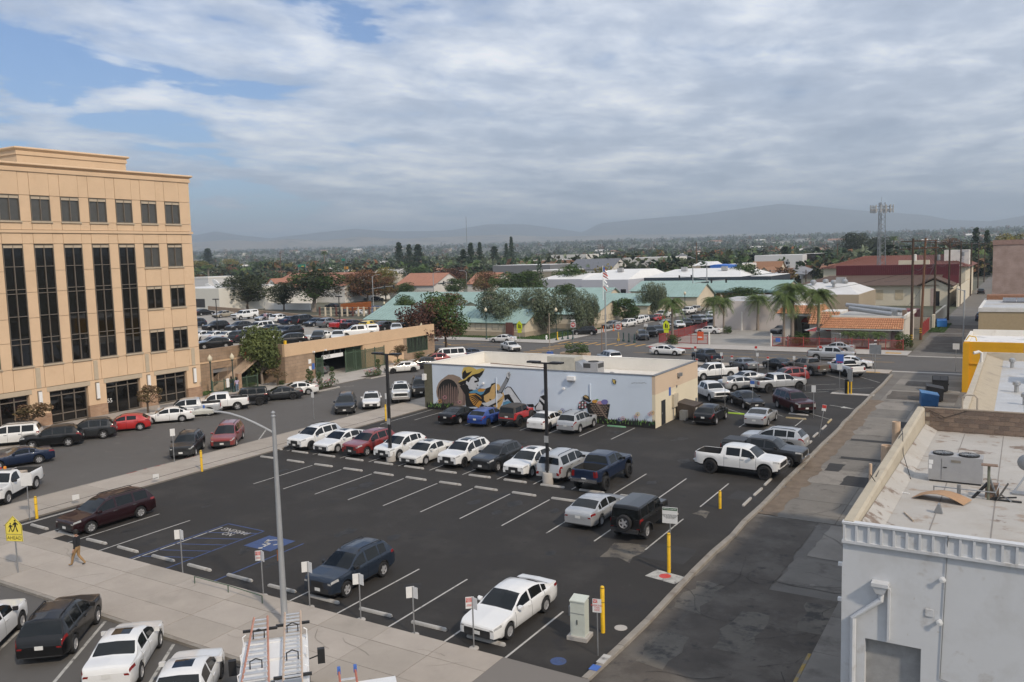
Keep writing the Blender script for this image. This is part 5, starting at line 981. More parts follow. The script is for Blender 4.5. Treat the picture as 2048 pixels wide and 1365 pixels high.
for i in range(8):
 b=MB();w_,d_,h_=rnd.uniform(10,24),rnd.uniform(9,14),rnd.uniform(3.2,5.5);b.box(-w_/2,-d_/2,-1,w_/2,d_/2,h_,FH[i%4])
 if i%3:b.prism([(-w_/2-.5,-d_/2-.5,h_),(-w_/2-.5,0,h_+d_*.22),(-w_/2-.5,d_/2+.5,h_)],(w_+1,0,0),FRF[i%5])
 else:b.box(-w_/2-.2,-d_/2-.2,h_,w_/2+.2,d_/2+.2,h_+.5,FRF[4])
 for k in range(3):x_=w_*(k-1)*.3;b.box(x_-.8,-d_/2-.05,1.2,x_+.8,-d_/2-.001,2.4,BKGLASS)
 hm.append(b.mesh('far_house'))
for i in range(120):
 u=rnd.uniform(385,2040);Y=430+2600*rnd.random()**1.6;x_=on_y(u,560,Y).x;r_=math.hypot(x_,Y)
 o=inst('far_house',hm[i%8],None,(x_,Y,rise(r_)),rnd.uniform(-.4,.4),1+min(1.2,Y/2500));tag(o,('cream flat-roofed','tan gabled','white gabled','brown flat-roofed','cream gabled','tan pitched','white flat-roofed','brown gabled')[i%8]+' building far off among the trees of the plain','house','far houses on the plain')
# ------ vehicles
TYRE=mat('tyre',(.016,.016,.017),.8,var=.1);RIM=mat('rim_alloy',(.52,.52,.53),.35,.45,var=.05);RIMB=mat('rim_black',(.03,.03,.032),.35,.5,var=.05)
AUTOGLASS=mat('auto_glass',(.008,.010,.011),.04,var=0,spec=.42);LAMP=mat('head_lamp',(.36,.36,.35),.10,var=.25,scale=8,spec=.8);TAIL=mat('tail_lamp',(.20,.010,.010),.18,var=.1,spec=.7);CHROME=mat('chrome',(.62,.62,.63),.15,.95,var=.03)
CLAD=mat('cladding',(.028,.028,.029),.7,var=.1);PLATE=mat('plate',(.62,.62,.60),.6,var=.06,scale=20);SEAM=mat('door_gap',(.006,.006,.006),.9,var=0);PAINT0=mat('paint_base',(.6,.6,.6),.3,coat=1)
KINDS={
'sedan':dict(L=4.85,W=1.84,wb=2.79,r=.335,fo=.93,sill=.24,top=[(0,.70),(.04,.76),(.26,.82),(1.30,.95),(2.10,1.37),(2.6,1.455),(3.1,1.45),(3.45,1.38),(4.22,1.09),(4.74,1.05),(4.83,.95),(4.85,.80)],belt=(.88,.98),win=[(1.62,2.55),(2.66,3.50),(3.56,3.85)],door=[(1.40,2.60),(2.60,3.62)],ws=(1.34,2.16),bl=(3.46,4.18)),
'suv':dict(L=4.65,W=1.87,wb=2.69,r=.36,fo=.92,sill=.30,top=[(0,.90),(.05,.98),(.25,1.03),(1.22,1.10),(1.95,1.54),(2.4,1.67),(3.4,1.67),(4.10,1.59),(4.47,1.10),(4.60,1.0),(4.65,.78)],belt=(1.0,1.10),win=[(1.55,2.42),(2.52,3.38),(3.46,3.95)],door=[(1.36,2.46),(2.46,3.50)],ws=(1.26,2.02),bl=(4.12,4.45),rails=1,clad=1),
'big_suv':dict(L=5.15,W=2.0,wb=2.98,r=.40,fo=.95,sill=.36,top=[(0,1.02),(.05,1.09),(.22,1.14),(1.40,1.19),(1.98,1.72),(2.5,1.85),(4.55,1.83),(4.80,1.78),(5.02,1.22),(5.10,1.05),(5.15,.80)],belt=(1.12,1.18),win=[(1.62,2.55),(2.65,3.60),(3.70,4.62)],door=[(1.50,2.60),(2.60,3.72)],ws=(1.44,2.04),bl=(4.82,5.0),rails=1,clad=1),
'minivan':dict(L=5.10,W=1.97,wb=3.05,r=.35,fo=.95,sill=.26,top=[(0,.80),(.05,.89),(.28,.95),(1.12,1.06),(2.05,1.62),(2.6,1.74),(4.35,1.70),(4.65,1.63),(4.95,1.12),(5.06,1.0),(5.10,.72)],belt=(1.0,1.08),win=[(1.50,2.50),(2.62,3.62),(3.74,4.55)],door=[(1.34,2.56),(2.56,3.80)],ws=(1.16,2.12),bl=(4.67,4.93),rails=1),
'hatch':dict(L=4.40,W=1.82,wb=2.65,r=.335,fo=.88,sill=.24,top=[(0,.72),(.05,.79),(.28,.85),(1.16,.95),(1.92,1.39),(2.4,1.47),(3.2,1.43),(3.72,1.32),(4.20,1.0),(4.36,.92),(4.40,.72)],belt=(.92,1.02),win=[(1.45,2.34),(2.44,3.22)],door=[(1.28,2.40),(2.40,3.36)],ws=(1.20,1.98),bl=(3.74,4.18)),
'coupe':dict(L=4.78,W=1.88,wb=2.72,r=.345,fo=.92,sill=.24,top=[(0,.72),(.05,.79),(.28,.84),(1.62,.96),(2.30,1.32),(2.7,1.38),(3.15,1.34),(4.02,1.05),(4.66,1.03),(4.75,.95),(4.78,.80)],belt=(.93,1.0),win=[(1.92,3.0),(3.08,3.42)],door=[(1.66,3.06)],ws=(1.66,2.34),bl=(3.18,3.98)),
'pickup':dict(L=5.75,W=2.0,wb=3.65,r=.41,fo=.95,sill=.44,top=[(0,1.10),(.04,1.16),(.20,1.19),(1.42,1.24),(1.98,1.74),(2.45,1.86),(3.55,1.85),(3.82,1.80),(3.93,1.30),(3.95,1.28),(5.66,1.28),(5.74,1.27),(5.75,1.22)],belt=(1.18,1.24),win=[(1.64,2.52),(2.62,3.55)],door=[(1.52,2.57),(2.57,3.66)],ws=(1.46,2.04),bl=(3.82,3.92),bed=(4.02,5.66),clad=1),
'pickup_single':dict(L=5.75,W=2.0,wb=3.55,r=.40,fo=.98,sill=.44,top=[(0,1.10),(.04,1.16),(.20,1.19),(1.42,1.24),(1.98,1.74),(2.35,1.86),(2.75,1.85),(2.95,1.80),(3.04,1.30),(3.06,1.28),(5.66,1.28),(5.74,1.27),(5.75,1.22)],belt=(1.18,1.24),win=[(1.64,2.66)],door=[(1.52,2.76)],ws=(1.46,2.04),bl=(2.95,3.03),bed=(3.14,5.66),clad=1),
'jeep':dict(L=4.45,W=1.78,wb=2.95,r=.41,fo=.62,sill=.50,top=[(0,.95),(.03,1.10),(.15,1.16),(1.32,1.22),(1.36,1.24),(1.66,1.74),(1.85,1.82),(4.25,1.82),(4.36,1.76),(4.41,1.20),(4.43,1.1),(4.45,.70)],belt=(1.16,1.20),win=[(1.56,2.30),(2.42,3.20),(3.32,4.18)],door=[(1.42,2.36),(2.36,3.26)],ws=(1.38,1.70),bl=(4.37,4.42),boxy=1,hoodw=.80,spare=1,clad=1),
'jeep_short':dict(L=3.75,W=1.70,wb=2.37,r=.42,fo=.60,sill=.52,top=[(0,.95),(.03,1.10),(.15,1.16),(1.22,1.22),(1.26,1.24),(1.52,1.72),(1.75,1.80),(3.50,1.78),(3.62,1.70),(3.70,1.18),(3.73,1.08),(3.75,.72)],belt=(1.14,1.16),win=[(1.46,2.24),(2.40,3.40)],door=[(1.34,2.30)],ws=(1.28,1.56),bl=(3.62,3.70),boxy=1,hoodw=.78,softtop=1,clad=1),
'van':dict(L=5.60,W=2.02,wb=3.35,r=.36,fo=.98,sill=.32,top=[(0,.95),(.05,1.04),(.3,1.13),(.95,1.28),(1.62,1.92),(2.05,2.08),(5.25,2.06),(5.42,1.98),(5.52,1.3),(5.57,1.1),(5.60,.70)],belt=(1.20,1.22),win=[(1.20,1.95),(2.10,3.15),(3.22,4.25),(4.32,5.2)],door=[(1.02,2.02)],ws=(1.0,1.66),bl=(5.42,5.5)),
}
KINDS['crossover']=dict(KINDS['suv'],L=4.52,wb=2.64,top=[(0,.84),(.05,.92),(.25,.98),(1.18,1.05),(1.95,1.48),(2.4,1.61),(3.1,1.61),(3.80,1.47),(4.28,1.08),(4.46,1.0),(4.52,.78)],belt=(.98,1.09),win=[(1.52,2.40),(2.50,3.30),(3.38,3.70)],door=[(1.34,2.44),(2.44,3.42)],ws=(1.22,2.0),bl=(3.82,4.26),rails=0)
KINDS['notchback']=dict(KINDS['sedan'],L=4.66,wb=2.70,top=[(0,.68),(.04,.74),(.26,.80),(1.20,.93),(1.88,1.35),(2.3,1.44),(2.95,1.44),(3.22,1.38),(3.78,1.06),(4.56,1.03),(4.64,.93),(4.66,.80)],win=[(1.50,2.38),(2.48,3.22)],door=[(1.30,2.43),(2.43,3.36)],ws=(1.24,1.94),bl=(3.24,3.74))
def wheel_mesh(r,w,m_r,spokes):
 t=MB();t.lathe([(r*.62,-w/2),(r*.93,-w/2),(r,-w*.34),(r,w*.34),(r*.93,w/2),(r*.62,w/2)],(0,0,0),TYRE,20,'Y');tm=t.mesh('wheel',40)
 d=MB();d.lathe([(r*.66,.0),(r*.64,w*.44),(r*.60,w*.46),(r*.58,w*.20)],(0,0,0),m_r,20,'Y');d.lathe([(r*.62,w*.16),(.001,w*.16)],(0,0,0),CLAD,16,'Y');d.lathe([(r*.15,w*.18),(r*.14,w*.40),(.001,w*.41)],(0,0,0),m_r,10,'Y')
 for k in range(spokes):
  a=2*math.pi*k/spokes;c,s_=math.cos(a),math.sin(a);pts=[(r*.08,-.055),(r*.60,-.04),(r*.60,.04),(r*.08,.055)]
  d.prism([(x_*c-y_*s_,w*.22,x_*s_+y_*c)for x_,y_ in pts],(0,w*.16,0),m_r)
 return tm,d.mesh('rim',40)
def car_parts(kind,lod=0,sunroof=False,black_rim=False,lift=0.0,big_wheel=0.0):
 """list of (part name, mesh, parent index or None, location, painted)"""
 K=KINDS[kind];L,Wd,wb=K['L'],K['W'],K['wb'];r=K['r']+big_wheel;fo=K['fo'];hw=Wd/2;top=K['top'];boxy=K.get('boxy',0)
 xf,xr=fo,fo+wb
 def lin(s):
  for(a,za),(b,zb)in zip(top,top[1:]):
   if a<=s<=b:return za+(zb-za)*(s-a)/max(1e-6,b-a)
  return top[0][1]if s<0 else top[-1][1]
 def ztop(s):
  e=.01 if boxy or(K.get('bed')and s>K['bl'][0]-.1)or s<.1 or s>L-.1 else .09
  return sum(lin(min(L,max(0,s+e*k)))for k in(-1,-.5,0,.5,1))/5
 bf,brr=K['belt']
 def belt(s):return min(bf+(brr-bf)*s/L,ztop(s)-.035)
 def plan(s):
  f=1.0
  if s<.55:f-=(.15 if not boxy else .06)*(1-s/.55)**2.4
  if s>L-.40:f-=(.13 if not boxy else .04)*((s-L+.40)/.40)**2.2
  if K.get('hoodw')and s<K['ws'][0]:f*=K['hoodw']+(1-K['hoodw'])*max(0,(s-K['ws'][0]+.15)/.15)*(s>K['ws'][0]-.15)
  return hw*f
 ra=r+.07
 st={0.0,.02,.06,.14,L,L-.02,L-.06,L-.14}
 for c in(xf,xr):
  for k in range(9):st.add(c+ra*math.cos(R(180*k/8)))
  st.add(c-ra-.005);st.add(c+ra+.005)
 for s,_ in top:st.add(s)
 for sp_ in(K['ws'],K['bl']):st.update(sp_)
 for a,b in K['win']:st.update((a,b))
 g=.009
 for a,b in K['door']:st.update((a-g,a+g,b-g,b+g))
 if K.get('bed'):st.update((K['bed'][0],K['bed'][0]-.02,K['bed'][1],K['bed'][1]+.02))
 n=int(L/.2);st.update(L*k/n for k in range(1,n))
 st=sorted(x for x in st if 0<=x<=L);S=[st[0]]
 for x in st[1:]:
  if x-S[-1]>.0045:S.append(x)
 S[-1]=L
 def sec(s):
  w=plan(s);zt=ztop(s);be=belt(s);zb=K['sill']+(.06 if s<.3 or s>L-.3 else 0)
  for c in(xf,xr):
   if abs(s-c)<ra:zb=max(zb,r-.02+math.sqrt(ra*ra-(s-c)**2))
  zb=min(zb,be-.06);gg=max(0,zt-be);tb=.40 if not boxy else .10
  P_=[(w*.93,zb),(w*.985,zb+.10*(be-zb)),(w,zb+.48*(be-zb)),(w*.985,zb+.84*(be-zb)),(w*.945,be)]
  ysh=w*.925
  P_+=[(ysh-tb*gg*.06,be+.07*gg),(ysh-tb*gg*.82,be+.82*gg)]
  ye=ysh-tb*gg-.05*min(1,gg/.1)-(.03 if gg<.15 else 0);P_+=[(ye,be+(.965 if gg>.2 else .85)*gg),(ye*.55,zt),(0,zt+.015)]
  if K.get('bed')and K['bed'][0]<=s<=K['bed'][1]:P_[7]=(w*.87,zt-.01);P_[8]=(w*.86,.78);P_[9]=(0,.78);P_[6]=(w*.90,zt);P_[5]=(w*.935,be+.5*gg)
  return P_
 secs=[sec(s)for s in S];NR=10;V=[]
 for s,P_ in zip(S,secs):
  x=L/2-s
  for y,z in P_:V.append((x,y,z+lift))
  for y,z in P_:V.append((x,-y,z+lift))
 faces={}
 def put(key,f):faces.setdefault(key,[]).append(f)
 cl=K.get('clad',0);light_z=3
 for i in range(len(S)-1):
  s0,s1=S[i],S[i+1];m=(s0+s1)/2
  for side in(0,1):
   for j in range(NR-1):
    a,b,c,d=(i*20+side*10+j,(i+1)*20+side*10+j,(i+1)*20+side*10+j+1,i*20+side*10+j+1)
    f=(a,d,c,b)if side==0 else(a,b,c,d);key='body'
    if j==5:
     for k,(wa,wb_)in enumerate(K['win']):
      if wa<=m<=wb_ and secs[i][6][1]-secs[i][5][1]>.03:key=('win',side,k)
    if j>=7 and K['ws'][0]<m<K['ws'][1]:key='windshield'
    if j>=7 and K['bl'][0]<m<K['bl'][1]:key='rear_window'
    if sunroof and j==8 and K['ws'][1]+.25<m<K['ws'][1]+.95:key='sunroof'
    if j<=4 and lod==0:
     for k,(da,db)in enumerate(K['door']):
      if da+g-.001<m<db-g+.001:key=('door',side,k)
      elif abs(m-da)<g or abs(m-db)<g:key='gap'
    if j==0 and cl:key='cladding'
    if j==3 and .02<m<(.40 if not boxy else 0):key=('head',side)
    if j==3 and L-(.34 if not K.get('bed')else .10)<m<L-.02:key=('tail',side)
    if j==2 and L-.10<m<L-.02 and(K.get('bed')or kind in('big_suv','minivan','van')):key=('tail',side)
    if K.get('bed')and K['bed'][0]-.02<=m<=K['bed'][1]+.02 and j>=7:key='bed_liner'
    if K.get('softtop')and j>=5 and m>K['win'][0][1]and key=='body':key='soft_top'
    if K.get('softtop')and j>=6 and m>K['ws'][1]and key=='body':key='soft_top'
    put(key,f)
 fr_=(1,.78,.46,-.46,-.78,-1)
 for end,i in((0,0),(1,len(S)-1)):
  x=L/2-S[i];base=len(V)
  for j in range(NR):
   y,z=secs[i][j]
   for t in fr_:V.append((x+(.02 if end==0 else-.02)*(1-abs(t)),y*t,z+lift))
  for j in range(NR-1):
   for k in range(5):
    a,b,c,d=base+j*6+k,base+j*6+k+1,base+(j+1)*6+k+1,base+(j+1)*6+k
    f=(a,d,c,b)if end==1 else(a,b,c,d);key='body'
    if end==0:
     tall=kind in('pickup','pickup_single','big_suv','van')
     if k in(0,4)and(j==3 or(tall and j==2))and not boxy:key=('head',0 if k==0 else 1)
     elif k in((2,)if kind in('suv','crossover')else(1,2,3))and j==2:key='grille'
     elif(k in(1,2,3)and j==3 and(tall or boxy))or(k==2 and j==3 and kind in('suv','crossover')):key='grille'
     elif j==0 or(j==1 and k in(1,2,3)and not tall):key='cladding'
    else:
     if k in(0,4)and(j==3 or(j==2 and(K.get('bed')or kind in('big_suv','minivan','van')))):key=('tail',0 if k==0 else 1)
     elif j==0:key='cladding'
    put(key,f)
 GM={'windshield':AUTOGLASS,'rear_window':AUTOGLASS,'sunroof':AUTOGLASS,'grille':BLACK,'cladding':CLAD,'gap':SEAM,'bed_liner':CLAD,'soft_top':mat('canvas_top',(.055,.05,.047),.9,var=.1,scale=6)}
 def sub(name,fl,m,smooth=38):
  used=sorted({v for f in fl for v in f});mp={v:k for k,v in enumerate(used)};b=MB();b.add([V[v]for v in used],[[mp[v]for v in f]for f in fl],m);return b.mesh(name,smooth)
 out=[]
 def add(name,me,par=None,loc=(0,0,0),painted=False):out.append((name,me,par,loc,painted));return len(out)-1
 bodyf=faces.pop('body');bd=MB();allv=sorted({v for f in bodyf for v in f});mp={v:k for k,v in enumerate(allv)}
 bd.add([V[v]for v in allv],[[mp[v]for v in f]for f in bodyf],PAINT0)
 for key in('gap','cladding'):
  if key in faces:fl=faces.pop(key);u=sorted({v for f in fl for v in f});m2={v:k for k,v in enumerate(u)};bd.add([V[v]for v in u],[[m2[v]for v in f]for f in fl],GM[key])
 add('body',bd.mesh('body',38),painted=True)
 doors={}
 for key in[k for k in faces if isinstance(k,tuple)and k[0]=='door']:
  doors[key[1:]]=add('door',sub('door',faces[key],PAINT0),painted=True)
  side,k=key[1:];da,db=K['door'][k];hs=db-.16;zz=belt(hs)-.10+lift;yy=plan(hs)*.985
  h=MB();s_=1 if side==0 else-1;h.box(L/2-hs-.11,min(s_*yy,s_*(yy+.035)),zz-.02,L/2-hs+.11,max(s_*yy,s_*(yy+.035)),zz+.02,CHROME if kind in('minivan','big_suv')else PAINT0)
  add('handle',h.mesh('handle'),doors[key[1:]],painted=kind not in('minivan','big_suv'))
 for key in[k for k in faces if isinstance(k,tuple)and k[0]=='win']:add('side_window',sub('side_window',faces[key],AUTOGLASS),doors.get(key[1:])if key[1:]in doors else None)
 for key in('windshield','rear_window','sunroof','grille','bed_liner','soft_top'):
  if key in faces:add(key,sub(key,faces[key],GM[key]))
 for sd_ in(0,1):
  if('head',sd_)in faces:add('headlight',sub('headlight',faces[('head',sd_)],LAMP))
  if('tail',sd_)in faces:add('tail_light',sub('tail_light',faces[('tail',sd_)],TAIL))
 ub=MB();ub.box(-L/2+.25,-hw*.80,K['sill']-.06+lift,L/2-.25,hw*.80,K['sill']+.12+lift,CLAD)
 for c in(xf,xr):
  for s_ in(-1,1):
   pts=[(L/2-c+(ra-.01)*math.cos(R(t)),s_*hw*.35,r+lift*.3+(ra-.01)*math.sin(R(t)))for t in range(0,181,20)]
   ub.prism(pts if s_<0 else pts[::-1],(0,s_*hw*.30,0),CLAD)
 add('underbody',ub.mesh('underbody'))
 rm_=RIMB if black_rim else RIM;tm,dm=wheel_mesh(r,.22+big_wheel*.8,rm_,5 if kind in('suv','pickup','jeep')else 7)
 for c in(xf,xr):
  for s_ in(1,-1):w=add('wheel',tm,None,(L/2-c,s_*(hw-.105+big_wheel),r));out[w]=('wheel',tm,None,(L/2-c,s_*(hw-.105+big_wheel),r),s_<0 and 'flip');add('rim',dm,w)
 pl=MB();pl.box(-L/2-.012,-.15,.0,-L/2+.0,.15,.15,PLATE);zr={'sedan':.66,'coupe':.55,'hatch':.62,'suv':.72,'big_suv':.9,'minivan':.82,'pickup':.62,'pickup_single':.62,'jeep':.72,'jeep_short':.78,'van':.75,'crossover':.72,'notchback':.66}[kind]
 if lod==0:
  add('licence_plate',pl.mesh('licence_plate'),None,(-.02,0,min(zr,ztop(L-.02)-.2)+lift));fp=MB();fp.box(L/2+.022,-.15,0,L/2+.034,.15,.14,PLATE);add('licence_plate',fp.mesh('licence_plate'),None,(0,0,K['sill']+.16+lift))
  for s_ in(1,-1):
   mx=L/2-K['ws'][0]-.32;mz=belt(K['ws'][0]+.3)+.10+lift;my=s_*(hw*.93)
   mm=MB();mm.add([(.07,.0,-.07),(.07,s_*.2,-.06),(.07,s_*.2,.07),(.07,0,.06),(-.06,.02*s_,-.08),(-.06,s_*.22,-.07),(-.06,s_*.22,.09),(-.06,.02*s_,.08),(.13,s_*.1,0)],[(0,3,8),(3,2,8),(2,1,8),(1,0,8),(4,5,6,7),(0,4,7,3),(1,2,6,5),(3,7,6,2),(0,1,5,4)],PAINT0 if not cl else BLACK)
   add('mirror',mm.mesh('mirror'),None,(mx,my,mz),painted=not cl)
 if K.get('rails')and lod==0:
  for s_ in(1,-1):
   a,b=K['ws'][1]+.2,K['bl'][0]-.15;P_=sec((a+b)/2);yy=s_*(P_[7][0]-.02);add('roof_rail',MB().tube([(L/2-a,yy,ztop(a)-.02+lift),(L/2-a-.15,yy,ztop(a+.15)+.05+lift),(L/2-b+.15,yy,ztop(b-.15)+.05+lift),(L/2-b,yy,ztop(b)-.02+lift)],.022,BLACK,6).mesh('roof_rail'))
 if boxy:
  for c in(xf,xr):
   for s_ in(1,-1):
    pts=[(L/2-c+(ra+.06)*math.cos(R(t)),r+(ra+.04)*math.sin(R(t))+lift*.5)for t in(-8,25,50,75,105,130,155,188)];b=MB()
    for(x0,z0),(x1,z1)in zip(pts,pts[1:]):b.box(min(x0,x1),0,0,0,0,0,CLAD)if False else b.add([(x0,s_*hw*.72,z0),(x1,s_*hw*.72,z1),(x1,s_*(hw+.10),z1-.02),(x0,s_*(hw+.10),z0-.02),(x0,s_*(hw+.10),z0-.08),(x1,s_*(hw+.10),z1-.08)],[(0,3,2,1),(3,4,5,2)]if s_>0 else[(0,1,2,3),(3,2,5,4)],CLAD)
    add('fender_flare',b.mesh('fender_flare',50))
  for s_ in(1,-1):add('headlight',MB().lathe([(.001,.03),(.09,.025),(.11,0)],(0,0,0),LAMP,12,'Y').mesh('headlight'),None,(L/2+.0,s_*hw*.55,.95+lift));out[-1]=out[-1][:4]+('front',)
  for bx in((L/2+.02,L/2+.2),(-L/2-.16,-L/2-.02)):add('bumper',MB().box(bx[0],-hw*.85,.50,bx[1],hw*.85,.68,CLAD).mesh('bumper'),None,(0,0,lift))
 elif K.get('bed'):
  add('bumper',MB().box(L/2-.10,-hw*.90,.46,L/2+.06,hw*.90,.70,CHROME if not black_rim else CLAD).mesh('bumper'),None,(0,0,lift));add('bumper',MB().box(-L/2-.12,-hw*.90,.52,-L/2-.005,hw*.90,.72,CHROME).mesh('bumper'),None,(0,0,lift))
 if K.get('spare'):w=add('spare_wheel',tm,None,(-L/2-.14,.0,1.0+lift));out[w]=out[w][:4]+('spare',);add('rim',dm,w)
 return out
PROTO={}
PAINTS=dict(white=((.70,.70,.69),0),pearl=((.66,.65,.62),.1),black=((.010,.010,.011),.1),charcoal=((.045,.048,.052),.5),grey=((.16,.17,.18),.6),silver=((.42,.43,.44),.7),navy=((.018,.035,.085),.4),blue=((.02,.06,.26),.4),slate=((.030,.045,.072),.4),red=((.42,.02,.02),.1),brick=((.22,.025,.022),.3),maroon=((.075,.010,.016),.4),wine=((.035,.010,.014),.4),tan=((.30,.25,.18),.5),brown=((.12,.10,.08),.5),beige=((.34,.30,.23),.5),yellow=((.65,.46,.03),.1))
def paint_mat(c):
 col,me=PAINTS[c];dk=max(col)<.12;return mat('car_'+c,tuple(x*(.6 if dk else 1)for x in col),.35,me*.5,var=.03,scale=1.5,coat=.55 if dk else .9,spec=.3 if dk else .5)
CARN={'sedan':'sedan_car','suv':'suv_car','big_suv':'large_suv_car','minivan':'minivan_car','hatch':'hatchback_car','coupe':'coupe_car','pickup':'pickup_truck','pickup_single':'pickup_truck','jeep':'offroad_car','jeep_short':'offroad_car','van':'passenger_van','crossover':'suv_car','notchback':'sedan_car'}
CARC={'sedan':'car','suv':'car','big_suv':'car','minivan':'minivan','hatch':'car','coupe':'car','pickup':'pickup truck','pickup_single':'pickup truck','jeep':'off-roader','jeep_short':'off-roader','van':'van','crossover':'car','notchback':'car'}
def car(kind,col,label,pos,hd,ref='c',lod=0,z=0.0,group='parked cars',**opt):
 """pos: pixel (u, v) of the reference wheel's contact with the ground (fl fr rl rr), or of the centre; or an (X, Y, None) world position"""
 hsh=sum(map(ord,label));kind={'suv':'crossover','sedan':'notchback'}.get(kind,kind)if hsh%5<2 else kind
 key=(kind,lod,tuple(sorted(opt.items())))
 if key not in PROTO:PROTO[key]=car_parts(kind,lod,**opt)
 K=KINDS[kind];a=R(hd);p=at(pos[0],pos[1],z)if len(pos)==2 else Vector((pos[0],pos[1],z))
 L,hw=K['L'],K['W']/2;ox={'f':L/2-K['fo'],'r':L/2-K['fo']-K['wb'],'c':0}[ref[0]];oy=0 if ref=='c' else(hw if ref[1]=='l' else-hw)
 p=p-Vector((ox*math.cos(a)-oy*math.sin(a),ox*math.sin(a)+oy*math.cos(a),0))
 t=thing(CARN[kind],label,CARC[kind],p,a,group);f_=[1+((sum(map(ord,label))*k_)%11-5)*.006 for k_ in(3,7,5)];t.scale=(f_[0],1+(f_[1]-1)*.5,f_[2]);pmt=paint_mat(col);objs=[]
 for name,me,par,loc,painted in PROTO[key]:
  o=bpy.data.objects.new(name,me);COL.objects.link(o);o.parent=objs[par]if par is not None else t;o.location=loc
  if painted is True:o.material_slots[0].link='OBJECT';o.material_slots[0].material=pmt
  if painted=='flip':o.rotation_euler.z=math.pi
  if painted=='spare':o.rotation_euler.z=R(90)
  if painted=='front':o.rotation_euler.z=R(-90)
  objs.append(o)
 return t
# ------ vehicles in their places
N_,S_,E_,W2=90,-90,0,180
G1,G2,G3,G4,G5,G6='cars parked in the front lot','cars angle-parked along the side street','cars in the far end of the lot','cars on the garage roof','cars along the school street','cars on the cross street'
car('minivan','wine','dark burgundy minivan parked at the walkway end of the front row',(185.6,1066.5),S_,'fl',group=G1)
car('suv','slate','slate blue wagon with roof rails facing the front sidewalk',(695.4,1195),-88,'fl',group=G1)
car('sedan','white','white sedan alone at the right end of the front row',(1021.4,1278),-91,'fl',group=G1)
car('sedan','silver','silver sedan seen from behind next to the black off-roader',(1204,1053),N_,'rr',group=G1)
car('jeep','black','black four-door off-roader with a spare wheel on its tail',(1295.7,1078),N_,'rr',group=G1)
car('suv','white','white three-row suv at the walkway end of the middle row',(624,900),S_,'fl',group=G1,black_rim=True)
car('sedan','white','white sedan with sunroof between the white suv and the red suv',(676.8,905.8),S_,'fl',group=G1,sunroof=True)
car('suv','brick','brick red small suv in the middle row',(735,912.7),S_,'fl',group=G1)
car('suv','white','white suv behind the concrete lamp base in the middle row',(800,919.5),S_,'fl',group=G1)
car('sedan','pearl','cream white sedan with sunroof to the right of the lamp pole',(853,930.5),S_,'fl',group=G1,sunroof=True)
car('suv','white','white suv with chrome grille and two roof windows',(929.5,935.5),S_,'fl',group=G1,sunroof=True,black_rim=True)
car('suv','charcoal','charcoal suv between two white suvs in the middle row',(996.8,944.4),S_,'fl',group=G1)
car('suv','white','white suv with sunroof next to the silver suv',(1065,954.6),S_,'fl',group=G1,sunroof=True,big_wheel=.005)
car('big_suv','silver','silver boxy suv parked tail-out behind the second lamp base',(1139,963),N_,'rr',group=G1)
car('pickup','navy','lifted dark blue pickup with big tyres parked tail-out',(1212,982.5),N_,'rr',group=G1,lift=.22,big_wheel=.07,black_rim=True)
car('sedan','black','black sedan parked below the barrel of the mural',(920.7,848.5),N_,'rr',group=G1)
car('hatch','blue','bright blue hatchback parked against the mural',(978,853),N_,'rr',group=G1,black_rim=True)
car('jeep_short','red','red off-roader with dark soft top in front of the mural',(1039,854),N_,'rr',group=G1,lift=.12,big_wheel=.05,black_rim=True)
car('sedan','white','white sedan parked tail-out in front of the mural',(1101,862),N_,'rr',group=G1,black_rim=True)
car('suv','silver','silver suv parked tail-out below the painted basket',(1161,867),N_,'rr',group=G1)
car('suv','black','black suv parked tail-out beside the mural building',(1434,850),N_,'rr',group=G1)
car('coupe','silver','silver fastback coupe with red tail lamps',(1537,853),N_,'rr',group=G1)
car('pickup','white','white crew-cab pickup with black wheels nosing towards the alley',(1528,960.6),-3,'fr',group=G1,lift=.06,big_wheel=.05,black_rim=True)
car('pickup','charcoal','dark pickup with tonneau cover behind the white crew-cab pickup',(1574,936),-3,'fr',group=G1)
car('suv','silver','silver suv backed in beyond the dark pickup',(1577,905),178,'rl',group=G1)
car('pickup','white','white heavy pickup with a black hood scoop beside the mural building',(1418.5,805),-48,'fr',group=G3)
car('sedan','black','black sedan facing the alley between white pickup and maroon suv',(1486.6,819),-50,'fr',group=G3)
car('big_suv','maroon','maroon large suv at the end of the angled row',(1583.7,828),-50,'fr',group=G3)
car('sedan','silver','silver sedan parked tail towards the mural building',(1470,782),46,'rr',group=G3)
car('pickup','silver','silver lifted pickup with its black tailgate open',(1537.7,787),46,'rr',group=G3,lift=.1,big_wheel=.04,black_rim=True)
car('pickup','white','older white extended-cab pickup facing the mural building',(1406.4,762),-132,'fl',group=G3)
car('sedan','silver','silver sedan nose to nose behind the tail-out silver sedan',(1478,771),-134,'fl',group=G3)
car('suv','brick','bright red suv behind the silver lifted pickup',(1604,766),-134,'rl',group=G3)
car('pickup','slate','blue-grey pickup with bright tailgate by the cross street',(1413,728),137,'rl',group=G3)
car('sedan','grey','old grey sedan next to the blue-grey pickup',(1485.5,741.5),137,'rl',group=G3)
car('sedan','black','black sedan with lit brake lamps by the cross street',(1530,737),137,'fl',group=G3)
car('pickup','brown','tan and brown crew-cab pickup with a bed cover',(1621,752),140,'rl',group=G3,lift=.08,big_wheel=.03)
car('pickup','white','white pickup parked tail-out at the alley corner',(1689.5,753.4),128,'rl',group=G3,black_rim=True)
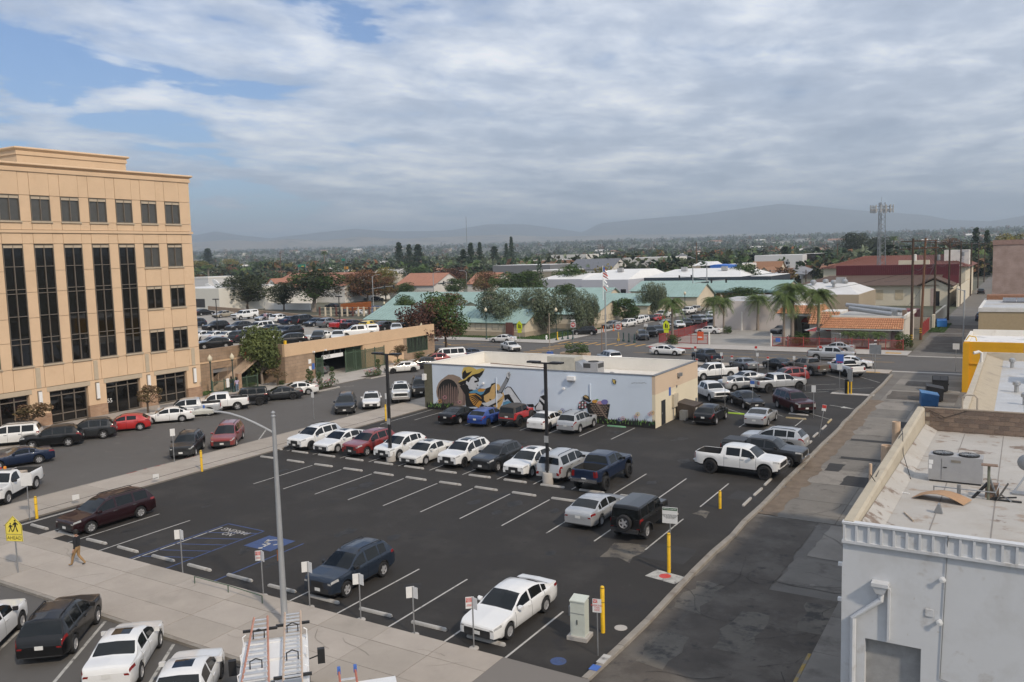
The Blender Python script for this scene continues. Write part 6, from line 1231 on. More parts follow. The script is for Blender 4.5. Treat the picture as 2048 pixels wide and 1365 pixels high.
for kind,col,lb,pos,kw in(
 ('big_suv','pearl','cream white long suv with its tail towards the street',(52,893),{}),('suv','black','black suv with chrome window line beside the cream suv',(137,893.5),{}),('suv','charcoal','dark grey suv between the black suv and the red hatchback',(208,877.8),{}),
 ('hatch','red','red hatchback in front of the office entrance',(280.5,861.5),{}),('sedan','white','white sedan left of the silver pickup under the office',(364.6,844.5),{}),('pickup','silver','silver mid-size pickup beside the office corner',(417,832.6),{}),('pickup','white','white mid-size pickup in front of the green fence',(475.7,821),{}),
 ('jeep','black','black off-roader parked behind the white mid-size pickup',(520.8,811),{'black_rim':True}),('sedan','charcoal','dark sleek sedan beside the black off-roader',(586.5,799.4),{'black_rim':True}),('sedan','white','white compact sedan by the flower bed',(617,790),{})):
 car(kind,col,lb,pos,231,'rl',group=G2,**kw)
car('coupe','navy','dark navy convertible with a black top leaving its stall',(79,928),250,'rl',group=G2)
car('pickup_single','white','white service pickup with tools on its cab turning out',(74,977.8),-55,'rl',group=G2)
car('suv','charcoal','dark grey suv angle-parked nose to the walkway',(343,916),-51,'fr',group=G2)
car('minivan','brick','boxy red wagon angle-parked beside the dark grey suv',(424,896),-51,'fr',group=G2)
car('minivan','black','black minivan angle-parked nose to the pale sidewalk',(670,828),-51,'fr',group=G2)
car('sedan','white','white sedan angle-parked next to the black minivan',(724.5,818),-51,'fr',group=G2,sunroof=True)
car('pickup','white','big white pickup angle-parked beside the lamp pole',(783,806),-51,'fr',group=G2,sunroof=True)
car('big_suv','black','black suv half hidden behind the mural building corner',(824,794),-51,'fr',group=G2)
car('hatch','pearl','white crossover with dark lower sills by the hedge',(826.6,744.7),231,'rl',group=G2,black_rim=True)
car('suv','charcoal','dark green-grey suv behind the white crossover',(866,737),231,'rl',lod=1,group=G2)
car('suv','brick','dark red suv mostly hidden by the mural building roof',(890,730),231,'rl',lod=1,group=G2)
car('van','white','white passenger van beyond the mural building',(918,724),231,'rl',lod=1,group=G2)
car('sedan','navy','dark blue sedan beyond the white passenger van',(958,716),231,'rl',lod=1,group=G2)
car('big_suv','silver','silver suv parked beyond the mural building roof',(1240,729),137,'rr',lod=1,group=G3)
car('suv','grey','grey suv inside the dark garage entrance',(-80.5,80.7,None),205,'c',lod=1,group=G2)
car('suv','white','white suv cut off by the lower picture edge beside the black suv',(47,1257),130,'fr',group='cars angle-parked on the near street')
car('suv','black','black suv with licence plate at the near kerb',(152.7,1305),130,'rr',group='cars angle-parked on the near street')
car('sedan','white','white sedan with black glass roof at the near kerb',(286,1361),130,'rr',group='cars angle-parked on the near street',sunroof=True)
car('sedan','white','white sedan with small sunroof beside the ladder van',(446,1356),130,'fr',group='cars angle-parked on the near street',sunroof=True,black_rim=True)
car('sedan','white','white sedan driving right on the cross street',(1349,712),-2,'fr',lod=1,group=G6)
car('sedan','white','white sedan crossing in front of the school',(986,685.5),182,'fl',lod=1,group=G6)
car('sedan','pearl','white small sedan coming from the school on the cross street',(1018,703.5),-35,'fr',lod=1,group=G6)
car('pickup','silver','silver crew-cab pickup driving right on the cross street',(1633,721),0,'rr',lod=1,group=G6)
car('sedan','silver','silver sedan parked at the red fence',(1672,704),180,'c',lod=1,group=G6)
car('sedan','white','white sedan in the street behind the tail-out white pickup',(1727,738),0,'fr',lod=1,group=G6)
car('suv','black','black suv turning out of the school street',(1183,671),205,'rl',lod=1,group=G6)
car('pickup','black','dark pickup behind the garage corner tree',(852,703),230,'rl',lod=1,group=G6)
for kind,col,lb,u,v,hd,ref in(
 ('suv','grey','grey suv first in the school queue',1222,659,255,'fl'),('minivan','white','white minivan behind the first grey suv',1270,653,262,'rl'),('suv','white','white suv third in the school queue',1288,648,262,'rl'),('suv','white','white suv fourth in the school queue',1296,645.5,262,'rl'),
 ('sedan','black','dark green sedan by the school lawn',1309,643,262,'rl'),('sedan','red','red sedan in the school queue',1327,641,265,'rl'),('pickup','white','white pickup behind the red sedan',1341,636,265,'rl'),('pickup','white','white pickup further up the school street',1391,628,265,'rl'),('pickup','beige','tan pickup behind the farther white pickup',1405,625,265,'rl'),
 ('suv','slate','blue-grey suv at the front of the right-hand school row',1276,681,-60,'fr'),('big_suv','black','black suv behind the blue-grey one',1292,674.5,-60,'fr'),('suv','slate','slate suv third in the right-hand school row',1308,670,-60,'fr'),('pickup','silver','silver pickup in the right-hand school row',1325,660.5,-60,'fr'),('sedan','white','white car behind the palm in the school row',1352,657,-60,'fr'),('suv','charcoal','dark suv right of the palm in the school row',1367,654,-60,'fr'),('pickup','slate','blue pickup right of the palm in the school row',1385,650,-60,'fr'),('suv','silver','silver suv near the blank pink wall',1398,647.5,-60,'fr'),('sedan','grey','grey sedan by the corner of the blank pink wall',1411,645,-60,'fr'),('suv','white','white suv last in the right-hand school row',1417,638,-60,'fr'),
 ('pickup','black','black pickup crossing below the sun mural',1390,613,0,'c'),('pickup','white','white pickup crossing below the sun mural',1410,613,180,'c')):
 car(kind,col,lb,(u,v),hd,ref,lod=1,group=G5)
car('sedan','white','white sedan entering the restaurant forecourt',(1428,669),176,'rl',lod=1,group='cars at the restaurant')
car('sedan','grey','grey sedan parked by the tiled portal',(1563,667),250,'c',lod=1,group='cars at the restaurant')
for i,(u,v,col,lb)in enumerate(((700,603,'grey','silver pickup under the brown trees'),(722,602,'slate','slate car under the brown trees'),(755,602,'black','dark car at the end of the brown trees'))):car('pickup' if i==0 else 'suv',col,lb,(u,v),0,'c',lod=1,group='cars under the brown trees')
car('suv','black','black car in front of the white church',(664,617),180,'c',lod=1,group='cars near the church');car('sedan','white','white car behind the playground posts',(718,630),180,'c',lod=1,group='cars near the church');car('pickup','charcoal','dark pickup behind the playground posts',(690,632),180,'c',lod=1,group='cars near the church')
car('suv','navy','dark blue car parked down the alley',(1962,641),90,'c',lod=1,group='cars in the alley');car('suv','black','black truck far down the alley',(1962,588),90,'c',lod=1,group='cars in the alley')
z_=DZ
for kind,col,lb,u,v,hd,ref in(
 ('sedan','black','black sedan at the far corner of the garage roof',403,632,N_,'rr'),('sedan','beige','beige sedan on the garage roof',442,636.5,S_,'fl'),('pickup','white','white pickup with a canopy on the garage roof',481.6,641,S_,'fl'),('sedan','silver','silver sedan behind the two people on the roof',528,643.5,S_,'fl'),
 ('suv','white','white suv tail-out beside the two people on the roof',558,646.6,N_,'rr'),('sedan','navy','dark blue sedan tail-out in the back roof row',579,650,N_,'rr'),('big_suv','black','big black suv tail-out in the back roof row',608,651.5,N_,'rr'),('sedan','slate','blue sedan nose-out in the back roof row',628,654,S_,'fl'),('suv','grey','grey suv tail-out beside the roof lamp pole',656,656,N_,'rr'),('sedan','red','red sedan tail-out in the back roof row',682.5,658,N_,'rr'),('sedan','wine','dark maroon sedan next to the red one on the roof',705,659,N_,'rr'),('hatch','yellow','yellow hatchback on the garage roof',739,660,N_,'rr'),('sedan','charcoal','dark sedan right of the yellow hatchback',770,662,N_,'rr'),('coupe','black','dark coupe at the right end of the back roof row',806,664,N_,'rr'),
 ('suv','slate','blue suv half hidden by the office corner',406,655,S_,'rl'),('suv','black','black suv with bright lamps by the white roof box',426,664,S_,'fl'),('suv','charcoal','grey suv left of the white boxy suv on the roof',474,664,S_,'fl'),('big_suv','white','white boxy suv with black roof pillars on the garage roof',512,667.5,S_,'fl'),('sedan','charcoal','dark sedan right of the white boxy suv',541,668,N_,'rr'),('hatch','black','black hatchback in the middle roof row',556,673,S_,'fl'),('suv','black','black suv with roof rails in the middle roof row',573,676,S_,'fl'),
 ('sedan','white','white sedan beside the office corner on the roof',403,683.5,N_,'rr'),('sedan','white','white sedan second in the front roof row',431,684,N_,'rr'),('sedan','pearl','white sedan third in the front roof row',457.5,684.7,N_,'rr'),('suv','charcoal','dark grey suv in the front roof row',485,686,N_,'rr'),('hatch','white','white hatchback behind the pepper tree on the roof',512,688,N_,'rr'),
 ('sedan','silver','silver sedan above the brown block wall',416,697,S_,'fl'),('hatch','black','black hatchback above the stair',452,696.5,231,'rl'),('suv','black','black suv at the yellow post of the roof parapet',600,691,231,'rl'),('suv','black','black suv facing right behind the roof parapet',621,688,-50,'fr'),('coupe','white','white coupe behind the tan parapet',665,681,231,'rl'),('sedan','white','white sedan facing right behind the tan parapet',662,684,-50,'fr'),('pickup','white','white pickup with a canopy behind the tan parapet',744,676,231,'rl'),('sedan','white','white sedan at the right end of the tan parapet',781,668.5,-50,'fr')):
 car(kind,col,lb,(u,v),hd,ref,lod=1,z=z_,group=G4)
def cover(label,pos,hd,L_,W_,z0,z1,m,name='bed_cover',taper=.15,win=False):
 t=thing(name,label,'truck canopy' if win else 'bed cover',pos,R(hd));b=MB();b.add([(-L_/2,-W_/2,z0),(L_/2,-W_/2,z0),(L_/2,W_/2,z0),(-L_/2,W_/2,z0),(-L_/2+taper,-W_/2+taper,z1),(L_/2,-W_/2+taper,z1),(L_/2,W_/2-taper,z1),(-L_/2+taper,W_/2-taper,z1)],[(4,5,6,7),(0,1,5,4),(1,2,6,5),(2,3,7,6),(3,0,4,7)],m);b.build('shell',t,smooth=30)
 if win:
  for s_ in(1,-1):MB().add([(-L_/2+.3,s_*(W_/2-taper*.3+.005),z0+.15),(L_/2-.2,s_*(W_/2-taper*.3+.005),z0+.15),(L_/2-.2,s_*(W_/2-taper*.8+.005),z1-.12),(-L_/2+.3,s_*(W_/2-taper*.8+.005),z1-.12)],[(0,1,2,3)],AUTOGLASS).build('side_window',t)
 return t
def find(label):return next(o for o in bpy.data.objects if o.get('label')==label)
for lb,nl,m_,z1,w_ in(('white pickup with a canopy on the garage roof','white bed canopy on the roof-deck pickup',WHITE,1.85,True),('white pickup with a canopy behind the tan parapet','white bed canopy on the pickup behind the parapet',WHITE,1.85,True),('dark pickup with tonneau cover behind the white crew-cab pickup','ribbed dark cover over the bed of the dark pickup',mat('bed_vinyl',(.03,.032,.036),.5,var=.1),1.5,False),('tan and brown crew-cab pickup with a bed cover','flat grey brown cover on the tan pickup bed',mat('bed_brown',(.085,.072,.06),.6),1.36,False)):
 o=find(lb);d=Vector((math.cos(o.rotation_euler.z),math.sin(o.rotation_euler.z),0));cover(nl,o.location-d*2.0,math.degrees(o.rotation_euler.z),1.72,1.72,1.285+(.09 if 'brown' in nl else .002),z1+(.09 if 'brown' in nl else 0),m_,'truck_canopy' if w_ else 'bed_cover',win=w_)
o=find('white service pickup with tools on its cab turning out');tb_=thing('roof_beacon','amber beacon bar and tools on the service pickup cab','beacon',o.location,o.rotation_euler.z)
MB().box(.25,-.5,1.9,.55,.5,1.95,GREYMET).build('rack',tb_);MB().lathe([(.10,0),(.10,.12),(.06,.17),(.001,.18)],(.4,.1,1.95),mat('amber',(.7,.25,.02),.3),10).build('beacon',tb_);MB().box(.3,-.4,1.95,.5,-.15,2.05,RED).build('tool',tb_)
tag(MB().box(-1.6,-.5,.8,-.3,.5,1.35,mat('wood_pale',(.45,.37,.29),.8)).build('tool_crate',None,o.location,o.rotation_euler.z),'pale crate in the bed of the service pickup','crate')
lv=thing('ladder_van','white box service van carrying two ladders on its roof','van',(-19.88,17.75,0),R(135.7))
BODY=mat('van_white',(.70,.70,.69),.4,var=.03,coat=.6)
b=MB();prof=[(-3.6,.45),(-3.6,2.6),(1.0,2.72),(1.25,2.66),(1.9,1.6),(2.9,1.35),(3.0,.45)]
b.prism([(x_,-1.02,z_)for x_,z_ in prof],(0,2.04,0),BODY);b.build('body',lv)
MB().prism([(1.28,-.9,2.6),(1.28,.9,2.6),(1.88,.92,1.65),(1.88,-.92,1.65)],(.03,0,.02),AUTOGLASS).build('windshield',lv)
for x_ in(-3.0,-1.7,-.4,.8):MB().box(x_,-.98,2.68,x_+.07,.98,2.74,BODY).build('roof_rib',lv)
for s_ in(1,-1):
 MB().tube([(1.3,s_*1.03,1.75),(1.35,s_*1.3,1.8)],.025,BLACK,6).build('mirror_arm',lv);MB().box(1.25,s_*1.42-.12,1.55,1.42,s_*1.42+.12,2.05,BLACK).build('mirror',lv)
 for x_ in(-2.3,2.0):MB().lathe([(.2,-.13),(.4,-.13),(.42,0),(.4,.13),(.2,.13),(.001,.1)],(x_,s_*.9,.42),TYRE,18,'Y').build('wheel',lv)
 for k in range(4):MB().tube([(-3.2+k*1.3,s_*.97,2.7),(-3.2+k*1.3,s_*1.0,3.05),(-3.2+k*1.3,s_*.9,3.12)],.02,WHITE,5).build('rack_hook',lv)
def ladder(label,y0,w0,w1,x0,x1,n,mrail,z):
 t=thing('ladder',label,'ladder',lv.location,lv.rotation_euler.z)
 for s_ in(1,-1):MB().tube([(x0,y0+s_*w0,z),(x1,y0+s_*w1,z+.05)],.035,mrail,4).build('rail',t)
 for i in range(n):f=(i+.5)/n;x_=x0+(x1-x0)*f;w_=w0+(w1-w0)*f;MB().box(x_-.05,y0-w_,z-.0,x_+.05,y0+w_,z+.03,mat('ladder_alu',(.62,.62,.62),.4,.5)).build('rung',t)
 for f in(.28,.68):x_=x0+(x1-x0)*f;MB().tube([(x_,y0-.17,z+.03),(x_+.04,y0-.17,z+.25),(x_+.05,y0,z+.32),(x_+.04,y0+.17,z+.25),(x_,y0+.17,z+.03)],.022,BLACK,6).build('clamp',t)
 for f in(.12,.86):x_=x0+(x1-x0)*f;MB().box(x_-.05,y0-.55,z-.12,x_+.05,y0+.55,z-.05,BLACK).build('crossbar',t)
 MB().box(x0-.15,y0-.26,z-.1,x0+.1,y0+.26,z+.06,GREYMET).build('foot',t);return t
ladder('orange-railed step ladder on the left of the van roof',.50,.40,.22,-2.9,2.3,15,mat('ladder_orange',(.50,.24,.17),.6),2.95)
ladder('tan-railed extension ladder on the right of the van roof',-.55,.26,.26,-2.6,2.4,19,mat('ladder_tan2',(.55,.42,.32),.6),2.95)
l2=thing('white_van','white van roof with a blue-tipped ladder at the bottom edge','van',(-16.4,18.0,0),R(135.7));b=MB();b.prism([(x_,-1.0,z_)for x_,z_ in[(-3,.45),(-3,2.0),(1.0,2.05),(1.9,1.3),(2.6,1.1),(2.7,.45)]],(0,2.0,0),BODY);b.build('body',l2)
for s_ in(1,-1):MB().tube([(-2.5,.45+s_*.25,2.2),(1.35,.45+s_*.25,2.28)],.035,mat('ladder_red',(.45,.15,.1),.6),5).build('ladder_rail',l2);MB().box(1.3,.45+s_*.25-.05,2.2,1.45,.45+s_*.25+.05,2.4,BLUE).build('ladder_tip',l2)
for i in range(7):MB().box(-2.2+i*.5,.2,2.24,-2.12+i*.5,.7,2.27,mat('ladder_alu',0)).build('ladder_rung',l2)
# ------ wheel stops
STOP=mat('stop_concrete',(.40,.385,.36),.9,var=.12,scale=3,bump=.3,bscale=20,stain=[((.28,.25,.22),2.5,.58,.72)])
def stop_mesh(m,L=1.75):
 b=MB();e=.06;P_=[(-.08,0),(-.075,.07),(-.045,.115),(.045,.115),(.075,.07),(.08,0)]
 vs=[(x_*k,y_,z_*(1 if k==1 else .8))for x_,k in((-L/2,1),(-L/2+e,1))for y_,z_ in P_][:0]
 for x_,k in((-L/2,.75),(-L/2+e,1),(L/2-e,1),(L/2,.75)):vs+=[(x_,y_*k,z_*k)for y_,z_ in P_]
 fs=[(i*6+j,(i+1)*6+j,(i+1)*6+j+1,i*6+j+1)for i in range(3)for j in range(5)]+[tuple(range(6)),tuple(range(18,24))[::-1]]
 return b.add(vs,fs,m).mesh('wheel_stop',30)
SM=stop_mesh(STOP);SMY=stop_mesh(mat('stop_yellowed',(.42,.34,.19),.9,var=.2,scale=3,stain=[((.30,.27,.23),1.5,.5,.6)]));SMG=stop_mesh(mat('stop_green',(.16,.33,.20),.8));SML=stop_mesh(mat('stop_lime',(.33,.50,.05),.8))
def stop(x_,y_,rz,label,group,me=None):tag(inst('wheel_stop',me or SM,None,(x_,y_,-.008),rz+rnd.uniform(-.02,.02)),label,'wheel stop',group)
rnd.seed(5);ORD=('first','second','third','fourth','fifth','sixth','seventh','eighth','ninth','tenth','eleventh','twelfth')
for k in range(12):
 X=-17.63-SW*k
 if X>-49.5:stop(X+rnd.uniform(-.1,.1),26.35,0,ORD[k]+' concrete wheel stop of the front row, counted from the alley','front row wheel stops')
for k in range(10):stop((-23.15 if k==0 else-23.15-2.85*k)-.55,44.55,0,ORD[k]+' concrete wheel stop of the empty middle stalls, counted from the alley','middle row wheel stops')
stop(-17.4,44.9,0,'single concrete wheel stop beside the short yellow bollard','middle row wheel stops')
for k in range(12):stop(-20.15-2.83*k,46.95,0,ORD[k]+' wheel stop in front of the middle row cars, counted from the alley','parked row wheel stops')
for i,(u,v,m_)in enumerate(((1536,965,SM),(1516,985,SM),(1494,1005,SM),(1573,932,SM),(1588,915.5,SM),(1604,901,SMY),(1618,888,SM),(1631,871,SM),(1648,856,SM),(1659,843.5,SMY))):
 p=at(u,v);stop(p.x,p.y,R(90),ORD[i]+(' worn',' yellowed')[m_ is SMY]+' wheel stop in the line along the alley kerb','alley side wheel stops',m_)
p=at(1592,838);stop(p.x,p.y,0,'yellow painted wheel stop in front of the maroon suv','far lot wheel stops',SMY);p=at(1597,830);stop(p.x,p.y,R(-8),'plain wheel stop under the maroon suv','far lot wheel stops');p=at(1470,828);stop(p.x,p.y,0,'lime green wheel stop near the black suv','far lot wheel stops',SML)
p=at(1233,854);stop(p.x,p.y,0,'green wheel stop at the foot of the mural','far lot wheel stops',SMG)
# ------ bollards
def bollard(u,v,h,label):
 p=at(u,v);t=thing('bollard',label,'bollard',p,0,'yellow bollards');MB().lathe([(.085,-.02),(.085,h-.04),(.06,h),(.001,h+.01)],(0,0,0),YELLOW,14).build('post',t,smooth=40)
 for z_ in(h*.66,h*.97):MB().lathe([(.088,z_-.012),(.088,z_+.012)],(0,0,0),BLACK,14).build('band',t)
for a in((404,943,1.55,'yellow bollard on the walkway beside the empty stalls'),(74,1037,1.35,'yellow bollard near the crossing sign'),(772,842,1.55,'yellow bollard at the pale end of the walkway'),(1206,1265,1.9,'tall yellow bollard beside the utility cabinet'),(1338,1145,1.9,'tall yellow bollard under the private parking sign'),(1440,1017,1.05,'short yellow bollard by the alley stalls')):bollard(*a)
# ------ signs
SIGNW=mat('sign_white',(.66,.66,.65),.5,var=.04)
def post(t,h,r=.03,foot=True):
 MB().tube([(0,0,-.02),(0,0,h)],r,STEEL,7).build('post',t)
 if foot:MB().lathe([(.20,.0),(.19,.04),(.04,.07)],(0,0,-.01),CONC_NEW,10).build('foot',t)
def panel(t,w,h,z,m=SIGNW,dy=-.045,x=0.0):return MB().box(x-w/2,dy-.006,z-h/2,x+w/2,dy+.006,z+h/2,m).build('panel',t)
def two_sign(u,v,hd,label,h=2.0,red=False,txt=None,foot=True,w=.32):
 """post with two sign plates set in a V"""
 t=thing('sign_post',label,'sign',at(u,v),R(hd),'sign posts');post(t,h,foot=foot)
 for s_ in(1,-1):
  o=MB().box(-w/2,-.006,-.23,w/2,.006,.23,SIGNW).build('panel',t,(s_*.10,-.04-.02*(s_>0),h-.22),R(-55*s_*.5));
  if red and s_<0:MB().box(-w/2+.02,-.012,.02,w/2-.02,-.0065,.20,RED).build('red_field',o);lettering('PERMIT\nPARKING\nONLY',(0,-.014,.11),(R(90),0,0),.075,WHITE,o);lettering('PRIVATE\nPROPERTY',(0,-.012,-.1),(R(90),0,0),.055,RED,o)
 return t
two_sign(366,1150,20,'sign post seen from its back edge beside the blue aisle',2.25,foot=False);two_sign(527,1192,12,'permit sign with a red field left of the street lamp',2.1,True)
two_sign(620,1215,20,'double white sign to the right of the street lamp',2.05);two_sign(722,1240,20,'double white sign in front of the slate wagon',2.0);two_sign(829,1270,20,'double white sign left of the white sedan stall',2.0);two_sign(948,1297,12,'permit sign with a red field in front of the white sedan',2.05,True)
t=thing('sign_post','small NO PARKING sign beside the utility cabinet','sign',at(1196,1311),R(15),'sign posts');post(t,2.15,.025,False);pn=panel(t,.33,.52,1.95);MB().box(-.14,-.058,2.06,.02,-.052,2.19,RED).build('red_field',t);lettering('NO',(-.06,-.06,2.125),(R(90),0,0),.13,WHITE,t);lettering('PARKING\nTHIS\nSIDE',(0,-.054,1.87),(R(90),0,0),.105,RED,t)
t=thing('sign_post','white sign with a green header reading private parking','sign',at(1341,1138),R(10),'sign posts');MB().tube([(0,0,0),(0,0,2.5)],.03,STEEL,7).build('post',t);panel(t,.72,.78,2.62);MB().box(-.34,-.058,2.86,.34,-.052,2.98,mat('sign_dkgreen',(.03,.10,.05),.5)).build('header',t);lettering('PRIVATE PARKING',(0,-.06,2.92),(R(90),0,0),.075,WHITE,t)
lettering('UNAUTHORIZED VEHICLES\nWILL BE TOWED AWAY\nAT OWNER EXPENSE\nVEHICLE CODE',(0,-.053,2.56),(R(90),0,0),.062,BLACK,t)
YS=mat('sign_fluor',(.80,.66,.10),.5,var=.03)
t=thing('crossing_sign','yellow pentagon school crossing sign reading AHEAD','sign',at(37,1150),R(22));MB().tube([(0,0,0),(0,0,2.75)],.035,STEEL,8).build('post',t)
pent=[(-.46,2.05),(.46,2.05),(.46,2.55),(0,3.0),(-.46,2.55)];MB().prism([(x_,-.05,z_)for x_,z_ in pent][::-1],(0,.012,0),YS).build('panel',t);MB().box(-.46,-.05,1.72,.46,-.038,2.04,YS).build('panel',t)
ol=MB()
for P_ in(pent,[(-.46,1.72),(.46,1.72),(.46,2.04),(-.46,2.04)]):
 n_=len(P_);cx_,cz_=sum(a for a,_ in P_)/n_,sum(b for _,b in P_)/n_;sh=lambda a,f:(cx_+(a[0]-cx_)*f,-.052,cz_+(a[1]-cz_)*f)
 for i in range(n_):a,b=P_[i],P_[(i+1)%n_];ol.add([sh(a,.96),sh(b,.96),sh(b,.92),sh(a,.92)],[(0,1,2,3)],BLACK)
ol.build('border',t);lettering('AHEAD',(0,-.054,1.88),(R(90),0,0),.24,BLACK,t)
def walker(x_,z_,k):
 b=MB();f=lambda pts:b.poly([(x_+px_*k,-.053,z_+pz_*k)for px_,pz_ in pts],BLACK)
 f([(.07*math.cos(R(a)),.47+.07*math.sin(R(a)))for a in range(0,360,30)]);f([(-.09,.36),(.09,.37),(.07,.12),(-.07,.12)]);f([(-.07,.13),(.02,.13),(-.06,-.1),(-.16,-.3),(-.24,-.28),(-.12,-.06)]);f([(-.01,.13),(.07,.13),(.12,-.08),(.2,-.27),(.1,-.3),(.04,-.08)]);f([(-.09,.35),(-.03,.3),(-.14,.12),(-.22,.15)]);f([(.08,.35),(.22,.22),(.17,.15),(.04,.28)])
 return b.build('walker_symbol',t)
walker(.10,2.42,.72);walker(-.16,2.34,.55)
def simple_sign(u,v,h,label,w=.3,hh=.42,m=SIGNW,top=None,hd=0,n=1):
 t=thing('sign_post',label,'sign',at(u,v),R(hd),'sign posts');post(t,h,.028,False);panel(t,w,hh,h-hh/2)
 if top:MB().box(-w/2+.01,-.06,h-hh*.55,w/2-.01,-.0515,h-.02,top).build('colour_field',t)
 return t
for a in((1450,813,2.9,'paired white sign in front of the white heavy pickup',.45),(1505,818,2.7,'white and blue sign behind the silver coupe',.42),(1627,836,2.9,'paired white sign beside the maroon suv',.36)):simple_sign(a[0],a[1],a[2],a[3],a[4],.6,top=BLUE if 'blue' in a[3]else None)
t=simple_sign(1679,787,6.2,'tall pole with blue and white parking signs near the pay box',.1,.1);panel(t,.75,.9,3.6,BLUE);MB().box(-.3,-.06,3.2,.3,-.052,3.3,RED).build('stripe',t);panel(t,.5,.6,2.75);MB().box(-.9,-.05,6.15,.1,.05,6.22,GREYMET).build('lamp_arm',t)
for i,(u,v,h)in enumerate(((1394,762,2.6),(1443,760,3.2),(1464,749,2.3),(1515,757,3.0),(1536,752,2.3),(1588,757,2.6),(1610.5,781,2.7))):simple_sign(u,v,h,'small %s parking sign %s'%(('red and white','grey backed')[i%2],('beside the mural building','before the older white pickup','behind the old grey sedan','before the nose to nose sedans','behind the black braking sedan','before the bright red suv','beside the silver lifted pickup')[i]),.28,.42,top=RED if i%2==0 else None,m=SIGNW if i%2==0 else GREYMET)
for i,(u,v,lb)in enumerate(((1391,727,'right of the mural building roof'),(1512,727,'between grey and black sedans'),(1641,727,'beside the tan pickup'))):simple_sign(u,v,2.3,'red and white kerb sign on the street '+lb,.35,.6,top=RED)
t=simple_sign(1638,873,2.6,'leaning red and white sign on the alley kerb',.32,.5,top=RED);t.rotation_euler=(0,R(9),R(10))
t=thing('street_sign','striped object marker and grey sign backs at the alley mouth','sign',at(1750,748));post(t,3.6,.04,False);panel(t,1.3,1.1,2.9,GREYMET);
for i in range(4):MB().box(-.15,-.06,3.5+i*.2,.15,-.05,3.6+i*.2,BLACK if i%2 else WHITE).build('stripe',t)
simple_sign(1745,740,3.2,'grey-backed sign behind the striped marker',.8,.8,m=GREYMET);simple_sign(1911,745,3.4,'grey sign at the corner of the yellow building',.7,.7,m=GREYMET)
for i,(u,v)in enumerate(((1237,691),(1147,685))):
 t=thing('no_entry_sign',('round red DO NOT ENTER sign in front of the school queue','round red DO NOT ENTER sign by the school lawn')[i],'sign',at(u,v));post(t,3.4,.04,False);panel(t,.95,.95,3.0);MB().lathe([(.42,-.06),(.001,-.06)],(0,0,3.0),RED,20,'Y').build('disc',t);MB().box(-.3,-.075,2.93,.3,-.064,3.07,WHITE).build('bar',t);panel(t,.8,.25,3.75);lettering('DO NOT',(0,-.07,3.22),(R(90),0,0),.14,WHITE,t);lettering('ENTER',(0,-.07,2.8),(R(90),0,0),.14,WHITE,t)
FL=mat('sign_lime',(.62,.70,.02),.5)
for i,(u,v,lb)in enumerate(((1040,687,'lime school crossing sign by the cream gable'),(1333,688,'lime school crossing sign behind the red fence'))):
 t=thing('school_sign',lb,'sign',at(u,v));post(t,3.6,.04,False);MB().prism([(x_,-.05,z_)for x_,z_ in[(-.55,2.4),(.55,2.4),(.55,3.3),(0,3.9),(-.55,3.3)]][::-1],(0,.02,0),FL).build('panel',t);MB().prism([(x_,-.05,z_)for x_,z_ in[(-.4,1.8),(.4,1.8),(.4,2.35),(-.4,2.35)]][::-1],(0,.02,0),FL).build('panel',t);MB().box(-.2,-.065,2.6,.0,-.052,3.3,BLACK).build('walker_symbol',t);MB().box(.08,-.065,2.6,.25,-.052,3.15,BLACK).build('walker_symbol',t)
simple_sign(1292,683,3.0,'grey sign back on the school corner',.7,.5,m=GREYMET);simple_sign(628,838,2.6,'double white sign behind the white three-row suv',.35,.55);simple_sign(349,928,2.7,'grey-backed sign on the walkway by the dark grey suv',.35,.55,m=GREYMET,hd=60);simple_sign(60,1040,2.9,'leaning back of a large white sign beside the service pickup',.65,.8,hd=35)
t=simple_sign(775,842,2.6,'double white sign beside the pale walkway end',.3,.55)
for i,(u,v)in enumerate(((312,960),(152,1002))):p=at(u,v,.3);tag(MB().box(-.2,-.02,0,.2,.02,.34,SIGNW).build('paper_notice',None,(p.x,p.y,.35),R(70)),('white card on the cable right of the minivan','white card on the cable left of the minivan')[i],'card')
cbp=[at(74,1037),at(404,943),at(772,842)];tag(MB().tube([(p.x,p.y,.45+(.0 if i%2==0 else-.0))for i,p in enumerate(cbp)],.012,BLACK,5).build('barrier_cable'),'thin dark cable strung between the yellow walkway bollards','cable')
t=thing('bike_rail','low green tube rail with bent feet at the sidewalk edge','rail',(0,0,0));ps=[at(390,1172),at(457,1190),at(525,1212)]
MB().tube([(p.x,p.y,.45)for p in ps],.025,GREEN,6).build('top_rail',t)
for p in ps:MB().tube([(p.x,p.y,.45),(p.x,p.y,.02),(p.x+.35,p.y+.12,.02)],.025,GREEN,6).build('leg',t)
# ------ utility cabinet, pay box
CAB=mat('cabinet_green',(.52,.55,.49),.6,var=.06,scale=2,stain=[((.36,.36,.30),3,.66,.74)])
t=thing('utility_cabinet','pale green utility cabinet on a concrete pad','cabinet',at(1160,1275),R(6));MB().box(-.42,-.36,-.02,.42,.36,.14,CONC_NEW).build('pad',t);MB().box(-.30,-.24,.14,.30,.24,1.52,CAB).build('body',t);MB().prism([(-.32,-.27,1.52),(.32,-.27,1.52),(.32,.26,1.60),(-.32,.26,1.60)],(0,0,.05),CAB).build('lid',t)
MB().box(-.28,-.252,1.05,.28,-.241,1.07,GREYMET).build('seam',t);MB().box(-.03,-.27,.62,.0,-.241,.80,BLACK).build('handle',t);MB().box(-.42,-.1,.85,-.301,.15,1.25,GREYMET).build('side_box',t)
t=thing('pay_box','grey pay box with yellow guard posts in the far lot','pay box',at(1694,788));MB().box(-.2,-.2,0,.2,.2,1.5,BLACK).build('back_post',t);MB().box(.05,-.2,1.3,.5,.2,2.6,GREYMET).build('box',t)
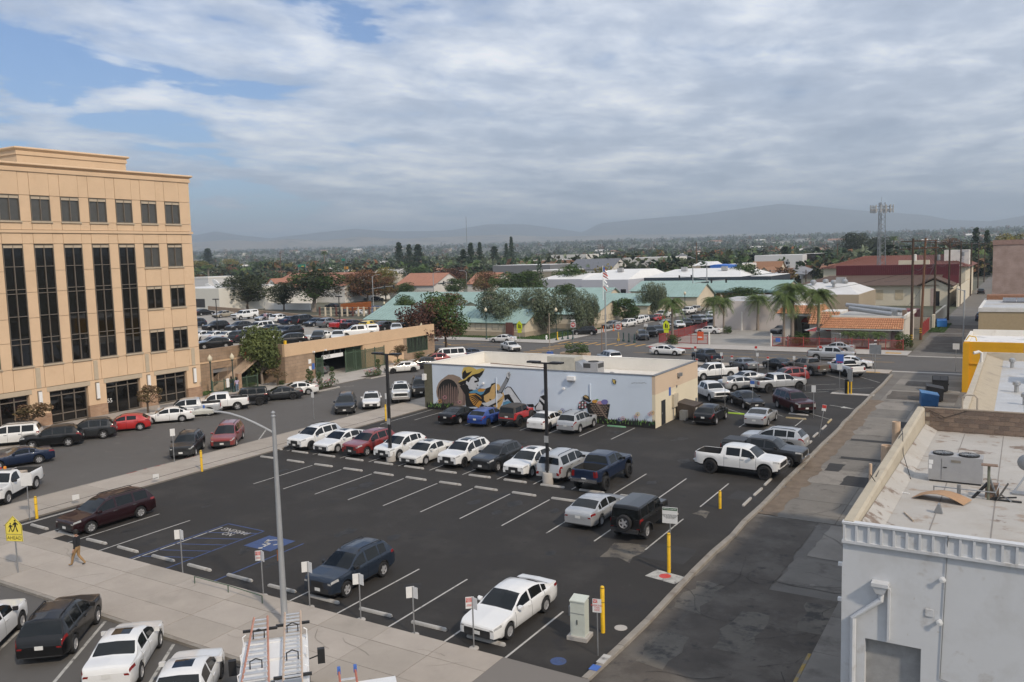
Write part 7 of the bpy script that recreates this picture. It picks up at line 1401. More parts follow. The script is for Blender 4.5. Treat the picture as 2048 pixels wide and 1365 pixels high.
for x_ in(.15,.45):MB().tube([(x_,-.3,0),(x_,-.3,1.3)],.07,YELLOW,8).build('guard_post',t)
MB().box(-1.5,-.6,-.02,2.6,.3,.04,CONC_NEW).build('pad',t)
# ------ dumpsters and bins
def dumpster(name,label,p,rz,w,d,h,m,lid=None):
 t=thing(name,label,'dumpster',p,rz);b=MB();b.add([(-w/2,-d/2,.12),(w/2,-d/2,.12),(w/2,d/2,.12),(-w/2,d/2,.12),(-w/2-.04,-d/2-.08,h*.82),(w/2+.04,-d/2-.08,h*.82),(w/2+.04,d/2,h),(-w/2-.04,d/2,h)],[(0,1,5,4),(1,2,6,5),(2,3,7,6),(3,0,4,7),(3,2,1,0)],m);b.build('body',t)
 for s_ in(-1,1):
  b=MB();b.add([(s_*w/4-w/4+.01,-d/2-.12,h*.82+.02),(s_*w/4+w/4-.01,-d/2-.12,h*.82+.02),(s_*w/4+w/4-.01,d/2+.03,h+.03),(s_*w/4-w/4+.01,d/2+.03,h+.03)],[(0,1,2,3)],lid or m);o=b.build('lid',t);o.modifiers.new('s','SOLIDIFY').thickness=.04
  MB().box(s_*w/2-.05,-d*.2,h*.45,s_*w/2+.1,d*.2,h*.55,m).build('fork_pocket',t)
  for y_ in(-d*.38,d*.38):MB().lathe([(.07,-.03),(.07,.03)],(s_*w*.4,y_,.07),BLACK,8,'Y').build('caster',t)
 return t
BRN=mat('dumpster_brown',(.060,.045,.036),.7,var=.12,scale=3)
t=dumpster('dumpster','brown dumpster beside the cream wall of the mural building',(-25.6,72.6,0),R(90),2.2,1.5,1.45,BRN);MB().box(-.6,-.84,.75,-.2,-.8,1.0,SIGNW).build('label_plate',t)
tag(MB().box(-25.9,70.9,0,-25.3,71.5,.85,GREYMET).build('wire_crate'),'small grey crate between the cream wall and the dumpster','crate')
p=at(1857,812);dumpster('dumpster','blue dumpster with its lid against the white building',p,R(100),2.0,1.4,1.35,mat('bin_blue',(.035,.13,.30),.6,var=.1),mat('bin_blue_lid',(.05,.17,.36),.5));p=at(1868,801);dumpster('dumpster','dark dumpster behind the blue one in the alley',p,R(98),2.0,1.4,1.5,mat('bin_black',(.02,.02,.022),.6))
p=at(1880,783);dumpster('dumpster','black plastic dumpster in the alley by the yellow building',p,R(5),1.4,1.2,1.5,mat('bin_black',0));p=at(1883,655);dumpster('trash_bin','small blue trash bin beside the far power pole',p,R(10),1.6,1.3,1.5,mat('bin_sky',(.04,.20,.55),.6))
# ------ street lamp in front, lot lamps, green lamps
t=thing('street_lamp','tall grey cobra-head street lamp on the front sidewalk','street lamp',at(570,1250));POLE=mat('pole_grey',(.36,.37,.38),.55,.35,var=.08,scale=2)
MB().lathe([(.20,0),(.19,.3),(.135,.4),(.13,1.2),(.105,5),(.075,8.75)],(0,0,0),POLE,14).build('pole',t,smooth=40);MB().lathe([(.075,8.75),(.1,8.8),(.06,8.85),(.09,8.95),(.001,9.02)],(0,0,0),POLE,10).build('finial',t,smooth=40)
ad=Vector((-.86,-.51,0));arc=[Vector((0,0,8.1))+ad*(2.5*f)+Vector((0,0,.95*math.sin(f*math.pi/2)))for f in(0,.15,.3,.5,.7,.85,1)];MB().tube(arc,.045,POLE,8).build('arm',t)
hp_=arc[-1];ang=math.atan2(ad.y,ad.x);hd_=MB();hd_.add([(-.1,-.09,.06),(.75,-.16,.04),(.8,0,.03),(.75,.16,.04),(-.1,.09,.06),(-.1,-.07,-.06),(.7,-.15,-.1),(.7,.15,-.1),(-.1,.07,-.06),(.35,0,.16)],[(0,1,9),(1,2,9),(2,3,9),(3,4,9),(4,0,9),(5,8,7,6),(0,5,6,1),(1,6,2),(2,6,7),(2,7,3),(4,3,7,8),(0,4,8,5)],mat('lamp_head',(.50,.49,.44),.6));hd_.build('lamp_head',t,hp_,ang);MB().lathe([(.04,0),(.04,.12),(.001,.13)],tuple(hp_+ad*.3+Vector((0,0,.14))),BLUE,8).build('photocell',t)
MB().box(-.15,-.08,2.75,-.12,.04,3.2,mat('tag_orange',(.4,.14,.05),.8)).build('number_tag',t)
LP=mat('pole_bronze',(.035,.034,.036),.5,.3)
for u,v,lb in((782,922,'dark parking lot lamp left of centre on a round concrete base'),(1096,968,'dark parking lot lamp in front of the mural on a round concrete base')):
 t=thing('lot_lamp',lb,'lamp post',at(u,v),0,'parking lot lamps');MB().lathe([(.36,-.02),(.36,.72),(.33,.76),(.001,.77)],(0,0,0),CONC_NEW,20).build('base',t,smooth=40);MB().box(-.085,-.085,.76,.085,.085,8.0,LP).build('pole',t)
 MB().box(-1.0,-.05,7.95,.9,.05,8.05,LP).build('arm',t)
 for s_ in(-1,1):MB().box(s_*.85-.42,-.22,8.0,s_*.85+.42,.22,8.12,LP).build('lamp_head',t)
 panel(t,.32,.45,3.0,mat('notice_grey',(.35,.35,.35),.6),-.1);MB().tube([(-.12,-.1,.9),(-.12,-.1,1.5),(.15,-.1,1.7)],.03,BLACK,5).build('conduit',t)
for i,(u,v,h)in enumerate(((436,672,5.6),(681,668,5.6))):
 t=thing('roof_lamp',('left lamp pole on the garage roof','right lamp pole on the garage roof')[i],'lamp post',at(u,v,DZ),0,'garage roof lamps');MB().tube([(0,0,0),(0,0,h)],.07,LP,8).build('pole',t);MB().box(-.6,-.15,h,.6,.15,h+.15,LP).build('lamp_head',t)
GLP=mat('lamp_green',(.02,.055,.05),.5,.2);GLB=mat('lamp_globe',(.62,.55,.40),.4)
for i,(u,v,h,lb)in enumerate(((425,803,4.9,'green globe lamp at the office corner'),(468,786,4.4,'green globe lamp by the garage stair'),(845,713,4.9,'green globe lamp at the right end of the garage'),(973,680,5.6,'green globe lamp before the school wing'),(1113,682,5.6,'green globe lamp by the school entrance'),(770,648,5,'green globe lamp beside the low teal roof'),(1370,640,6,'green globe lamp far up the school street'))):
 t=thing('globe_lamp',lb,'lamp post',at(u,v),0,'green globe lamps');MB().lathe([(.2,0),(.2,.25),(.1,.4),(.07,1),(.055,h-.7),(.1,h-.62),(.12,h-.5)],(0,0,0),GLP,10).build('pole',t,smooth=40);MB().lathe([(.12,h-.5),(.26,h-.35),(.26,h-.1),(.12,h+.1),(.05,h+.2),(.001,h+.3)],(0,0,0),GLB,12).build('globe',t,smooth=60)
t=thing('street_lamp','plain grey street lamp pole beyond the mural building roof','street lamp',at(1212,707));MB().tube([(0,0,0),(0,0,9.3)],.1,POLE,8).build('pole',t);MB().tube([(0,0,9.1),(1.2,.8,9.5)],.05,POLE,6).build('arm',t)
t=thing('wood_pole_short','thin rusty sign pole left of the grey lamp pole','pole',at(1204,711));MB().tube([(0,0,0),(0,0,4.6)],.06,PIPE,6).build('pole',t)
t=thing('lamp_pole','thin pale lamp pole with a blue banner near the street corner','pole',at(1100,712));MB().tube([(0,0,0),(0,0,6.4)],.06,mat('pole_tan',(.35,.30,.24),.7),6).build('pole',t);MB().box(-.4,-.3,0,.4,.3,.6,BLUE).build('base',t)
t=thing('street_lamp','grey street lamp beside the yellow building','street lamp',at(1926,705));MB().tube([(0,0,0),(0,0,8.6)],.1,POLE,8).build('pole',t);MB().tube([(0,0,8.5),(-1.0,.2,8.8)],.05,POLE,6).build('arm',t)
def signal(label,u,v,h,arm,ang,sig=True):
 t=thing('traffic_signal',label,'traffic signal',at(u,v),R(ang));MB().tube([(0,0,0),(0,0,h)],.13,POLE,8).build('pole',t);MB().tube([(0,0,h-.1),(1.2,0,h+.5),(2.6,0,h+.6)],.06,POLE,6).build('lamp_arm',t);MB().tube([(0,0,h*.58),(arm*.5,0,h*.64),(arm,0,h*.66)],.09,POLE,6).build('signal_arm',t)
 for f in(.55,.98):MB().box(arm*f-.22,-.2,h*.66-.8,arm*f+.22,.2,h*.66+.4,BLACK).build('signal_head',t)
 MB().box(arm*.25,-.05,h*.60-.2,arm*.25+2.0,.05,h*.60+.25,mat('street_plate',(.03,.05,.05),.5)).build('street_plate',t)
signal('traffic signal with mast arm in front of the navy band hall',1386,612,10.5,9,20);signal('taller traffic signal pole behind the first one',1414,605,11.5,8,200);signal('traffic signal beside the brown trees',747,612,9.5,7,30);signal('traffic signal before the orange clay roof',868,600,9.5,7,20);signal('traffic signal at the white block building',442,616,6,7,170);signal('street lamp with signal arm near the annex',1576,573,9.5,7,200)
for i,(u,v,h)in enumerate(((934,592,9),(814,590,9),(502,556,10),(540,555,10),(443,562,9),(628,545,11),(1742,585,9))):t=thing('street_lamp','distant grey cobra street lamp '+('over the orange roof gap','left of the clay roof store','before the highway','by the highway ramp','by the market hall','near the gantry sign','behind the white hipped roof')[i],'street lamp',at(u,v),R(200));MB().tube([(0,0,0),(0,0,h),(.6,0,h+.6),(2.8,0,h+.9)],.09,POLE,6).build('pole',t)
for i,(u,v)in enumerate(((1207,665),(1227,662),(1242,659))):tag(MB().lathe([(.28,0),(.26,.05),(.09,.08),(.07,1.2),(.001,1.22)],tuple(at(u,v)),mat('cone_orange',(.62,.15,.03),.6),10).build('delineator'),'orange delineator post beside the school queue','delineator','orange delineators')
for i,(u,v)in enumerate(((1115,681),(1125,680.5),(1136,679.5),(1146,679),(1237,682),(1247,683),(1258,684.5),(1269,686))):t=thing('green_bollard','dark green bollard at the school crossing','bollard',at(u,v),0,'green bollards');MB().lathe([(.22,0),(.2,.3),(.1,.4),(.09,1.3),(.14,1.35),(.001,1.55)],(0,0,0),GLP if i%4 else YELLOW,10).build('post',t,smooth=40)
t=thing('fire_hydrant','white fire hydrant by the red fence','hydrant',at(1575,682));MB().lathe([(.2,0),(.2,.08),(.14,.1),(.14,.65),(.17,.68),(.12,.85),(.001,.92)],(0,0,0),WHITE,10).build('barrel',t,smooth=40);MB().box(-.25,-.06,.45,.25,.06,.57,WHITE).build('nozzle',t)
t=thing('fire_hydrant','white fire hydrant on the school corner','hydrant',at(1093,681));MB().lathe([(.2,0),(.2,.08),(.14,.1),(.14,.65),(.17,.68),(.12,.85),(.001,.92)],(0,0,0),WHITE,10).build('barrel',t,smooth=40);MB().box(-.25,-.06,.45,.25,.06,.57,WHITE).build('nozzle',t)
RF=mat('fence_red',(.36,.055,.05),.6,var=.12)
def red_fence(label,p,q,h,posts):
 t=picket_gate(label,p,q,h,posts,.14,'red_fence',RF);t['category']='fence';return t
red_fence('red steel fence along the sidewalk left of the forecourt',(-51.0,130.4),(-42.9,130.4),1.5,3);red_fence('red steel fence running up the school street',(-51.1,130.6),(-51.1,155),1.5,8);red_fence('long red steel fence before the restaurant',(-32.7,130.6),(-14.4,130.6),1.55,8);red_fence('tall red steel fence beside the alley',(-14.0,150),(-14.0,164),2.2,5)
t=thing('orange_banner','orange sale banner on the red fence','banner',(-44.0,130.3,0));MB().box(-.5,-.03,.7,.5,.03,2.1,mat('banner_orange',(.62,.10,.03),.6)).build('cloth',t);MB().box(-.4,-.05,1.1,.3,-.035,1.3,SIGNW).build('print',t);MB().tube([(-.5,0,0),(-.5,0,2.1)],.04,RF,6).build('post',t)
tag(MB().box(-32.2,130.4,.8,-31.5,130.5,1.4,BLUE).build('blue_notice'),'small blue notice on the red fence','sign')
for i,(x_,y_)in enumerate(((-42.6,130.4),(-32.9,130.5))):tag(MB().lathe([(.14,0),(.14,1.9),(.18,1.95),(.001,2.1)],(x_,y_,0),OFFWHITE,10).build('gate_post'),('white gate post left of the forecourt','white gate post right of the forecourt')[i],'post')
tag(MB().lathe([(.15,0),(.15,3.4),(.001,3.5)],(-44.6,155.5,0),OFFWHITE,10).build('white_pole'),'white pole before the blank pink wall','pole')
t=thing('patio_umbrella','red and white patio umbrella behind the red fence','umbrella',(-27.2,137,0));MB().tube([(0,0,0),(0,0,2.6)],.03,GREYMET,6).build('pole',t)
for k in range(8):a,b=R(45*k),R(45*k+45);MB().add([(0,0,2.7),(2.2*math.cos(a),2.2*math.sin(a),2.1),(2.2*math.cos(b),2.2*math.sin(b),2.1)],[(0,1,2)],RED if k%2 else SIGNW).build('gore',t)
tag(MB().box(-13.9,168,0,-13.5,196,2.4,CRM).build('alley_wall'),'cream garden wall along the far alley','wall')
tag(MB().box(-20,165,0,-13.9,165.3,2.2,mat('grey_render',0)).build('yard_wall'),'grey yard wall behind the restaurant','wall')
t=thing('planter_box','long tan block planter on the near street corner','planter',at(1151,715));MB().box(-2.2,-.6,0,2.2,.6,.7,mat('planter_tan',(.45,.33,.23),.9)).build('box',t)
# ------ power poles and wires
WOODP=mat('pole_wood',(.075,.05,.035),.9,var=.25,scale=3);WOODR=mat('pole_wood_red',(.15,.075,.042),.9,var=.25,scale=3)
pp=[(-13.9,135.7,15.9,'first dark wooden power pole at the alley mouth',WOODP),(-13.7,147,16.0,'leaning reddish power pole behind the first one',WOODR),(-13.7,170,15.7,'wooden power pole with transformers halfway down the alley',WOODP),(-12.6,187,15.6,'slim dark power pole past the cream hall corner',WOODP),(-13.2,232,15.6,'fifth power pole down the alley',WOODP),(-13.0,275,15.2,'sixth power pole down the alley',WOODP),(-13.0,320,15.2,'seventh power pole down the alley',WOODP),(-13.0,370,15.2,'power pole near the far end of the alley',WOODP)]
tops=[]
for i,(x_,y_,h,lb,m_)in enumerate(pp):
 t=thing('power_pole',lb,'power pole',(x_,y_,0),0,'alley power poles');dx=.4 if i==1 else 0
 MB().tube([(0,0,0),(dx,0,h)],[.21,.15],m_,10).build('pole',t)
 for z_,w_ in((h-.4,1.6),(h-1.5,1.9))if i<3 else((h-.4,1.3),):
  MB().box(dx-w_,-.07,z_-.07,dx+w_,.07,z_+.07,m_).build('crossarm',t)
  for k in(-.9,-.45,.45,.9):MB().lathe([(.05,0),(.07,.1),(.04,.2),(.001,.26)],(dx+w_*k,0,z_+.07),GREYMET,6).build('insulator',t)
 if i in(2,4):MB().lathe([(.28,0),(.3,.1),(.3,.9),(.2,1.0),(.001,1.02)],(.5,0,h-3.6),GREYMET,10).build('transformer',t)
 if i==0:MB().lathe([(.2,0),(.2,.9),(.001,.95)],(.3,0,h-3.2),OFFWHITE,10).build('can',t)
 if i<3:
  for z_ in(1.2,1.5,1.8):MB().lathe([(.225,z_-.05),(.225,z_+.05)],(0,0,0),YELLOW,10).build('band',t)
 tops.append((x_+dx,y_,h))
def wire(a,b,sag,label):
 a,b=Vector(a),Vector(b);pts=[a.lerp(b,k/10)-Vector((0,0,sag*4*(k/10)*(1-k/10)))for k in range(11)];tag(MB().tube(pts,.028,BLACK,4,False).build('overhead_wire'),label,'wire','alley overhead wires')
for i in range(len(tops)-1):
 a,b=tops[i],tops[i+1]
 for dx,dz in((-1.3,-.1),(1.3,-.1),(.7,-1.2),(0,-4.0)):wire((a[0]+dx,a[1],a[2]+dz),(b[0]+dx,b[1],b[2]+dz),.5+.3*(dz<-3),'overhead wire along the alley power poles')
for b in((-30,230,6),(-22,229.4,5),(-16,140,4.6),(-40,178,6)):wire((-13.7,170,11.5),b,.9,'drooping service wire from the transformer pole')
for i,(u,v,h,Y)in enumerate(((560,505,0,360),(690,512,0,400),(1393,485,0,420),(1108,505,0,500),(868,535,0,300),(880,545,0,320),(1675,487,0,480),(1612,540,0,300),(928,540,0,330),(922,520,0,420))):
 p=on_y(u,v,Y);t=thing('power_pole','distant wooden power pole '+('by the highway','right of the highway','behind the white-roofed hall','above the terracotta store','over the clay roof','right of the clay roof pole','behind the dark conifers','at the carport corner','among the tall pines','behind the tall pines')[i],'power pole',(p.x,Y,0),0,'distant power poles');MB().tube([(0,0,0),(0,0,p.z)],[.22,.14],WOODP if i%2 else WOODR,6).build('pole',t);MB().box(-1.2,-.08,p.z-.9,1.2,.08,p.z-.7,WOODP).build('crossarm',t)
# ------ lattice mast and far radio masts
ctp=at(1762,574);t=thing('cell_tower','three-legged steel lattice mast crowned with antenna panels','cell tower',(on_y(1761,530,262).x,262,0));MS=mat('mast_steel',(.23,.25,.27),.5,.5);HT=27.2
def leg_p(k,z):a=R(120*k+20);r_=1.5-.55*z/HT;return Vector((r_*math.cos(a),r_*math.sin(a),z))
for k in range(3):MB().tube([leg_p(k,0),leg_p(k,HT)],.11,MS,6).build('leg',t)
nb_=20
for k in range(3):
 for i in range(nb_):z0,z1=HT*i/nb_,HT*(i+1)/nb_;MB().tube([leg_p(k,z0),leg_p((k+1)%3,z1)]if i%2 else[leg_p((k+1)%3,z0),leg_p(k,z1)],.045,MS,4).build('brace',t)
MB().tube([(0,0,0),(0,0,HT)],.10,MS,6).build('cable_riser',t)
for k in range(3):
 a=R(120*k+50);c,s_=math.cos(a),math.sin(a)
 for z0 in(HT-2.6,HT-1.2):MB().tube([(2.2*c-2.0*-s_,2.2*s_-2.0*c,z0),(2.2*c+2.0*-s_,2.2*s_+2.0*c,z0)],.05,MS,5).build('antenna_frame',t)
 for j in(-1.9,-.65,.65,1.9):MB().box(-.14,-.1,0,.14,.1,2.2,mat('antenna_grey',(.36,.37,.37),.6)).build('antenna_panel',t,(2.4*c+j*-s_,2.4*s_+j*c,HT-2.9),a+R(90));MB().box(-.2,-.15,0,.2,.15,.6,UG).build('radio_unit',t,(2.0*c+(j+.3)*-s_,2.0*s_+(j+.3)*c,HT-2.4),a)
MB().tube([(0,0,HT),(0,0,HT+1.6)],.03,MS,4).build('whip',t)
for i,(u,v,Y)in enumerate(((932,434,900),(1589,463,1800),(785,479,2200))):p=on_y(u,v,Y);tag(MB().tube([(p.x,Y,rise(Y)),(p.x,Y,p.z)],[.5,.25],MS,4).build('radio_mast'),('tall thin radio mast on the plain left of centre','thin pale radio mast below the mountain','small radio mast far off on the left')[i],'mast')
# ------ people
SKIN=mat('skin',(.42,.25,.18),.6,var=.05,scale=10);HAIR=mat('hair_dark',(.012,.010,.009),.7)
def person(label,p,hd,pose,top,trou,shoe,h=1.76,sleeves=True,longhair=False,build=1.0):
 """one continuous skinned body; pose: dict of joint offsets. Local +Y is forward"""
 k=h/1.76;J_=dict(pel=(0,0,.95),waist=(0,.0,1.10),chest=(0,.01,1.32),neck=(0,0,1.50),head0=(0,.01,1.585),head1=(0,.02,1.70),shL=(-.19,0,1.43),shR=(.19,0,1.43),elL=(-.27,-.04,1.15),elR=(.27,.02,1.15),wrL=(-.29,.05,.90),wrR=(.29,.10,.91),haL=(-.29,.08,.80),haR=(.29,.13,.81),
   hpL=(-.10,0,.92),hpR=(.10,0,.92),knL=(-.11,.04,.50),knR=(.11,.04,.50),anL=(-.11,0,.09),anR=(.11,0,.09),toL=(-.12,.17,.035),toR=(.12,.17,.035))
 J_.update(pose);names=list(J_)
 ed=[('pel','waist'),('waist','chest'),('chest','neck'),('neck','head0'),('head0','head1'),('chest','shL'),('chest','shR'),('shL','elL'),('elL','wrL'),('wrL','haL'),('shR','elR'),('elR','wrR'),('wrR','haR'),('pel','hpL'),('pel','hpR'),('hpL','knL'),('knL','anL'),('anL','toL'),('hpR','knR'),('knR','anR'),('anR','toR')]
 rad=dict(pel=.150,waist=.145,chest=.155,neck=.058,head0=.085,head1=.085,shL=.075,shR=.075,elL=.055,elR=.055,wrL=.038,wrR=.038,haL=.03,haR=.03,hpL=.105,hpR=.105,knL=.072,knR=.072,anL=.05,anR=.05,toL=.035,toR=.035)
 V_=[Vector(J_[n])*k for n in names];E2=[(names.index(a),names.index(b))for a,b in ed]
 for side,s_ in(('L',-1),('R',1)):
  w_,h_=Vector(J_['wr'+side])*k,Vector(J_['ha'+side])*k;d=(h_-w_).normalized()
  for fi in range(5):
   off=Vector((0,(fi-1.5)*.018,0))if fi<4 else Vector((-s_*.01,.045,.03));L_=(.075,.085,.08,.06,.05)[fi]*k
   a=len(V_);V_+=[h_+off,h_+off+d*L_*.6,h_+off+d*L_+Vector((-s_*.02,.015,0))];E2+=[(names.index('ha'+side),a),(a,a+1),(a+1,a+2)]
 me=bpy.data.meshes.new('person');me.from_pydata(V_,E2,[]);o=bpy.data.objects.new('person',me);COL.objects.link(o);o.location=p;o.rotation_euler.z=R(hd)
 m=o.modifiers.new('skin','SKIN');m.use_smooth_shade=True
 for i,sv in enumerate(me.skin_vertices[0].data):
  r_=(rad[names[i]]if i<len(names)else .011)*k*(build if i<len(names)and names[i]in('pel','waist','chest','hpL','hpR')else 1);sv.radius=(r_,r_*(.75 if i<len(names)and names[i]in('chest','waist','pel')else 1));sv.use_root=i==0
 o.modifiers.new('sub','SUBSURF').levels=2;o.modifiers['sub'].render_levels=2
 dg=bpy.context.evaluated_depsgraph_get();ev=o.evaluated_get(dg);nm=bpy.data.meshes.new_from_object(ev);o.modifiers.clear();o.data=nm
 for m_ in(SKIN,top,trou,shoe):nm.materials.append(m_)
 wz=J_['pel'][2]*k+.04
 for pl in nm.polygons:
  c=pl.center;z_=c.z;dA=min((c-V_[names.index(n)]).length for n in('haL','haR'));seg=min((c-V_[names.index(n)]).length for n in('wrL','wrR'))
  arm=min((c-(V_[names.index('el'+s)]*(1-f)+V_[names.index('wr'+s)]*f)).length for s in 'LR' for f in(0,.5,1))<.075
  if z_>1.475*k and(abs(c.x)<.1):pl.material_index=0
  elif dA<.14*k and abs(c.x)>.15*k:pl.material_index=0
  elif arm and z_<1.25*k:pl.material_index=1 if sleeves else 0
  elif z_>wz:pl.material_index=1
  elif z_>.10*k:pl.material_index=2
  else:pl.material_index=3
 hc=Vector(J_['head1'])*k;hb_=MB();n_=10
 prof=[(.001,.125),(.06,.115),(.10,.07),(.112,.01),(.108,-.05),(.09,-.10)]+([(.10,-.25),(.07,-.36)]if longhair else[])
 hb_.lathe([(r_*k,z_*k)for r_,z_ in prof],tuple(hc+Vector((0,-.022,.012))),HAIR,12);hb_.build('hair',o,smooth=60)
 f=MB();y_=hc.y+.078*k
 for s_ in(-1,1):f.lathe([(.001,.012),(.013,.006),(.013,0)],(hc.x+s_*.032,y_,hc.z-.02),BLACK,6,'Y')
 f.build('eyes',o);MB().prism([(hc.x-.015,y_-.01,hc.z-.06),(hc.x+.015,y_-.01,hc.z-.06),(hc.x,y_-.01,hc.z-.01)],(0,.028,-.004),SKIN).build('nose',o);MB().box(hc.x-.025,y_-.012,hc.z-.088,hc.x+.025,y_+.004,hc.z-.08,mat('lips',(.25,.1,.08),.6)).build('mouth',o)
 for s_ in(-1,1):MB().box(hc.x+s_*.088-.01,hc.y-.02,hc.z-.05,hc.x+s_*.088+.01,hc.y+.02,hc.z+.01,SKIN).build('ear',o)
 return tag(o,label,'person')
CL=lambda n,c:mat('cloth_'+n,c,.9,var=.08,scale=8)
stride=dict(knL=(-.11,.16,.53),anL=(-.11,.26,.11),toL=(-.12,.42,.09),knR=(.11,.02,.50),anR=(.11,-.30,.13),toR=(.11,-.14,.04),elL=(-.30,-.10,1.16),wrL=(-.36,-.05,.93),haL=(-.37,-.02,.84),elR=(.30,.04,1.16),wrR=(.36,.14,.95),haR=(.37,.18,.86))
pm_=at(157,1136);person('man in a black jacket and khaki trousers walking on the sidewalk',(pm_.x,pm_.y,.11),118,stride,CL('black',(.012,.013,.017)),CL('khaki',(.30,.19,.09)),BLACK,1.80,build=1.12)
p=at(464,785);person('person in olive jacket and jeans by the pedestrian gate',(p.x,p.y,.10),60,{},CL('olive',(.05,.045,.03)),CL('jeans',(.05,.09,.16)),BLACK,1.72,longhair=True,build=1.15);p=at(475,786);person('person in lilac top and jeans by the pedestrian gate',(p.x,p.y,.10),70,{},CL('lilac',(.42,.35,.48)),CL('jeans2',(.11,.17,.25)),WHITE,1.66,longhair=True,sleeves=False)
person('person in a rust red shirt climbing the garage stair',(-80.8,70.4,2.85),90,dict(knL=(-.11,.2,.62),anL=(-.11,.14,.27),toL=(-.11,.3,.22)),CL('rust',(.25,.05,.03)),CL('dark',(.02,.02,.022)),BLACK,1.74)
p=at(531,644,DZ);person('man in a pink checked shirt standing on the garage roof',tuple(p),20,{},CL('pink',(.42,.28,.34)),CL('dark',0),BLACK,1.78);p=at(537,643,DZ);person('dark-haired person in black beside the man on the roof',tuple(p),160,{},CL('black',0),CL('dark',0),BLACK,1.62,longhair=True)
# ------ trees: trunk with limbs, crown of leaf-sized faces
def leaf_mat(name,c,var=.35,trans=.25):
 if name in MATS:return MATS[name]
 m=mat(name,c,.75,var=var,scale=.9,spec=.2);b=m.node_tree.nodes['Principled BSDF'];return m
BARK=mat('bark',(.10,.075,.055),.95,var=.25,scale=4,bump=.5,bscale=12);BARKP=mat('bark_pale',(.24,.20,.165),.95,var=.2,scale=3)
def leaves(mb,c,rad,n,size,m,rr,flat=1.0,hang=0.0,shell=.35):
 """n small leaf faces through an ellipsoid clump"""
 k=mb._m(m)
 for _ in range(n):
  while True:
   d=Vector((rr.uniform(-1,1),rr.uniform(-1,1),rr.uniform(-1,1)))
   if .05<d.length<=1:break
  q=d.normalized()*(d.length**shell);p=Vector((c[0]+q.x*rad[0],c[1]+q.y*rad[1],c[2]+q.z*rad[2]));s=size*rr.uniform(.6,1.35)
  a=Vector((rr.uniform(-1,1),rr.uniform(-1,1),rr.uniform(-.7,.7)-hang)).normalized();b=a.cross(Vector((rr.uniform(-1,1),rr.uniform(-1,1),rr.uniform(-1,1)+.01))).normalized()
  o=len(mb.v);mb.v+=[tuple(p-a*s),tuple(p+b*s*.5),tuple(p+a*s*(1+hang)),tuple(p-b*s*.5)];mb.f.append([o,o+1,o+2,o+3]);mb.mi.append(k)
TREEM={}
def tree_meshes(key,seed,H,Wd,trunk,clumps,n,size,m,bark=BARK,style='round',bare=.3):
 if key in TREEM:return TREEM[key]
 rr=random.Random(seed);t=MB();cr=MB();cs=[]
 if style in('round','oak','droop'):
  fork=H*trunk;lean=rr.uniform(-.2,.2);t.tube([(0,0,-.1),(lean*.3,0,fork*.5),(lean,0,fork)],[.045*H**.8,.036*H**.8,.03*H**.8],bark,8)
  for i in range(clumps):
   a=rr.uniform(0,6.28);f=rr.random()**.5;zf=rr.uniform(-.85,1);r_=Wd*.5*.86*f*math.sqrt(max(.1,1-(zf*.85)**2));zc=fork+(H-fork)*(.5+.40*zf)
   c=Vector((r_*math.cos(a),r_*math.sin(a),zc));cs.append(c);mid=Vector((c.x*.45,c.y*.45,fork+(zc-fork)*.45));t.tube([(lean,0,fork-.1),mid,c],[.016*H**.8,.010*H**.8,.004*H**.8],bark,5)
   cw=Wd*rr.uniform(.15,.24);leaves(cr,c,(cw,cw,cw*(.8 if style!='droop' else 1.3)),int(n*1.7)//clumps,size,m[i%len(m)],rr,hang=.6 if style=='droop' else 0)
 elif style=='cone':
  t.tube([(0,0,-.1),(0,0,H*.95)],[.03*H**.8,.01],bark,7)
  for i in range(clumps):
   f=(i+.5)/clumps;z=H*(trunk+(1-trunk)*f);r_=Wd*.5*(1-f)**.75*rr.uniform(.6,1.1)+.15;a=i*2.4+rr.uniform(-.5,.5);c=Vector((r_*.55*math.cos(a),r_*.55*math.sin(a),z));t.tube([(0,0,z),c],[.05,.02],bark,4);leaves(cr,c,(max(.5,r_*.62),max(.5,r_*.62),H*(1-trunk)/clumps*1.5),n//clumps,size,m[i%len(m)],rr)
 elif style=='palm':
  t.tube([(0,0,-.1),(.05,0,H*.5),(.12,0,H)],[.26,.19,.20],bark,9)
  for i in range(int(n)):
   a=i*2.39996;el=rr.uniform(-.55,1.25);L_=Wd*.5*rr.uniform(.8,1.1);pts=[]
   for s in range(9):u=s/8;pts.append(Vector((.12+math.cos(a)*L_*u*math.cos(el*.6),math.sin(a)*L_*u*math.cos(el*.6),H+.1+L_*(math.sin(el)*u*.9-(.95+.25*(el<0))*u*u*.75))))
   k=cr._m(m[i%2]if el>-.42 or i%3 else m[-1])
   for s in range(8):
    d=(pts[s+1]-pts[s]);sd_=d.cross(Vector((0,0,1))).normalized();w=size*(1.1-.6*abs(s-3)/5)
    for sg in(-1,1):
     for q in range(3):o=len(cr.v);b0=pts[s]+d*(q/3);cr.v+=[tuple(b0),tuple(b0+d*.18),tuple(b0+d*.5+sd_*sg*w+Vector((0,0,-w*.65)))];cr.f.append([o,o+1,o+2]);cr.mi.append(k)
 TREEM[key]=(t.mesh('trunk',50),cr.mesh('crown'));return TREEM[key]
LG=[leaf_mat('leaf_green',(0.065,0.109,0.032)),leaf_mat('leaf_green2',(0.094,0.138,0.043)),leaf_mat('leaf_dark',(0.041,0.070,0.026))];LD=[leaf_mat('leaf_oak',(0.038,0.049,0.025)),leaf_mat('leaf_oak2',(0.055,0.067,0.032))];LO=[leaf_mat('leaf_olive',(0.123,0.152,0.094)),leaf_mat('leaf_olive2',(0.160,0.189,0.123)),leaf_mat('leaf_olive3',(0.080,0.102,0.065))]
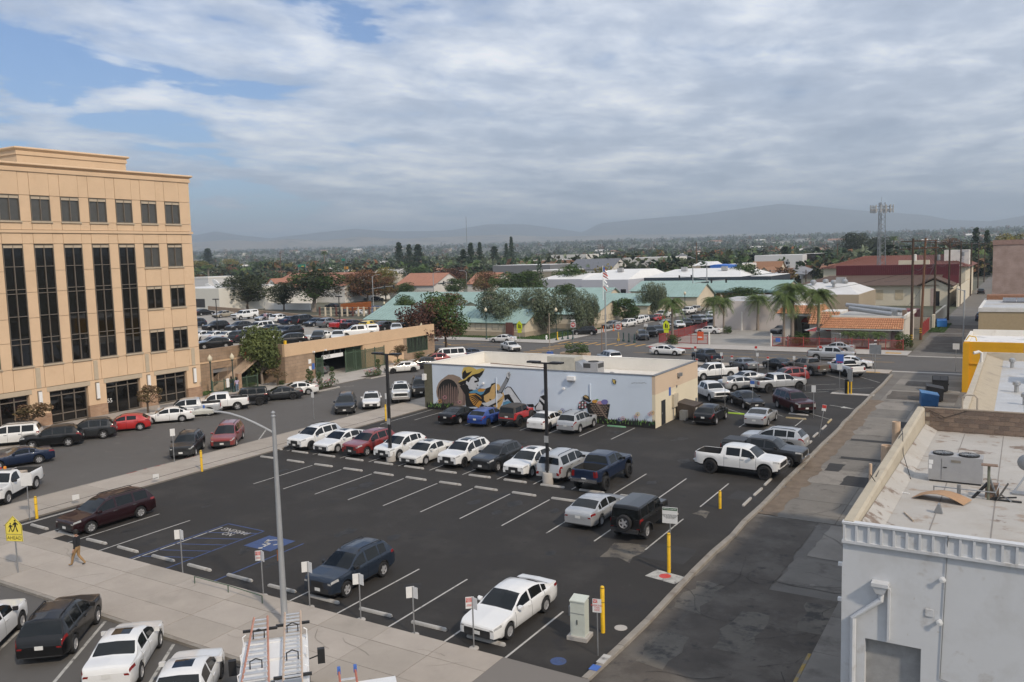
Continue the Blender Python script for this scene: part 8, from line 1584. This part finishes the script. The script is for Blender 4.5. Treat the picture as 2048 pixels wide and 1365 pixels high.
LB=[leaf_mat('leaf_rust',(0.189,0.090,0.041)),leaf_mat('leaf_rust2',(0.138,0.075,0.041)),leaf_mat('leaf_rust3',(0.152,0.123,0.043))];LM=[leaf_mat('leaf_plum',(0.090,0.043,0.035)),leaf_mat('leaf_plum2',(0.123,0.065,0.043))];LP_=[leaf_mat('needle',(0.041,0.070,0.038)),leaf_mat('needle2',(0.061,0.093,0.049))];LW=[leaf_mat('leaf_willow',(0.152,0.181,0.065)),leaf_mat('leaf_willow2',(0.109,0.138,0.051))];LY=[leaf_mat('leaf_yellow',(0.246,0.203,0.058)),leaf_mat('leaf_yellow2',(0.174,0.174,0.051))];PF=[leaf_mat('palm_frond',(0.080,0.123,0.041)),leaf_mat('palm_frond2',(0.123,0.167,0.058)),leaf_mat('palm_dry',(0.275,0.189,0.087))];DRYL=[leaf_mat('leaf_dry',(0.189,0.123,0.072)),leaf_mat('leaf_dry2',(0.131,0.102,0.051))]
TK={
'green':(1,9,8,.25,34,3400,.21,LG,BARK,'round'),'green2':(12,9,8,.22,34,3400,.21,LG[::-1],BARK,'round'),'oak':(2,10,9.5,.22,40,4200,.21,LD,BARK,'round'),'olive':(3,8,8,.28,30,4200,.165,LO,BARKP,'droop'),'rust':(4,9,9,.22,34,3400,.21,LB,BARK,'round'),'plum':(5,7,8,.25,30,3200,.19,LM,BARK,'round'),'pine':(6,16,6,.12,40,3800,.22,LP_,BARK,'cone'),'cypress':(7,14,2.6,.06,26,2400,.18,LP_,BARK,'cone'),'willow':(8,6.4,5.4,.22,34,6500,.145,LW,BARKP,'droop'),'yellow':(9,8,7,.22,28,2600,.21,LY,BARK,'round'),'palm':(10,7,5.4,1,1,84,.52,PF,BARKP,'palm'),'fan_palm':(11,14,3.0,1,1,60,.5,PF,BARKP,'palm'),'dry':(13,3.4,2.6,.45,12,520,.12,DRYL,BARK,'round'),'bush':(14,2.2,3.2,.05,16,1500,.09,LG,BARK,'round'),'euca':(15,14,8,.3,30,3600,.2,LD+LG[:1],BARKP,'droop')}
def tree(kind,label,pos,h,rz=None,wide=1.0,z=0.0,group=None,cat='tree',name=None):
 K=TK[kind];tm,cm=tree_meshes(kind,K[0],K[1],K[2],K[3],K[4],K[5],K[6],K[7],K[8],K[9]);s=h/K[1];p=at(*pos,z)if len(pos)==2 else Vector(pos)
 t=thing(name or{'pine':'pine_tree','cypress':'cypress_tree','palm':'palm_tree','fan_palm':'palm_tree','olive':'olive_tree','bush':'shrub'}.get(kind,'broadleaf_tree'),label,cat,p,rnd.uniform(0,6.28)if rz is None else rz,group);t.scale=(s*wide,s*wide,s);inst('trunk' if kind!='bush' else 'stem',tm,t);inst('crown',cm,t);return t
rnd.seed(31)
def top_h(u,v,Y,z=0.0):return on_y(u,v,Y)
def tree_px(kind,label,u,vt,vb,wpx,group='town trees'):
 """tree whose foot is at ground row vb, top at row vt, crown wpx wide"""
 K0=TK[kind];p=at(u,vb);top=on_y(u,vt,p.y);h=max(1.5,top.z);d=math.hypot(p.x,p.y);w=wpx*d/FPX*(1.28 if K0[9]!='palm' else 1.1);K=TK[kind];r_=rise(d);return tree(kind,label,(p.x,p.y,0),h,wide=(w/K[2])/(h/K[1]),group=group)
tree('willow','feathery pepper tree in front of the garage corner',(525,768),6.5,group='street trees',wide=1.05)
for a in(('dry','small brown street tree left of the brick base',68,806,868,48),('dry','small brown street tree at the office entrance',297,772,834,40),('dry','small reddish tree beside the green garage gate',556,737,773,30),('dry','thin leafless-looking tree by the barred opening',797,690,733,26)):tree_px(*a,group='street trees')
for a in(('plum','dark plum-leaved tree at the right end of the garage',850,612,708,92),('green','green and rust tree between garage and school wing',893,586,703,74),
 ('olive','olive tree before the school gable',1002,588,670,72),('olive','olive tree by the school entrance',1098,588,670,60),('olive','olive tree with a leaning trunk right of the entrance',1157,590,665,46),('olive','slim olive tree beside the leaning one',1185,598,660,24),
 ('green2','round dark tree on the school lawn',1251,598,650,42),('olive','grey-green olive before the end gable',1296,574,634,34),('olive','grey-green olive by the end gable right',1315,576,634,30),('rust','rust tree in the school court',905,588,640,44),('rust','low rust tree in front of the long teal roof',945,590,628,50),('rust','rust tree before the raised teal ridge',872,596,640,40),('rust','thin rust tree in the middle of the school court',925,592,632,40),('green','green tree behind the front school wing',975,584,622,46),('green2','dark green tree behind the entrance arch',1130,570,625,44),('olive','olive tree standing behind the front olive trees',1062,582,640,40),('green','small green tree beside the playground block',815,590,640,36),
 ('oak','big dark oak in front of the white church',495,552,620,78),('oak','big dark oak right of the church front',568,566,622,52),('euca','tall dark tree with pale stems beside the church',628,540,624,88),('cypress','dark column cypress above the tall church tree',631,528,600,12),
 ('rust','broad rust-brown tree by the church',700,550,604,62),('rust','rust-brown tree left of the clay roof store',735,542,604,66),('rust','dark rust tree beside the clay roof store',772,556,602,46),('green','dark green tree in front of the clay roof',808,566,596,34),('yellow','yellow-brown tree above the rust trees',770,538,592,42),
 ('plum','dark maroon tree right of the clay roof',905,540,588,62),('green2','dark green tree below the maroon tree',914,558,594,38),('green','green tree left of the lavender annex',1020,546,602,60),('green2','dense green tree beside the lavender annex',1062,543,600,50),('rust','brown tree between green trees and clay roof',972,545,594,46),('green','round green tree in front of the warehouse',1138,530,594,54),('green2','low dark tree by the warehouse windows',1224,565,594,34),
 ('green2','dense round tree in front of the navy band',1490,530,590,44),('green2','wide dark shrub tree behind the blank wall',1490,576,612,62),('cypress','slim dark cypress left of the round tree',1270,560,594,6),('cypress','second slim cypress before the navy band',1314,562,596,6),
 ('pine','tall pine left of the dark grey store',800,486,556,34),('pine','tall pine beside the first one',820,490,556,30),('pine','broad tall pine above the clay roof',838,490,558,44),('green2','round tree below the tall pines',830,536,572,44),('pine','pointed pine left of the white shed',943,487,558,34),('pine','pointed pine right of the white shed',961,486,556,26),('pine','dark broad pine behind the maroon tree',990,494,552,36),('pine','very tall slim pine left of the solar hall',1024,475,546,22),('pine','slim pine beside the very tall one',1014,488,548,20),('pine','broad pine left of the tall pair',928,500,558,36),
 ('pine','broad dark conifer in front of the white box building',1570,494,550,42),('pine','conifer right of the glazed annex',1634,496,545,34),('pine','second conifer right of the glazed annex',1656,500,545,32),('pine','third conifer left of the tiled hall',1682,498,545,34),('oak','tall dark tree behind the tiled hall',1709,468,535,44),('oak','dark tree behind the lattice mast',1758,476,530,38),('fan_palm','single fan palm right of the lattice mast',1787,475,532,16),
 ('pine','tall dark tree right of the poles',1950,457,545,30),('pine','tall dark tree beside the right poles',1972,462,545,26),('yellow','brown-green round tree above the pink brick building',2026,472,545,50),('rust','olive brown tree behind the power poles',1896,480,545,40),('yellow','olive brown tree further right of the poles',1990,486,545,36),('green2','dark tree behind the stair tower',1935,490,545,34),
 ('pine','dark conifer cluster behind the market hall',418,498,552,40),('yellow','pale green tree at the office corner',400,524,562,44),('rust','bare pinkish tree behind the tent roof',458,536,566,50),('fan_palm','fan palm beside the market hall',418,532,572,22),('yellow','yellow-green tree left of the highway',463,520,556,34),('yellow','yellow tree by the highway ramp',575,528,556,26),('green','olive green tree before the highway',525,522,556,50),('fan_palm','tall fan palm pair by the highway',651,504,556,14)):tree_px(*a)
for a in((1345,604,680,54,'tall leafy palm behind the red fence'),(1428,600,668,46,'palm at the corner of the pink wall'),(1447,602,666,40,'second palm at the corner of the pink wall'),(1515,596,662,54,'palm before the middle of the pink wall'),(1567,594,692,60,'palm at the red fence near the portal'),(1584,578,690,80,'tall palm with hanging fronds at the portal'),(1636,588,690,64,'palm between portal and restaurant')):tree_px('palm',a[4],a[0],a[1],a[2],a[3],'palm trees')
for i,(x_,y_)in enumerate(((-22.2,133.2),(-20.2,133.2),(-18.0,133.2))):tree('palm',('left','middle','last')[i]+' small palm in the restaurant planter',(x_,y_,.3),1.9,group='planter palms',wide=1.9)
for i,(u,v,h,w_,lb)in enumerate(((1151,714,1.9,1.5,'dark hedge in the tan planter'),(1050,672,1.7,1.0,'round shrub at the cream school gable'),(1345,690,1.6,1.2,'shrub behind the red fence'),(1600,690,1.8,1.6,'shrub mass left of the tiled portal'),(1455,668,1.3,1.0,'small shrub at the pink wall corner'),(1803,700,2.3,.9,'dark shrub at the foot of the first power pole'),(800,734,1.0,1.6,'clipped hedge by the garage wall'),(835,718,1.0,2.0,'long clipped hedge at the barred opening'),(500,778,.7,1.6,'low planting behind the green fence'),(563,771,.6,1.2,'yellowish ground plants at the pepper tree'))):tree('bush',lb,(u,v),h,wide=w_,group='shrubs',cat='shrub')
for i,(u,v)in enumerate(((623,776),(640,780),(665,768),(757,750),(618,772))):
 p=at(u,v,.1);rr=random.Random(i);b=MB();t=thing('topiary','ball topiary %s by the garage drive'%('at the left end','second from the left end','right of the roses','in the right bed','behind the white compact sedan')[i],'shrub',tuple(p),0,'topiary shrubs');MB().tube([(0,0,0),(0,0,1.9)],.03,BARK,5).build('stem',t)
 for z_,r_ in((.45,.38),(1.15,.34),(1.8,.26)):leaves(b,(0,0,z_),(r_,r_,r_),240,.07,LG[0],rr,shell=.2)
 b.build('foliage',t)
FC=[mat('rose_%d'%i,c,.7,var=.1)for i,c in enumerate(((.55,.1,.12),(.62,.55,.5),(.30,.08,.30),(.6,.25,.2)))]
for i,(x0,y0,x1,y1)in enumerate(((-71.0,70.5,-69.2,73.6),(-72.0,80.9,-70.3,83.4))):
 rr=random.Random(40+i);t=thing('flower_bed',('rose bed left of the garage drive','rose bed right of the garage drive')[i],'flower bed',(0,0,0));MB().box(x0-.2,y0-.2,-.02,x1+.2,y1+.2,.13,CONC_NEW).build('kerb',t);MB().box(x0,y0,.1,x1,y1,.15,mat('bed_soil',(.06,.045,.03),.95)).build('soil',t);b=MB()
 for k in range(16):c=(rr.uniform(x0,x1),rr.uniform(y0,y1),rr.uniform(.35,.8));leaves(b,c,(.3,.3,.3),70,.06,LG[k%3],rr)
 b.build('foliage',t);b=MB()
 for k in range(60):leaves(b,(rr.uniform(x0,x1),rr.uniform(y0,y1),rr.uniform(.5,1.1)),(.04,.04,.04),5,.06,FC[k%4],rr)
 b.build('blossoms',t)
# ------ the wooded plain (stuff) and single far trees
rnd.seed(77)
FT=[]
for i,(style,H,Wd,ms)in enumerate((('round',9,9,LG),('round',8,8,LD),('cone',13,5,LP_),('round',8,9,LB),('round',9,8,LY),('round',10,9,LD+LG),('round',7,8,LO))):
 rr=random.Random(100+i);b=MB()
 if style=='round':
  for k in range(11):a=rr.uniform(0,6.3);f=rr.random()**.5*.32;leaves(b,(Wd*f*math.cos(a),Wd*f*math.sin(a),H*rr.uniform(.35,.8)),(Wd*.2,Wd*.2,H*.17),22,.62,ms[k%len(ms)],rr)
 else:
  for k in range(12):f=k/12;leaves(b,(0,0,H*(.12+.85*f)),(Wd*.5*(1-f)+.2,Wd*.5*(1-f)+.2,H*.08),20,.55,ms[k%len(ms)],rr)
 b.box(-.15,-.15,-1,.15,.15,H*.4,BARK,bottom=False);FT.append(b)
fmesh=[b.mesh('far_tree')for b in FT]
for i in range(330):
 u=rnd.uniform(385,2040);Y=285+560*rnd.random()**1.1;x_=on_y(u,560,Y).x
 if-15<x_<-3:continue
 o=inst('far_tree',fmesh[rnd.choice((0,0,1,1,2,3,4,5,5,6))],None,(x_,Y,rise(math.hypot(x_,Y))),rnd.uniform(0,6.3),rnd.uniform(.6,1.15));tag(o,('mid green','dark','pointed conifer','rust brown','yellowish','mixed green','grey-green')[fmesh.index(o.data)]+' tree among the roofs across town','tree','trees across the town')
wd=MB()
for m_ in LG+LD+LP_+LB+LY+LO:wd._m(m_)
idx={m_:i for i,m_ in enumerate(wd.mats)}
rr=random.Random(5)
for i in range(6800):
 u=rr.uniform(330,2120);Y=430+5600*rr.random()**1.75;x_=on_y(u,540,Y).x;r_=math.hypot(x_,Y);s=rr.uniform(.8,1.5)*(1+Y/3200);z0=rise(r_)-.5
 k=rr.choice((0,0,1,1,2,3,5,5,6));Hh=s*rr.uniform(6,10);Wf=s*rr.uniform(5,9);ms=(LG,LD,LP_,LB,LY,LD,LO)[k];c=(x_,Y,z0+Hh*.5)
 for q in range(7 if Y<2500 else 4):cc=(c[0]+rr.uniform(-.4,.4)*Wf,c[1]+rr.uniform(-.4,.4)*Wf,z0+Hh*rr.uniform(.25,.85));leaves(wd,cc,(Wf*.28,Wf*.28,Hh*.2),5,s*1.3,ms[q%len(ms)],rr)
wo_=wd.build('far_woods');wo_['kind']='stuff';wo_['label']='hazy woods covering the plain out to the foothills';wo_['category']='woods'
# ------ mountains
from mathutils import noise as mno
SKYL=[(-900,452),(-500,462),(0,470),(200,474),(385,472),(430,463),(480,471),(540,477),(600,470),(640,465),(710,458),(780,463),(850,463),(900,461),(975,449),(1050,449),(1110,457),(1165,465),(1200,447),(1300,437),(1400,429),(1480,418),(1560,408),(1620,412),(1700,420),(1780,425),(1860,432),(1900,440),(1980,443),(2048,432),(2300,440),(2700,450)]
FOOT=[(-900,480),(0,484),(300,484),(385,486),(460,480),(520,484),(580,478),(640,482),(720,474),(800,478),(900,474),(1000,470),(1100,474),(1250,470),(1500,468),(1800,468),(2048,470),(2700,472)]
def interp(T,u):
 for(a,x),(b,y)in zip(T,T[1:]):
  if a<=u<=b:return x+(y-x)*(u-a)/(b-a)
 return T[-1][1]
def range_mesh(name,T,dist,depth,m,seed,rough):
 b=MB();b._m(m);us=list(range(-900,2701,9));NR_=22
 for ui,u in enumerate(us):
  v=interp(T,u);d=[r[0]*(u-1024)+r[1]*(v-682.5)+r[2]*FPX for r in ROT];hl=math.hypot(d[0],d[1]);dx,dy=d[0]/hl,d[1]/hl;top=EYE+dist*d[2]/hl
  for k in range(NR_):
   f=k/(NR_-1);r_=dist-depth*(1-f);base=rise(min(r_,11000))-30;nz=mno.fractal(Vector((dx*r_/900,dy*r_/900,seed)),1.0,2.0,6);hz_=base+(top-base)*(f**1.25)*(1+rough*nz*(1-f)*1.6)+rough*60*nz*f*(1-f)
   b.v.append((dx*r_,dy*r_,max(base,hz_)))
 for i in range(len(us)-1):
  for k in range(NR_-1):a=i*NR_+k;b.f.append([a,a+NR_,a+NR_+1,a+1]);b.mi.append(0)
 o=struct(b.build(name,smooth=80));return o
range_mesh('mountains',SKYL,13500,3500,mat('mountain_scrub',(.105,.10,.078),.95,var=.25,scale=.0015,world=True,stain=[((.055,.06,.045),.002,.5,.65)]),3.0,.9)
range_mesh('foothills',FOOT,9200,1800,mat('foothill_grass',(.26,.21,.14),.95,var=.2,scale=.003,world=True,stain=[((.09,.09,.06),.004,.52,.62)]),8.0,.7)
hzb=MB().box(-23000,-23000,-30,23000,23000,790,None);
hm_=bpy.data.materials.new('haze_air');hm_.use_nodes=True;n_=hm_.node_tree.nodes;n_.remove(n_['Principled BSDF']);pv=n_.new('ShaderNodeVolumePrincipled');pv.inputs['Color'].default_value=(.75,.88,1.0,1);pv.inputs['Density'].default_value=1.6e-4;pv.inputs['Anisotropy'].default_value=.2
hm_.node_tree.links.new(pv.outputs[0],n_['Material Output'].inputs['Volume'])
hzb.mats=[hm_];ho=hzb.build('haze');ho['kind']='stuff';ho['label']='pale blue haze filling the valley air';ho['category']='haze'
bpy.context.view_layer.update();dg=bpy.context.evaluated_depsgraph_get()
for o in TEXTS:
 me=bpy.data.meshes.new_from_object(o.evaluated_get(dg));q=bpy.data.objects.new('letters',me);COL.objects.link(q);q.parent=o.parent;q.location=o.location;q.rotation_euler=o.rotation_euler;q.scale=o.scale
for o in TEXTS:bpy.data.objects.remove(o)
for q in[o for o in bpy.data.objects if o.name.startswith('letters')]:q.name='lettering'
